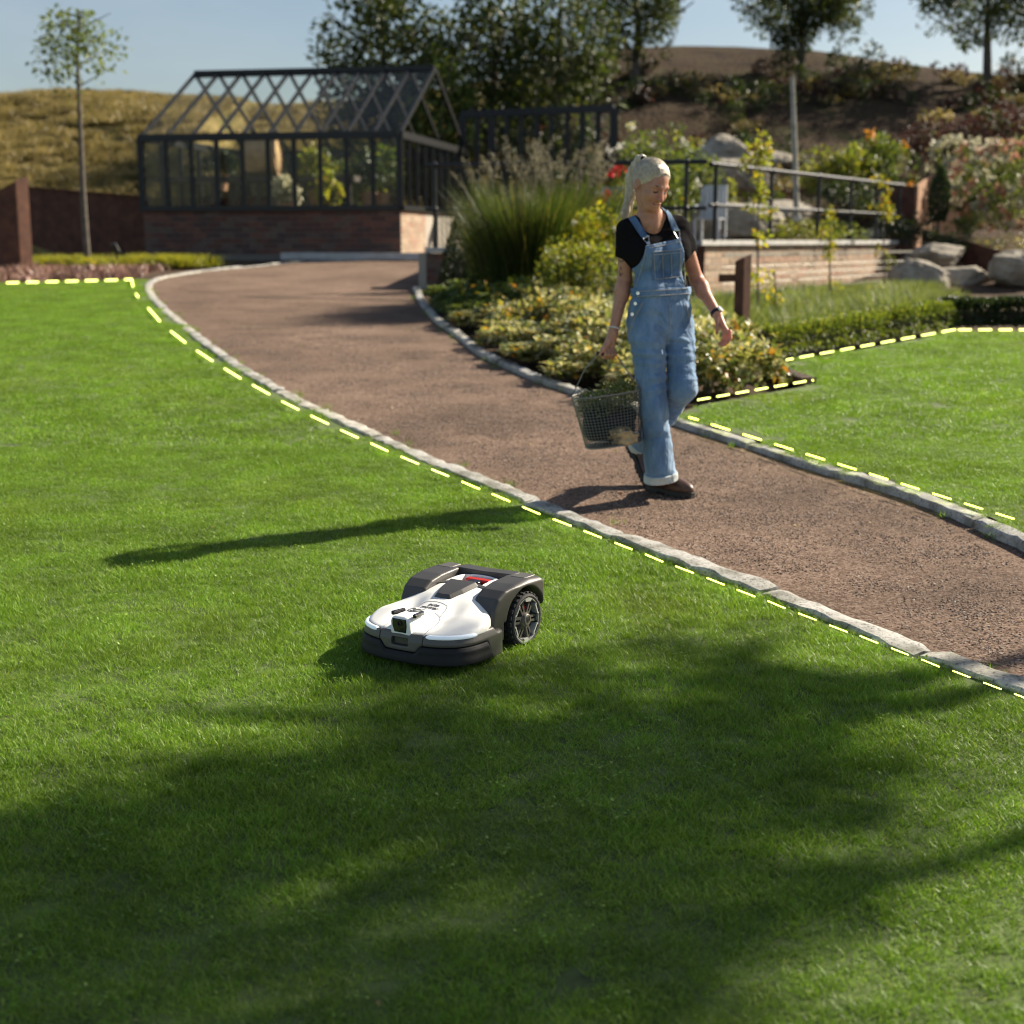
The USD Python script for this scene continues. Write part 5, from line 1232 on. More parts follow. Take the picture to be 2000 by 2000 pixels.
# ------------------------------------------------------------------ greenhouse
A, B = np.array(P(284, 480, 28.6)[:2]), np.array(P(783, 480, 27.6)[:2])
fd = (B - A) / np.linalg.norm(B - A); bd = np.array([-fd[1], fd[0]]); wide = np.linalg.norm(B - A); deep = 5.6
C, Dd = B + bd * deep, A + bd * deep
zb = P(700, 497, 27.9)[2]; zs = P(700, 404, 27.8)[2]; ze, zr = 3.25, 4.75
gh = thing('greenhouse', 'black framed greenhouse on a dark red brick base at the end of the path', 'greenhouse')
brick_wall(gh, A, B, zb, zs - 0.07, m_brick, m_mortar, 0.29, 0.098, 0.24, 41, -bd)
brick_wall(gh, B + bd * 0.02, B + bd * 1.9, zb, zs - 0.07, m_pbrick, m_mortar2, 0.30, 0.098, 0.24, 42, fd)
z3 = lambda q, z: (q[0], q[1], z)
part(gh, 'plinth', beam(z3(B + bd * 1.9 - fd * 0.12, (zb + zs) / 2 - 0.035), z3(C - fd * 0.12, (zb + zs) / 2 - 0.035), 0.24, zs - 0.07 - zb), m_mortar2)
part(gh, 'plinth', beam(z3(A + fd * 0.12 + bd * 0.02, (zb + zs) / 2 - 0.035), z3(Dd + fd * 0.12, (zb + zs) / 2 - 0.035), 0.24, zs - 0.07 - zb), m_mortar)
part(gh, 'footing', beam(z3(A + fd * 2.9 - bd * 0.1, zb - 0.03), z3(B - bd * 0.1 + fd * 0.6, zb - 0.03), 0.32, 0.13), m_coping)
def glazed(p, q, n, post=0.12, back=False):
    L = np.linalg.norm(q - p); d = (q - p) / L
    part(gh, 'sill', beam(z3(p, zs - 0.02), z3(q, zs - 0.02), 0.16, 0.10), m_steel)
    part(gh, 'eaves_beam', beam(z3(p, ze), z3(q, ze), 0.14, 0.14), m_steel)
    for k in range(n + 1):
        x = p + d * L * k / n; w = post if k in (0, n) else 0.085
        if k == 0 and back: continue
        part(gh, 'mullion' if 0 < k < n else 'corner_post', beam(z3(x, zs), z3(x, ze), w, w), m_steel)
    for k in range(n):
        x0, x1 = p + d * (L * k / n + 0.03), p + d * (L * (k + 1) / n - 0.03); nn = np.array([d[1], -d[0]]) * 0.012
        V = np.array([z3(x0, zs + .03), z3(x1, zs + .03), z3(x1, ze - .07), z3(x0, ze - .07)])
        part(gh, 'pane', trimesh.Trimesh(np.vstack([V, V + np.array([*nn, 0])]), np.array([[0, 1, 2], [0, 2, 3], [4, 6, 5], [4, 7, 6]]), process=False), m_pane, smooth=False)
glazed(A, B, 10); glazed(B, C, 9, back=True); glazed(Dd, C, 5, post=0.1); glazed(A, Dd, 6, back=True)
mid0, mid1 = (A + Dd) / 2, (B + C) / 2
part(gh, 'ridge_beam', beam(z3(mid0, zr), z3(mid1, zr), 0.14, 0.14), m_steel)
for k in range(11):
    x = fd * wide * k / 10
    part(gh, 'rafter', beam(z3(A + x, ze), z3(mid0 + x, zr), 0.05, 0.07), m_steel)
    part(gh, 'rafter', beam(z3(Dd + x, ze), z3(mid0 + x, zr), 0.05, 0.07), m_steel)
for k in range(10):
    for e in (A, Dd):
        x0, x1 = fd * (wide * k / 10 + 0.03), fd * (wide * (k + 1) / 10 - 0.03)
        V = np.array([z3(e + x0, ze + .02), z3(e + x1, ze + .02), z3(mid0 + x1, zr + .02), z3(mid0 + x0, zr + .02)])
        part(gh, 'roof_pane', trimesh.Trimesh(V, np.array([[0, 1, 2], [0, 2, 3]]), process=False), m_pane, smooth=False)
# glazed wing behind, to the right
wA, wB = np.array(P(905, 480, 33.4)[:2]), np.array(P(1196, 480, 31.8)[:2])
wg = thing('glazed_wing', 'black framed glass wall standing behind the railing right of the greenhouse', 'glass wall')
zt = 1.25
part(wg, 'base_wall', beam(z3(wA, zt + 0.15), z3(wB, zt + 0.15), 0.25, 0.7), m_mortar)
for k in range(11):
    x = wA + (wB - wA) * k / 10; w = 0.17 if k in (0, 2, 10) else 0.11
    part(wg, 'post', beam(z3(x, zt), z3(x, 4.1), w, w), m_steel)
    if k < 10:
        y = wA + (wB - wA) * (k + 1) / 10; e = (y - x) * 0.1
        V = np.array([z3(x + e, zt + .5), z3(y - e, zt + .5), z3(y - e, 4.02), z3(x + e, 4.02)])
        part(wg, 'pane', trimesh.Trimesh(V, np.array([[0, 1, 2], [0, 2, 3]]), process=False), m_pane, smooth=False)
part(wg, 'top_beam', beam(z3(wA, 4.1), z3(wB, 4.1), 0.16, 0.16), m_steel)
# things inside
gz = zb + 0.02
tb = thing('potting_table', 'long dark wooden table seen through the greenhouse glass', 'table')
ta, tb2 = P(320, 352, 30.6), P(700, 350, 30.2)
part(tb, 'table_top', beam(ta, tb2, 0.8, 0.12), m_dwood)
for k in range(5):
    x = ta + (tb2 - ta) * (0.04 + 0.23 * k)
    part(tb, 'leg', beam((x[0], x[1] - 0.3, x[2]), (x[0], x[1] - 0.3, zb), 0.09), m_dwood)
    if k < 4: part(tb, 'brace', beam((x[0] + 0.05, x[1] - 0.3, zb + 0.3), (x[0] + 0.6, x[1] - 0.3, x[2] - 0.08), 0.05), m_dwood)
drum = trimesh.creation.cylinder(0.42, 0.62, sections=40); drum.apply_transform(trimesh.transformations.rotation_matrix(math.pi / 2, [0, 1, 0])); 
p_ = P(513, 303, 30.5); drum.apply_translation(p_)
dr = thing('wooden_drum', 'round pale wooden drum standing on the greenhouse table', 'drum')
part(dr, 'shell', drum, m_wood, smooth=40)
hoop = trimesh.creation.annulus(0.405, 0.435, 0.05); hoop.apply_transform(trimesh.transformations.rotation_matrix(math.pi / 2, [0, 1, 0])); hoop.apply_translation(p_ + np.array([0.3, 0, 0])); part(dr, 'hoop', hoop, m_terra, smooth=40)
bb = thing('wooden_box', 'square pale wooden box beside the drum on the greenhouse table', 'box')
q_ = P(492, 305, 30.35); part(bb, 'box_body', box(q_, (0.30, 0.3, 0.62), bevel=0.01), m_wood); part(bb, 'lid', box(q_ + np.array([0, 0, 0.325]), (0.33, 0.33, 0.03), bevel=0.008), m_wood)
gp = np.random.default_rng(61)
for k, (u, v, D, rr, mm) in enumerate([(618, 330, 30.5, 0.42, L_bright), (668, 360, 31.2, 0.5, L_green), (720, 335, 30.8, 0.42, L_dark), (560, 372, 29.3, 0.26, L_cream), (640, 372, 29.2, 0.3, L_yellow), (430, 315, 32.6, 0.3, L_dark), (745, 330, 31.5, 0.5, L_green)]):
    c = P(u, v, D); pts, _ = lumps(420, gp, c, (rr, rr, rr * 1.15), 12)
    t = thing('potted_plant', ['bright green plant in the greenhouse right of the drum', 'leafy plant at the back of the greenhouse above the yellow one', 'dark leaved plant near the right corner inside the greenhouse', 'cream flowering plant low behind the greenhouse glass under the drum', 'yellow green plant low behind the greenhouse glass', 'dark slim plant in the greenhouse left of the wooden box', 'mid green plant in the right corner of the greenhouse'][k], 'plant')
    part(t, 'foliage', leaves(420, pts, 0.16, gp), mm, smooth=False)
    zp = max(c[2] - rr, zb + 0.05)
    part(t, 'pot', tube([(c[0], c[1], zp - 0.35), (c[0], c[1], zp)], [0.13, 0.18], 14), m_terra)

def slab(p, q, zl0, zl1, zt0, zt1, th=0.03):
    d = np.array(q[:2]) - np.array(p[:2]); n = np.array([-d[1], d[0]]) / np.linalg.norm(d) * th
    V = [(*(np.array(x[:2]) + k * n), z) for k in (0, 1) for x, z in ((p, zl0), (q, zl1), (q, zt1), (p, zt0))]
    return trimesh.convex.convex_hull(np.array(V))
# ------------------------------------------------------------------ left: steel walls, sapling, garden light
w0, w1 = P(40, 470, 31.2)[:2], P(296, 470, 30.6)[:2]
rw = thing('steel_retaining_wall', 'long rusty weathered steel retaining wall below the dry hillside', 'retaining wall')
for i in range(5):
    a_, b_ = w0 + (w1 - w0) * i / 5, w0 + (w1 - w0) * (i + 1) / 5; e = (b_ - a_) * 0.003
    t0_, t1_ = 2.43 - 0.048 * i, 2.43 - 0.048 * (i + 1)
    part(rw, 'steel_panel', slab(a_ + e, b_ - e, 0.6, 0.6, t0_, t1_), m_corten)
part(rw, 'top_flange', beam(z3(w0, 2.44), z3(w1, 2.20), 0.14, 0.016), m_corten)
w3, w4 = np.array([w1[0] + 0.3, 34.0]), np.array([1.0, 34.0])
for i in range(7):
    a_, b_ = w3 + (w4 - w3) * i / 7, w3 + (w4 - w3) * (i + 1) / 7; e = (b_ - a_) * 0.003
    part(rw, 'steel_panel', beam(z3(a_ + e, 1.45), z3(b_ - e, 1.45), 0.02, 1.68), m_corten)
part(rw, 'top_flange', beam(z3(w3, 2.295), z3(w4, 2.295), 0.12, 0.016), m_corten)
sw = thing('steel_wedge', 'angular weathered steel end panel with a slanting top at the left edge', 'steel panel')
e0, e1, e2 = P(-60, 470, 24.3), P(37, 470, 24.2), P(62, 470, 24.4)
zf = lambda v, D: CAM_H + (470 - v) / scale_at(D)
part(sw, 'front_plate', slab(e0, e1, 0.55, 0.6, zf(405, 23.4), zf(362, 24.2)), m_corten)
part(sw, 'side_plate', slab(e1 + np.array([0.01, 0.01, 0]), e2, 0.6, 0.6, zf(360, 24.2), zf(354, 24.9)), m_corten)
sap = thing('sapling', 'slender young tree with thin dark trunk in front of the steel retaining wall', 'tree')
b0 = ground(170, 487); b0 = P(170, 490, 25.2)
tl = [b0 + np.array([0, 0, -0.1]), P(164, 400, 25.3), P(157, 250, 25.4), P(152, 120, 25.4), P(155, 20, 25.4)]
part(sap, 'trunk', tube(smoothline(tl, 0.15), np.linspace(0.062, 0.022, len(smoothline(tl, 0.15))), 8), m_bark, smooth=True)
g = np.random.default_rng(3)
lp, le = lumps(900, g, P(156, 90, 25.4), (0.75, 0.75, 0.85), 22)
br = [tube([P(154, 170 - 14 * k, 25.4), P(154, 170 - 14 * k, 25.4) + np.array([0.55 * math.cos(k * 2.4), 0.55 * math.sin(k * 2.4), 0.3])], [0.014, 0.005], 5) for k in range(9)]
part(sap, 'branches', join(br), m_bark, smooth=True, kind='stuff'); part(sap, 'crown', leaves(900, lp, 0.11, g, outward=le), L_green, smooth=False)
gl = thing('garden_light', 'small black garden spotlight standing in the bed before the steel wall', 'garden light')
p0 = P(228, 500, 25.0)
part(gl, 'stake', rod(p0 - [0, 0, 0.15], p0 + [0, 0, 0.07], 0.02), m_steel); part(gl, 'lamp_head', tube([p0 + [0.03, 0.0, 0.07], p0 + [-0.02, -0.03, 0.16], p0 + [-0.03, -0.04, 0.21]], [0.045, 0.055, 0.05], 12), m_steel, smooth=40); part(gl, 'bracket', beam(p0 + [0.0, 0, 0.06], p0 + [0.16, 0, 0.035], 0.03), m_steel)
# heather and sedge in the bed at the end of the lawn
g = np.random.default_rng(12)
def gz_at(x, y): return terrain(x, y) - 0.03
bedL = Polygon([g2(-420, 551), g2(-200, 551), g2(0, 549), g2(262, 541), g2(300, 528), g2(392, 516), g2(470, 508), g2(470, 500), g2(-420, 500)])
def scatter(poly, n, g):
    x0, y0, x1, y1 = poly.bounds; out = np.zeros((0, 2))
    while len(out) < n:
        q = np.column_stack([g.uniform(x0, x1, 4 * n), g.uniform(y0, y1, 4 * n)]); out = np.vstack([out, q[shapely.contains_xy(poly, q[:, 0], q[:, 1])]])
    return out[:n]
hb_ = bedL.intersection(shapely.box(-30, 0, 30, ground(0, 521)[1]))
hs = scatter(hb_, 5200, g)
ht = 0.10 + 0.16 * meshkit.noise(np.column_stack([hs * 1.6, 0 * hs[:, :1]]), 2)
solo('heather', blades(5200, np.column_stack([hs, gz_at(hs[:, 0], hs[:, 1])]), ht, 0.045, g, lean=0.5), L_heath, 'brownish pink heather filling the bed at the far end of the left lawn', 'heather', kind='stuff', smooth=False)
sedge_proto = None
for k, (u, v, r) in enumerate([(20, 521, 0.5), (95, 522, 0.6), (165, 520, 0.45), (205, 524, 0.5), (290, 518, 0.55), (335, 519, 0.5), (372, 520, 0.4), (-60, 521, 0.6)]):
    c = ground(u, v)
    if sedge_proto is None:
        sedge_proto = thing('sedge_clump', 'x', 'sedge', loc=c)
        gg = np.random.default_rng(4); b = np.column_stack([gg.normal(0, 0.22, (700, 2)), np.zeros(700)])
        part(sedge_proto, 'leaf_tuft', blades(700, b, gg.uniform(0.2, 0.36, 700), 0.02, gg, lean=0.6, curve=0.8, segs=3), L_sedge, smooth=False)
        tag(stage.GetPrimAtPath(sedge_proto), 'low yellow green sedge tuft in the bed before the steel wall', group='sedge tufts in the heather bed')
    else: copy(sedge_proto, 'sedge_clump', 'low yellow green sedge tuft in the bed before the steel wall', c, 40 * k, (1.2 * r / 0.5, 1.2 * r / 0.5, 1), group='sedge tufts in the heather bed', cat='sedge')

# ------------------------------------------------------------------ terrace: walls, coping, railing
T0, T1, T2 = np.array(P(832, 480, 21.0)[:2]), np.array(P(1362, 480, 19.5)[:2]), np.array(P(1748, 480, 26.5)[:2])
solo('terrace', sheet(Polygon([T0 + [0.1, 0.15], T1 + [-0.1, 0.1], T2 + [-0.1, 0], (7.2, 31), (-0.9, 31)]), lambda x, y: 1.16 + 0 * x, 0.8), m_path, kind='structure')
fw = thing('terrace_wall', 'low dark brick terrace wall behind the ornamental grass, below the railing', 'wall')
d1 = (T1 - T0) / np.linalg.norm(T1 - T0); n1 = np.array([d1[1], -d1[0]])
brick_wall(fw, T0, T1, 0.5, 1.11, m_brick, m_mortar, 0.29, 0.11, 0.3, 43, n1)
for k in range(5):
    a_, b_ = T0 + (T1 - T0) * k / 5, T0 + (T1 - T0) * (k + 1) / 5; e = (b_ - a_) * 0.003
    part(fw, 'coping_stone', beam(z3(a_ + e - n1 * 0.14, 1.155), z3(b_ - e - n1 * 0.14, 1.155), 0.38, 0.07), m_coping)
part(fw, 'end_pier', beam(z3(T0 - d1 * 0.09 - n1 * 0.15, 0.4), z3(T0 - d1 * 0.09 - n1 * 0.15, 1.118), 0.17, 0.34), m_mortar2)
sw2 = thing('terrace_wall', 'pale sunlit brick terrace wall running back behind the lavender and steel post', 'wall')
d2 = (T2 - T1) / np.linalg.norm(T2 - T1); n2 = np.array([d2[1], -d2[0]])
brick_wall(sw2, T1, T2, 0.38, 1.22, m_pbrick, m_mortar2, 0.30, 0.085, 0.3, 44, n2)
for k in range(8):
    a_, b_ = T1 + (T2 - T1) * k / 8, T1 + (T2 - T1) * (k + 1) / 8; e = (b_ - a_) * 0.002
    part(sw2, 'coping_stone', beam(z3(a_ + e - n2 * 0.13, 1.262), z3(b_ - e - n2 * 0.13, 1.262), 0.40, 0.07), m_coping)
part(sw2, 'end_plate', beam(z3(T2 + d2 * 0.02 + n2 * 0.02, 0.55), z3(T2 + d2 * 0.02 + n2 * 0.02, 1.16), 0.05, 0.35), m_corten)
def railing(p, q, posts, zt, zm, zb_, label):
    t = thing('railing', label, 'railing')
    part(t, 'top_rail', tube([z3(p, zt), z3(q, zt)], 0.034, 10), m_steel, smooth=40); part(t, 'middle_rail', tube([z3(p, zm), z3(q, zm)], 0.027, 10), m_steel, smooth=40)
    for f in posts:
        x = p + (q - p) * f
        po = part(t, 'post', tube([z3(x, zb_), z3(x, zt)], 0.030, 10), m_steel, smooth=40)
        for zz in (zt, zm):
            s = trimesh.creation.icosphere(2, 0.048); s.apply_translation(z3(x, zz)); part(po, 'ball_joint', s, m_steel, smooth=True)
q0, q1, q2 = np.array(P(832, 480, 20.6)[:2]), np.array(P(1378, 480, 19.6)[:2]), np.array(P(1760, 480, 27.2)[:2])
railing(q0, q1, (0.035, 0.56, 0.93), 2.33, 1.72, 1.19, 'black pipe railing along the front of the terrace behind the grasses')
railing(q1 + [0.05, 0.05], q2, (0.02, 0.25, 0.48, 0.66, 0.82, 0.97), 2.30, 1.76, 1.29, 'pipe railing running back along the side of the terrace in the sun')

# trellis with wires before the side wall, and the steel post
off = n2 * 0.45
tr_ = thing('trellis', 'low rail trellis with slim wires in front of the pale brick wall', 'trellis')
ra_, rb_ = T1 + off - d2 * 0.15, T2 + off - d2 * 0.2
part(tr_, 'top_rail', beam(z3(ra_, 1.10), z3(rb_, 1.10), 0.02, 0.034), m_wire)
part(tr_, 'bottom_rail', beam(z3(ra_, 0.60), z3(rb_, 0.62), 0.02, 0.03), m_wire)
part(tr_, 'end_post', beam(z3(rb_, 0.4), z3(rb_, 1.12), 0.09), m_corten)
part(sw2, 'corner_post', beam(z3(T1 + n2 * 0.06 - d2 * 0.02, 0.4), z3(T1 + n2 * 0.06 - d2 * 0.02, 1.225), 0.10), m_corten)
for k in range(3): part(tr_, 'wire', tube([z3(ra_, 0.72 + 0.11 * k), z3(rb_, 0.72 + 0.11 * k)], 0.006, 5), m_wire)
sp0 = ground(1445, 668, 0.03); sp0 = P(1447, 668, 13.8)
zc = lambda v: P(1447, v, 13.8)[2]
stp = thing('steel_post', 'square weathered steel post with a short side arm beside the flower bed', 'post')
post_m = box((0, 0, 0), (0.115, 0.115, zc(503) - zc(690)), rz=math.radians(40), bevel=0.006); post_m.apply_translation((sp0[0], sp0[1], (zc(503) + zc(690)) / 2))
v_ = post_m.vertices; top_m = v_[:, 2] > zc(520); v_[top_m, 2] += (v_[top_m, 0] - sp0[0]) * 0.45; post_m.vertices = v_
part(stp, 'upright', post_m, m_corten)
part(stp, 'arm', beam((sp0[0] - 0.03, sp0[1] + 0.03, zc(543)), (sp0[0] - 0.225, sp0[1] + 0.03, zc(543)), 0.07), m_corten)

# ------------------------------------------------------------------ flower bed by the path
bed = Polygon(np.vstack([RKo[8:iR - 6], [g2(1352, 775, 0.05)], [g2(1552, 742, 0.05)], [g2(1478, 705, 0.05)], [g2(1400, 690, 0.05)], [g2(1300, 640, 0.05)], [g2(1100, 610, 0.05)], [g2(960, 575, 0.05)], [g2(850, 562, 0.05)]])).buffer(0)
g = np.random.default_rng(17)
def bed_z(x, y): return np.minimum(G(x, y) + 0.04, 0.5)
edge = thing('bed_edging', 'low reddish brick edging at the pointed corner of the flower bed', 'edging')
for k in range(12):
    a_, b_ = np.array(g2(1478, 712, 0.06)), np.array(g2(1580, 747, 0.06)); e = (b_ - a_) / 12
    p_ = a_ + e * (k + 0.5); part(edge, 'brick', box((p_[0], p_[1], 0.02 + zR(0, p_[1])), (np.linalg.norm(e) - 0.012, 0.12, 0.07), rz=math.atan2(e[1], e[0])), m_brick[4], smooth=False)
cover_pos = scatter(bed.buffer(-0.12), 150, g)
keep = []
for p_ in cover_pos:
    if all(np.hypot(*(p_ - q)) > 0.27 for q in keep): keep.append(p_)
protos = []
for k in range(3):
    gg = np.random.default_rng(70 + k); n = 760
    pts, d_ = lumps(n, gg, (0, 0, 0.17), (0.30, 0.30, 0.20), 14)
    pts[:, 2] = np.maximum(pts[:, 2], 0.02)
    protos.append(leaves(n, pts, gg.uniform(0.05, 0.095, n), gg, aspect=0.62, up=1.0, outward=d_ * 0.5))
RKline = LineString(RKo)
lab = ['white edged shrub in the border of variegated plants along the path kerb', 'dark leaved shrub in the far part of the border by the path kerb']
first = [None, None]
for k, p_ in enumerate(keep):
    far = int(p_[1] > 15.6)
    dk = RKline.distance(Point(*p_)); zsc = float(np.clip(0.30 + 0.75 * dk, 0.3, 1.15))
    if dk < 0.20: continue
    c = (p_[0], p_[1], float(bed_z(*p_)))
    if first[far] is None:
        t = thing('border_shrub', lab[far], 'shrub', loc=c, group=['variegated shrubs of the border', 'dark shrubs of the border'][far])
        part(t, 'foliage', protos[k % 3], L_green if far else L_var, smooth=False); first[far] = t
        part(t, 'stems', join([tube([(0, 0, -0.03), (0.12 * math.cos(a), 0.12 * math.sin(a), 0.2)], [0.008, 0.003], 4) for a in np.arange(6)]), m_bark, kind='stuff')
    else: copy(first[far], 'border_shrub', lab[far], c, g.uniform(0, 360), (g.uniform(0.85, 1.25), g.uniform(0.85, 1.25), zsc * g.uniform(0.85, 1.2)), group=['variegated shrubs of the border', 'dark shrubs of the border'][far], cat='shrub')
for k in range(0): pass
# yellow and orange leaves among them
ys = scatter(bed.buffer(-0.15), 150, g); ys = ys[ys[:, 1] < 17]
solo('autumn_leaves', leaves(len(ys), np.column_stack([ys, bed_z(ys[:, 0], ys[:, 1]) + g.uniform(0.25, 0.40, len(ys))]), 0.075, g, aspect=0.8, up=1.0), L_autumn, 'yellow and orange autumn leaves scattered over the border shrubs', 'leaves', kind='stuff', smooth=False)

# ornamental grasses
def tall_grass(u, v, D, h, spread, n, seed, label, plumes):
    c = P(u, v, D); c[2] = float(bed_z(c[0], c[1])); gg = np.random.default_rng(seed)
    t = thing('ornamental_grass', label, 'ornamental grass', loc=c)
    b = np.column_stack([gg.normal(0, spread * 0.4, (n, 2)), np.zeros(n)])
    az = np.arctan2(b[:, 1], b[:, 0]) + gg.normal(0, 0.5, n)
    part(t, 'blades', blades(n, b, gg.uniform(0.55, 1.0, n) * h, gg.uniform(0.007, 0.014, n), gg, lean=0.13, curve=0.27, segs=5, az=az), L_grass, smooth=False)
    V = []
    for k in range(plumes):
        a = gg.uniform(0, 6.28); ln = gg.uniform(0.05, 0.30); hh = h * gg.uniform(0.92, 1.16)
        o = np.array([math.cos(a), math.sin(a), 0]); s0 = o * spread * 0.3
        st_ = smoothline([s0, s0 + o * ln * hh * 0.4 + np.array([0, 0, hh * 0.55]), s0 + o * ln * hh + np.array([0, 0, hh])], 0.12)
        V.append(tube(st_, np.linspace(0.004, 0.0018, len(st_)), 4))
        tip = st_[-1]; q = tip + o * np.linspace(-0.04, 0.10, 26)[:, None] + np.outer(np.linspace(-0.16, 0.02, 26), [0, 0, 1.0])
        V.append(leaves(26, q, 0.055, gg, aspect=0.22))
    if V: part(t, 'plumes', join(V), L_plume, smooth=False, kind='stuff')
tall_grass(1035, 590, 17.3, 1.75, 0.42, 4200, 1, 'tall ornamental grass clump with dark green blades right of the cone shaped yew', 26)
tall_grass(1112, 600, 17.9, 1.70, 0.36, 2700, 2, 'tall grass clump with pale feathery plumes nearest behind the woman', 40)
tall_grass(985, 585, 18.2, 1.55, 0.32, 1900, 3, 'shorter grass clump between the cone shaped yew and the tall grass', 14)
# cone shaped yew
gg = np.random.default_rng(9); n = 2600
c = P(898, 545, 20.3); c[2] = float(bed_z(c[0], c[1])); H_ = P(898, 425, 20.3)[2] - c[2]
z_ = gg.uniform(0, 1, n) ** 1.25; a_ = gg.uniform(0, 6.28, n); r_ = (0.30 * (1 - z_) ** 0.8 + 0.015) * gg.uniform(0.7, 1.06, n)
ptc = np.column_stack([np.cos(a_) * r_, np.sin(a_) * r_, 0.05 + z_ * H_])
yew = thing('cone_shrub', 'dark green yew clipped to a cone beside the end of the terrace wall', 'shrub', loc=c)
part(yew, 'foliage', leaves(n, ptc, 0.06, gg, outward=np.column_stack([np.cos(a_), np.sin(a_), 0.6 + 0 * a_])), L_dark, smooth=False); part(yew, 'trunk', rod((0, 0, -0.05), (0, 0, H_ * 0.9), 0.03, 0.01), m_bark)

def shrub(name, label, c, r, n, leaf, m, seed, clumps=16, stem=True, flowers=None, lump=0.42, cat='shrub', up=0.5):
    gg = np.random.default_rng(seed); c = np.asarray(c, float)
    t = thing(name, label, cat, loc=c)
    pts, d_ = lumps(n, gg, (0, 0, r[2] * 0.95), r, clumps, lump=lump)
    part(t, 'foliage', leaves(n, pts, gg.uniform(0.7, 1.2, n) * leaf, gg, outward=d_ * 0.8, up=up), m, smooth=False)
    if stem: part(t, 'stems', kind='stuff', mesh=join([tube(smoothline([(0, 0, -0.05), (0.2 * r[0] * math.cos(a), 0.2 * r[1] * math.sin(a), r[2] * 0.5), (0.6 * r[0] * math.cos(a), 0.6 * r[1] * math.sin(a), r[2] * 1.4)], 0.15), 0.012, 4) for a in np.arange(5) * 1.3]), mat=m_bark)
    for fm, k, sz, nm in (flowers or []):
        q, d2_ = ball_points(k, gg, (0, 0, r[2] * 0.98), np.array(r) * 1.02, 0.85); q = q[d2_[:, 1] < 0.5]
        V = []
        for x in q: V.append(leaves(9, x + gg.normal(0, sz * 0.3, (9, 3)), sz, gg, aspect=0.8, up=0.2))
        if V: part(t, nm, join(V), fm, smooth=False, kind='stuff')
    return t
gd = lambda u, v, D: np.array([*P(u, v, D)[:2], float(bed_z(*P(u, v, D)[:2]))])
shrub('shrub', 'loose light green shrub with small leaves between tall grass and woman', gd(1120, 620, 15.6), (0.52, 0.4, 0.50), 2600, 0.07, L_bright, 31, 30)
shrub('shrub', 'airy yellow green shrub touching the woman’s right shoulder side'.replace('’', "'"), gd(1175, 640, 16.6), (0.46, 0.4, 0.66), 2300, 0.07, L_yellow, 32, 28, flowers=[(L_white, 40, 0.03, 'flowers')])
shrub('shrub', 'small dark shrub under the tall grass at the back of the border', gd(1090, 640, 15.4), (0.4, 0.35, 0.25), 700, 0.06, L_var, 33, 14)
shrub('shrub', 'leafy green shrub behind the woman in front of the pale brick wall', gd(1265, 640, 15.2), (0.5, 0.4, 0.42), 1000, 0.07, L_green, 34, 18)
shrub('shrub', 'round clipped box shrub at the foot of the steel post', gd(1437, 690, 13.6), (0.17, 0.17, 0.13), 620, 0.028, L_hedge, 35, 20, lump=0.35)
# lavender behind the low hedge
lavp = Polygon([g2(1330, 640, 0.06), g2(1470, 668, 0.06), g2(1830, 608, 0.06), g2(1850, 585, 0.06), tuple(T2 + n2 * 0.75), tuple(T1 + n2 * 0.55)])
g = np.random.default_rng(23); lv = scatter(lavp, 90, g); keep = []
for p_ in lv:
    if all(np.hypot(*(p_ - q)) > 0.42 for q in keep): keep.append(p_)
gg = np.random.default_rng(5); b = np.column_stack([gg.normal(0, 0.16, (520, 2)), np.zeros(520)])
lavm = blades(520, b, gg.uniform(0.12, 0.27, 520), 0.013, gg, lean=0.28, curve=0.2, segs=2, az=np.arctan2(b[:, 1], b[:, 0]))
lt, ll = None, 'soft grey green lavender bush between the low box hedge and the brick wall'
for p_ in keep:
    c = (p_[0], p_[1], float(min(zR(*p_), 0.45)))
    if lt is None: lt = thing('lavender_bush', ll, 'lavender', loc=c, group='lavender bushes along the wall'); part(lt, 'stalks', lavm, L_lav, smooth=False)
    else: copy(lt, 'lavender_bush', ll, c, g.uniform(0, 360), g.uniform(0.85, 1.2), group='lavender bushes along the wall', cat='lavender')
# clipped hedges
def hedge(label, pts, w, h, n, leaf, m, seed):
    gg = np.random.default_rng(seed); line = smoothline(np.array(pts), 0.1)
    t = thing('hedge', label, 'hedge')
    i = gg.integers(0, len(line) - 1, n); f = gg.random(n)[:, None]; p_ = line[i] * (1 - f) + line[i + 1] * f
    tt = line[i + 1] - line[i]; tt /= np.linalg.norm(tt, axis=1, keepdims=True); nn = np.stack([-tt[:, 1], tt[:, 0]], 1)
    a = gg.uniform(-0.15 * np.pi, 1.15 * np.pi, n); q = gg.uniform(0.75, 1.04, n)
    ex, ez = np.sign(np.cos(a)) * np.abs(np.cos(a)) ** 0.5, np.sign(np.sin(a)) * np.abs(np.sin(a)) ** 0.5
    wob = 1 + 0.16 * (meshkit.noise(np.column_stack([p_ * 3.2, 0 * f]), seed) - 0.5) * 2
    xy = p_ + nn * (ex * q * w / 2 * wob)[:, None]; z = h * 0.45 + ez * q * h * 0.55 * wob
    zz = np.minimum(G(0, p_[:, 1]) + 0.05, 0.46)
    part(t, 'foliage', leaves(n, np.column_stack([xy, zz + np.maximum(z, 0.02)]), leaf, gg, outward=np.column_stack([nn * ex[:, None], ez]) * 0.8), m, smooth=False)
    core = [box((*x, float(min(G(0, x[1]) + 0.05, 0.46)) + h * 0.30), (0.14, w * 0.40, h * 0.55), rz=math.atan2(*(line[min(k + 1, len(line) - 1)] - line[max(k - 1, 0)])[::-1])) for k, x in enumerate(line)]
    part(t, 'twigs', join(core), m_dwood, smooth=False, kind='stuff')
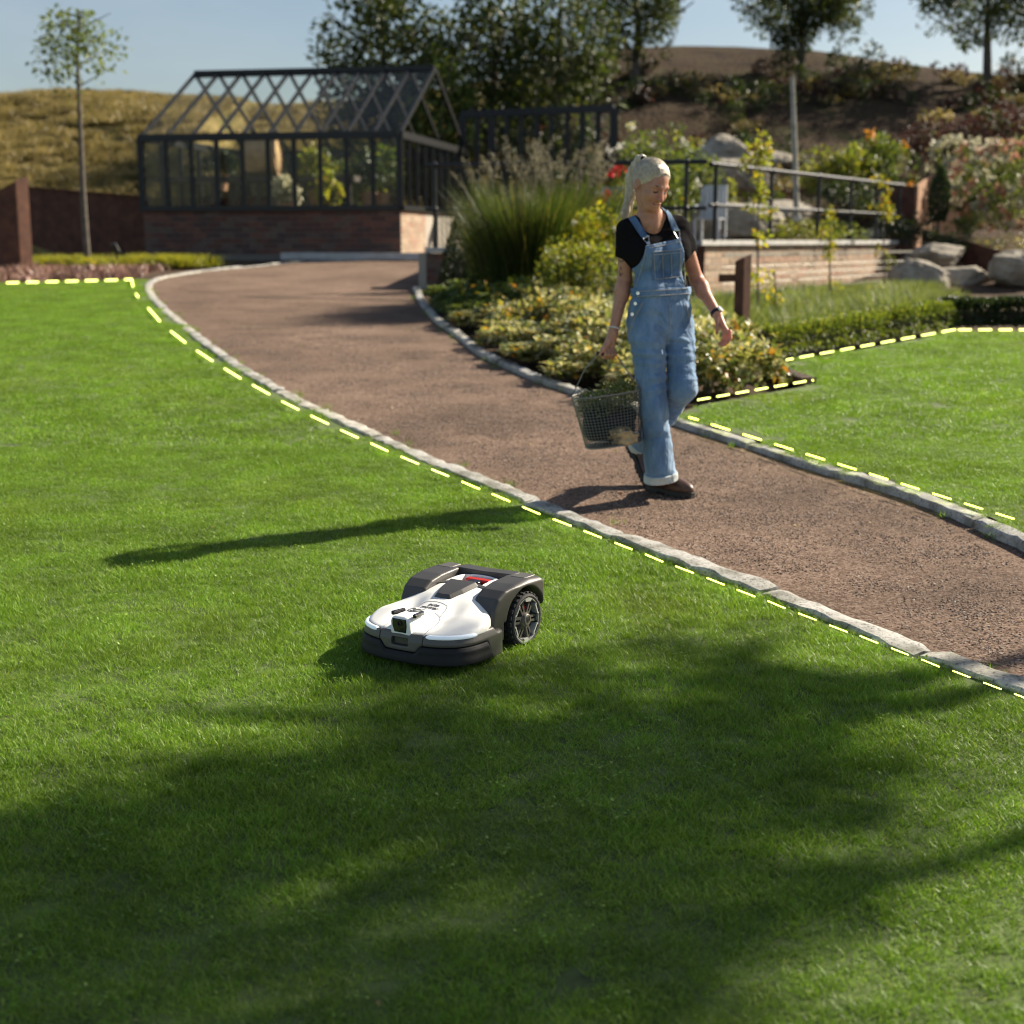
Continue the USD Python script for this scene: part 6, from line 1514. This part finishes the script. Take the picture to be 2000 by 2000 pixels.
hedge('low light green box hedge along the far edge of the right lawn', [g2(1476, 696, 0.06), g2(1650, 667, 0.06), g2(1848, 636, 0.06)], 0.34, 0.25, 11000, 0.045, L_hedge, 51)
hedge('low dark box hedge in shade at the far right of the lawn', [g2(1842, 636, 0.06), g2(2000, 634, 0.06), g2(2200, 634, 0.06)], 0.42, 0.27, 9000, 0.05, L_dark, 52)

# young espaliered trees on the trellis
def espalier(label, u, D, vb, tufts, seed):
    gg = np.random.default_rng(seed); b0 = P(u, vb, D); t = thing('young_tree', label, 'young tree')
    vt = min(v for _, v, *_ in tufts)
    tl = smoothline([b0, P(u + gg.uniform(-3, 3), (vb + vt) / 2, D), P(u + gg.uniform(-4, 4), vt, D)], 0.12)
    part(t, 'trunk', tube(tl, np.linspace(0.016, 0.006, len(tl)), 6), m_bark, smooth=True)
    V = []
    for (uu, vv, su, sv, n) in tufts:
        c = P(uu, vv, D); s = 1 / scale_at(D)
        pts, d_ = lumps(n, gg, c, (su * s, 0.12, sv * s), 6); V.append(leaves(n, pts, gg.uniform(0.05, 0.09, n), gg, outward=d_ * 0.6, up=0.2))
    part(t, 'leaves', join(V), L_yellow, smooth=False)
espalier('tallest young tree with yellow green leaves before the railing', 1480, 17.3, 600, [(1482, 300, 26, 50, 190), (1484, 365, 22, 38, 120), (1456, 320, 12, 16, 30), (1495, 412, 24, 10, 46), (1466, 410, 16, 8, 22), (1490, 465, 20, 18, 40), (1478, 545, 14, 18, 26), (1500, 570, 14, 10, 20)], 1)
espalier('young tree with few yellow green leaves at the middle of the brick wall', 1622, 19.0, 590, [(1616, 432, 16, 26, 60), (1622, 475, 16, 20, 50), (1618, 500, 12, 16, 30), (1628, 560, 16, 16, 34), (1600, 582, 20, 14, 30)], 2)
espalier('young tree with yellow green leaves near the far end of the brick wall', 1728, 22.0, 585, [(1722, 350, 18, 20, 50), (1730, 385, 12, 22, 36), (1725, 412, 28, 12, 60), (1742, 425, 10, 10, 16), (1712, 485, 12, 16, 22), (1738, 505, 16, 22, 30), (1720, 570, 26, 14, 40), (1745, 575, 14, 14, 24)], 3)
espalier('young tree low on the trellis left of the steel post', 1512, 16.2, 620, [(1508, 585, 16, 20, 30), (1476, 530, 10, 20, 18), (1500, 540, 12, 16, 18)], 4)
wp_ = thing('pole', 'slim pale grey pole standing on the terrace behind the railing', 'pole')
part(wp_, 'shaft', tube([P(1556, 425, 23.0), P(1552, 300, 23.0), P(1547, 150, 23.0)], [0.05, 0.045, 0.035], 10), m_pbark, smooth=True)
part(wp_, 'base_collar', tube([P(1556, 432, 23.0), P(1556, 422, 23.0)], 0.075, 12), m_coping)

# ------------------------------------------------------------------ on the terrace
tz = 1.165
def garden_chair(name, label, u, D, rz, w=0.46):
    c = P(u, 470, D); t = thing(name, label, 'chair', loc=(c[0], c[1], tz), rotz=rz)
    for x in (-1, 1):
        for y in (-1, 1): part(t, 'leg', beam((x * w * 0.46, y * 0.2, 0), (x * w * 0.46, y * 0.2, 0.44 if y < 0 else 0.9), 0.035), m_white_paint)
        part(t, 'armrest', beam((x * w * 0.5, -0.22, 0.64), (x * w * 0.5, 0.22, 0.66), 0.05, 0.025), m_white_paint)
    for k in range(5): part(t, 'seat_slat', beam((-w * 0.46, -0.18 + 0.09 * k, 0.45), (w * 0.46, -0.18 + 0.09 * k, 0.45), 0.07, 0.02), m_white_paint)
    for k in range(6): part(t, 'back_slat', beam((-w * 0.4 + w * 0.16 * k, 0.21, 0.46), (-w * 0.4 + w * 0.16 * k, 0.27, 0.92), 0.055, 0.018), m_white_paint)
    part(t, 'back_rail', beam((-w * 0.46, 0.275, 0.93), (w * 0.46, 0.275, 0.93), 0.03, 0.05), m_white_paint)
    return t
garden_chair('garden_chair', 'pale slatted garden chair on the terrace left of the woman’s head'.replace('’', "'"), 1208, 22.5, 12)
garden_chair('garden_chair', 'pale slatted garden chair behind the railing right of the woman’s head'.replace('’', "'"), 1386, 22.0, -22, 0.40)
c = P(1418, 470, 24.5); pot = thing('terracotta_pot', 'tall tan pot with a leafy plant on the terrace behind the railing', 'pot', loc=(c[0], c[1], tz))
part(pot, 'pot', trimesh.creation.revolve(np.array([(0, 0), (0.16, 0), (0.24, 0.66), (0.25, 0.70), (0.22, 0.70), (0.20, 0.62), (0, 0.60)]), sections=28), m_terra, smooth=40)
gg = np.random.default_rng(2); pts, d_ = lumps(240, gg, (0, 0, 0.86), (0.28, 0.28, 0.26), 8); part(pot, 'plant', leaves(240, pts, 0.11, gg), L_bright, smooth=False)
ter = lambda u, D: np.array([*P(u, 470, D)[:2], tz])
shrub('rose_bush', 'tall rose bush with white and yellow blooms behind the woman’s head'.replace('’', "'"), ter(1265, 22.8), (0.78, 0.6, 1.0), 2400, 0.10, L_green, 61, 30, flowers=[(L_white, 26, 0.07, 'white_blooms'), (L_yellow, 16, 0.08, 'yellow_blooms')], cat='rose bush')
shrub('rose_bush', 'rose bush with red blooms left of the woman’s head'.replace('’', "'"), ter(1212, 21.6), (0.3, 0.3, 0.62), 420, 0.08, L_bright, 62, 10, flowers=[(L_red, 14, 0.09, 'red_blooms')], cat='rose bush')
shrub('shrub', 'rounded green shrub on the terrace right of the tall rose bush', ter(1342, 24.2), (0.6, 0.5, 0.85), 1300, 0.10, L_green, 63, 20)
shrub('shrub', 'low green plants at the edge of the terrace behind the side railing', ter(1560, 23.5), (0.75, 0.5, 0.24), 800, 0.08, L_bright, 64, 18, stem=False)
shrub('shrub', 'low leafy plant on the terrace beside the coping at its far end', ter(1640, 24.6), (0.5, 0.4, 0.26), 500, 0.08, L_green, 65, 14, stem=False)

def boulder(name, label, c, r, seed, group=None):
    gg = np.random.default_rng(seed); m = trimesh.creation.icosphere(5, 1.0); v = m.vertices
    for _ in range(16):
        d = gg.normal(size=3); d /= np.linalg.norm(d); k = gg.uniform(0.62, 0.9); s = v @ d; v = v - np.maximum(s - k, 0)[:, None] * d * 0.9
    v = v * (1 + 0.10 * (meshkit.fbm(v * 7.0, 3, seed + 2) - 0.5))[:, None]
    v = v * (1 + 0.34 * (meshkit.fbm(v * 1.6, 4, seed) - 0.5))[:, None] * np.asarray(r)
    m = trimesh.Trimesh(v + np.asarray(c), m.faces, process=False)
    return solo(name, m, m_rock, label, 'boulder', group, smooth=True)
tb_ = lambda u, v, D: P(u, v, D)
boulder('boulder', 'large pale boulder on the terrace behind the railing right of the woman', tb_(1432, 440, 24.0), (0.85, 0.6, 0.42), 1)
boulder('boulder', 'pale flat boulder lying behind the far end of the railing', tb_(1530, 425, 27.0), (0.75, 0.6, 0.35), 2)
boulder('boulder', 'big grey round boulder beside the end of the pale brick wall', tb_(1795, 548, 24.0), (0.52, 0.5, 0.40), 3)
boulder('boulder', 'broad tan boulder second from the end of the brick wall', tb_(1880, 545, 24.6), (0.55, 0.5, 0.30), 4)
boulder('boulder', 'large light boulder at the right edge under the steel edging', tb_(1985, 530, 24.0), (0.62, 0.5, 0.36), 5)
boulder('boulder', 'small boulder behind the big grey one below the dark shrubs', tb_(1825, 500, 26.0), (0.55, 0.4, 0.26), 6)
boulder('boulder', 'grey boulder high on the brown slope behind the rose bush', tb_(1405, 312, 33.0), (0.85, 0.6, 0.62), 7)
boulder('boulder', 'small pale boulder on the brown slope left of the slim pole', tb_(1500, 318, 33.5), (0.6, 0.5, 0.34), 8)
boulder('boulder', 'dark boulder on the slope above the garden chair', tb_(1440, 345, 31.0), (0.8, 0.5, 0.42), 9)
boulder('boulder', 'small pale stone on the end of the coping of the brick wall', tb_(1706, 460, 26.8), (0.22, 0.2, 0.14), 10)

# ------------------------------------------------------------------ right: terraced beds up the slope
ed = thing('steel_edging', 'rusty steel edging of the planted bank above the boulders at right', 'edging')
el = [P(1800, 447, 27.5), P(1880, 468, 26.6), P(1960, 492, 25.8), P(2090, 525, 25.0)]
for k in range(3):
    a_, b_ = el[k], el[k + 1]; e = (b_ - a_) * 0.004
    V = np.array([a_ + e, b_ - e, b_ - e - [0, 0, 0.45], a_ + e - [0, 0, 0.45]]); W = V + np.array([0.02, 0.03, 0])
    part(ed, 'steel_strip', trimesh.convex.convex_hull(np.vstack([V, W])), m_corten)
pl_ = thing('steel_planter', 'angular weathered steel planter with a pale sunlit side behind the cypress', 'planter')
k0_, k1_, k2_ = P(1740, 400, 28.5), P(1790, 400, 28.0), P(1822, 400, 29.0)
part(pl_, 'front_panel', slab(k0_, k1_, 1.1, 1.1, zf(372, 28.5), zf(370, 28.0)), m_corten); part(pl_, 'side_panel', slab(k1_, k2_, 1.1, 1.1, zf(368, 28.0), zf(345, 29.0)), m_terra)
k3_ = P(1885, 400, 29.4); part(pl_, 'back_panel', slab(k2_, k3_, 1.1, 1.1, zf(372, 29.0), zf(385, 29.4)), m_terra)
gh2 = lambda u, v, D: np.array([*P(u, v, D)[:2], P(u, v, D)[2]])
gg = np.random.default_rng(15); n = 1500; c = P(1832, 436, 27.4); H_ = P(1832, 330, 27.4)[2] - c[2]
z_ = gg.uniform(0, 1, n); a_ = gg.uniform(0, 6.28, n); r_ = 0.20 * np.sin(np.pi * np.clip(z_ * 0.85 + 0.15, 0, 1)) ** 0.7 * gg.uniform(0.75, 1.05, n)
cyp = thing('cypress', 'slim dark cypress column on the bank at right', 'cypress', loc=c)
part(cyp, 'crown', leaves(n, np.column_stack([np.cos(a_) * r_, np.sin(a_) * r_, z_ * H_]), 0.07, gg, outward=np.column_stack([0 * a_, 0 * a_, 1.2 + 0 * a_])), L_dark, smooth=False); part(cyp, 'trunk', rod((0, 0, -0.2), (0, 0, H_ * 0.8), 0.03, 0.01), m_bark)
shrub('shrub', 'dark rounded shrub below the cypress left of the steel edging', gh2(1770, 475, 26.6), (0.62, 0.5, 0.28), 1100, 0.07, L_dark, 71, 20)
shrub('shrub', 'dark green shrub just above the boulders at right', gh2(1855, 495, 26.4), (0.55, 0.4, 0.24), 900, 0.06, L_dark, 72, 18)
shrub('shrub', 'pale green rounded shrub right of the cypress', gh2(1885, 455, 27.2), (0.40, 0.35, 0.20), 700, 0.06, L_green, 73, 16)
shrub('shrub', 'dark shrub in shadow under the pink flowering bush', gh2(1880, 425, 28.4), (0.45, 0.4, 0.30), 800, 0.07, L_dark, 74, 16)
shrub('flowering_bush', 'large bush with pink and cream flower heads at the right edge', gh2(1965, 450, 27.8), (1.15, 0.8, 0.86), 2600, 0.09, L_green, 75, 34, flowers=[(L_pink, 120, 0.10, 'pink_blooms'), (L_cream, 50, 0.11, 'cream_blooms')])
shrub('flowering_bush', 'bush with cream flower heads above the steel planter', gh2(1870, 370, 29.5), (0.62, 0.5, 0.52), 900, 0.09, L_green, 76, 18, flowers=[(L_cream, 60, 0.12, 'cream_blooms'), (L_pink, 14, 0.09, 'pink_blooms')])
shrub('heath_plants', 'low pale green and rusty ground cover behind the steel edging', gh2(1965, 492, 26.6), (0.95, 0.4, 0.16), 900, 0.06, L_var, 77, 24, stem=False)
shrub('flowering_bush', 'green bush with two large orange blooms above the far railing', gh2(1705, 400, 29.5), (0.95, 0.7, 0.72), 2200, 0.12, L_green, 78, 28, flowers=[(L_orange, 7, 0.16, 'orange_blooms')])
shrub('shrub', 'green bush behind the far railing left of the orange blooms', gh2(1625, 395, 29.0), (0.75, 0.6, 0.58), 1500, 0.11, L_bright, 79, 22)
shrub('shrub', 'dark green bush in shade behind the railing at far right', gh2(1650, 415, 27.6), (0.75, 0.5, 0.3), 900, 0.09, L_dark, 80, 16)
shrub('shrub', 'burgundy leaved shrub at the upper right behind the pink bush', gh2(1960, 330, 31.5), (1.6, 1.0, 0.75), 2600, 0.10, L_burg, 81, 30)
shrub('shrub', 'brown leaved shrub on the slope above the cypress', gh2(1830, 330, 32.0), (0.95, 0.8, 0.55), 1400, 0.10, L_burg, 82, 22)

# ------------------------------------------------------------------ hillside grass and trees
g = np.random.default_rng(33)
hp_ = np.column_stack([g.uniform(-20, -0.5, 5200), g.uniform(26, 43, 5200)])
hp_ = hp_[((hp_[:, 1] > 34.6) | ((hp_[:, 0] < -8.0) & (hp_[:, 1] > 31.5))) & (np.abs(hp_[:, 0]) < 0.40 * hp_[:, 1] + 1)]
def tuft(seed):
    gg = np.random.default_rng(seed); b = np.column_stack([gg.normal(0, 0.14, (110, 2)), np.zeros(110)]); return blades(110, b, gg.uniform(0.08, 0.22, 110), 0.02, gg, lean=0.45, curve=0.5)
qa = g.uniform(0, 6.28, len(hp_))
instancer('hillside_dry_grass', [tuft(k) for k in range(3)], L_dry, np.column_stack([hp_, terrain(hp_[:, 0], hp_[:, 1]) - 0.04]), np.column_stack([np.cos(qa / 2), 0 * qa, 0 * qa, np.sin(qa / 2)]), g.integers(0, 3, len(hp_)), g.uniform(0.7, 1.3, len(hp_))[:, None] * np.ones(3), label='tall dry yellow grass covering the hillside', cat='grass')
def tree(label, x, y, h, r, n, leaf, m, seed, bark=None, group=None, trunk_f=0.42, clumps=40):
    gg = np.random.default_rng(seed); z = float(terrain(x, y)) - 0.1
    t = thing('tree', label, 'tree', loc=(x, y, z), group=group)
    tl = smoothline([(0, 0, 0), (gg.normal(0, 0.08), gg.normal(0, 0.08), h * 0.4), (gg.normal(0, 0.15), gg.normal(0, 0.15), h * 0.92)], 0.4)
    ms = [tube(tl, np.linspace(0.035 * h ** 0.8 + 0.03, 0.02, len(tl)), 9)]
    for k in range(11):
        a = k * 2.4 + gg.normal(0, 0.3); f = gg.uniform(trunk_f * 0.9, 0.85); b0 = np.array([np.interp(f * h, tl[:, 2], tl[:, j]) for j in range(3)])
        L = r * gg.uniform(0.6, 0.95) * (1.15 - f * 0.6); e = np.array([math.cos(a), math.sin(a), 0])
        ms.append(tube(smoothline([b0, b0 + e * L * 0.5 + [0, 0, L * 0.25], b0 + e * L + [0, 0, L * 0.6]], 0.3), [0.035, 0.03] + [0.02] * (len(smoothline([b0, b0 + e * L * 0.5 + [0, 0, L * 0.25], b0 + e * L + [0, 0, L * 0.6]], 0.3)) - 2), 5))
    part(t, 'trunk', join(ms), bark or m_bark, smooth=True)
    hz_ = h * (1 - trunk_f) / 2 * 1.15
    pts, d_ = lumps(n, gg, (0, 0, h - hz_ * 0.9), (r, r, hz_), clumps, lump=0.30)
    part(t, 'crown', leaves(n, pts, gg.uniform(0.7, 1.2, n) * leaf, gg, outward=d_ * 0.7, up=0.4), m, smooth=False)
    return t
tree('broad dark tree behind the right end of the greenhouse', -3.2, 37.0, 5.0, 2.3, 6000, 0.20, L_tree, 2, trunk_f=0.06)
tree('dark tree behind the glazed wing left of the rose bush', -0.6, 37.2, 5.0, 2.2, 6000, 0.20, L_tree, 3, trunk_f=0.05)
tree('yellow green tree between greenhouse and glazed wing', -1.7, 35.6, 3.4, 1.2, 2000, 0.14, L_green, 4, trunk_f=0.15)
tree('green tree behind the glass of the right wing', 1.2, 36.0, 4.2, 1.7, 4200, 0.17, L_tree, 5, trunk_f=0.05)
tree('tall dark tree on the brown slope behind the rose bush', 3.4, 41.0, 4.2, 2.0, 7000, 0.15, L_tree, 6, trunk_f=0.2)
tree('dark tree on the ridge above the slim pole', 8.2, 42.0, 3.8, 2.1, 7000, 0.15, L_tree, 7, trunk_f=0.2)
tree('dark spreading tree on the ridge at the right edge', 13.2, 41.0, 4.2, 2.4, 7000, 0.15, L_tree, 8, trunk_f=0.2)
# the tree beside the lawn whose shade lies over the foreground
SH = math.tan(SUN_EL)
def shade_tree(label, gx_, gy_, hc, r, rz, n, leaf, seed, k):
    x, y = gx_ + SUN_DIR[0] * hc / SH, gy_ + SUN_DIR[1] * hc / SH
    gg = np.random.default_rng(seed); z = float(zR(x, y))
    t = thing('tree', label, 'tree', loc=(x, y, z))
    tl = smoothline([(0.2, 0.1, -0.1), (0.05, 0, hc * 0.5), (0, 0, hc + rz * 0.7)], 0.4); ms = [tube(tl, np.linspace(0.13, 0.03, len(tl)), 12)]
    for q in range(16):
        a = q * 2.4; zz = hc - rz * 0.8 + rz * 1.4 * gg.random(); e = np.array([math.cos(a), math.sin(a), 0])
        ms.append(tube([(0, 0, zz - 0.4), tuple(e * r * 0.45 + [0, 0, zz]), tuple(e * r * 0.85 + [0, 0, zz + 0.3])], [0.06, 0.035, 0.012], 6))
    part(t, 'trunk', join(ms), m_bark, smooth=True)
    pts, d_ = lumps(n, gg, (0, 0, hc), (r, r, rz), k, lump=0.30)
    part(t, 'crown', leaves(n, pts, gg.uniform(0.7, 1.2, n) * leaf, gg, outward=d_ * 0.5, up=0.5), L_green, smooth=False)
shade_tree('tree beyond the right edge shading the near lawn', 0.55, 4.05, 6.2, 1.05, 0.62, 1600, 0.12, 5, 44)
shade_tree('second tree beyond the right edge shading the bottom left of the lawn', -0.75, 3.15, 6.8, 0.85, 0.6, 1050, 0.12, 6, 38)

shade_tree('third tree beyond the right edge shading the nearest strip of lawn', 0.0, 2.62, 7.2, 0.95, 0.6, 900, 0.12, 7, 34)
# low scrub on the brown slope, litter on path and lawn
g = np.random.default_rng(91)
sc = np.column_stack([g.uniform(0.5, 19, 420), g.uniform(30.5, 43, 420)]); sc = sc[np.abs(sc[:, 0]) < 0.42 * sc[:, 1]]
sc = sc[meshkit.noise(np.column_stack([sc * 0.35, 0 * sc[:, :1]]), 8) > 0.38]
def scrub(seed):
    gg = np.random.default_rng(seed); pts, d_ = lumps(150, gg, (0, 0, 0.2), (0.42, 0.42, 0.24), 6); return leaves(150, pts, 0.10, gg, outward=d_ * 0.6)
qa = g.uniform(0, 6.28, len(sc))
instancer('hillside_scrub', [scrub(1), scrub(2), scrub(3), scrub(4)], [L_tree, L_burg, L_dry, L_dark], np.column_stack([sc, terrain(sc[:, 0], sc[:, 1]) - 0.05]), np.column_stack([np.cos(qa / 2), 0 * qa, 0 * qa, np.sin(qa / 2)]), g.integers(0, 4, len(sc)), g.uniform(0.6, 1.6, len(sc))[:, None] * np.ones(3), label='low brown and dark green scrub scattered over the upper slope', cat='scrub')
L_lit = foliage('leaf_litter', [(0, (0.16, 0.09, 0.04)), (0.4, (0.30, 0.20, 0.08)), (0.75, (0.40, 0.34, 0.10)), (1, (0.32, 0.10, 0.05))], tint=(1, 1, 0.8), trans=0.2)
lp_ = grid_spots(path_poly.buffer(-0.1), 0.55, g); lp_ = lp_[g.random(len(lp_)) < 0.8]
ll_ = grid_spots(lawnL_poly.buffer(-0.3), 1.0, g); ll_ = ll_[(ll_[:, 1] < 12) & (g.random(len(ll_)) < 0.12)]
solo('leaf_litter', join([leaves(len(lp_), np.column_stack([lp_, G(0, lp_[:, 1]) + 0.012]), g.uniform(0.012, 0.035, len(lp_)), g, aspect=0.7, up=3.0), leaves(len(ll_), np.column_stack([ll_, G(0, ll_[:, 1]) + 0.034]), g.uniform(0.015, 0.035, len(ll_)), g, aspect=0.5, up=1.5)]), L_lit, 'tiny dry leaves and bits lying on the path and lawn', 'leaf litter', kind='stuff', smooth=False)
wd = np.array([RKg[i] + (np.array([-0.02, 0]) + g.normal(0, 0.03, 2)) for i in g.integers(0, len(RKg), 46)] + [LKg[i] + np.array([0.05, 0.0]) + g.normal(0, 0.03, 2) for i in g.integers(0, len(LKg), 40)]); wd = wd[(wd[:, 1] > 4) & (wd[:, 1] < 20)]
wb = np.repeat(wd, 14, 0) + g.normal(0, 0.02, (len(wd) * 14, 2))
solo('path_weeds', blades(len(wb), np.column_stack([wb, G(0, wb[:, 1])]), g.uniform(0.02, 0.06, len(wb)), 0.004, g, lean=0.7), m_grass, 'small weeds and grass tufts along the edges of the path', 'weeds', kind='stuff', smooth=False)
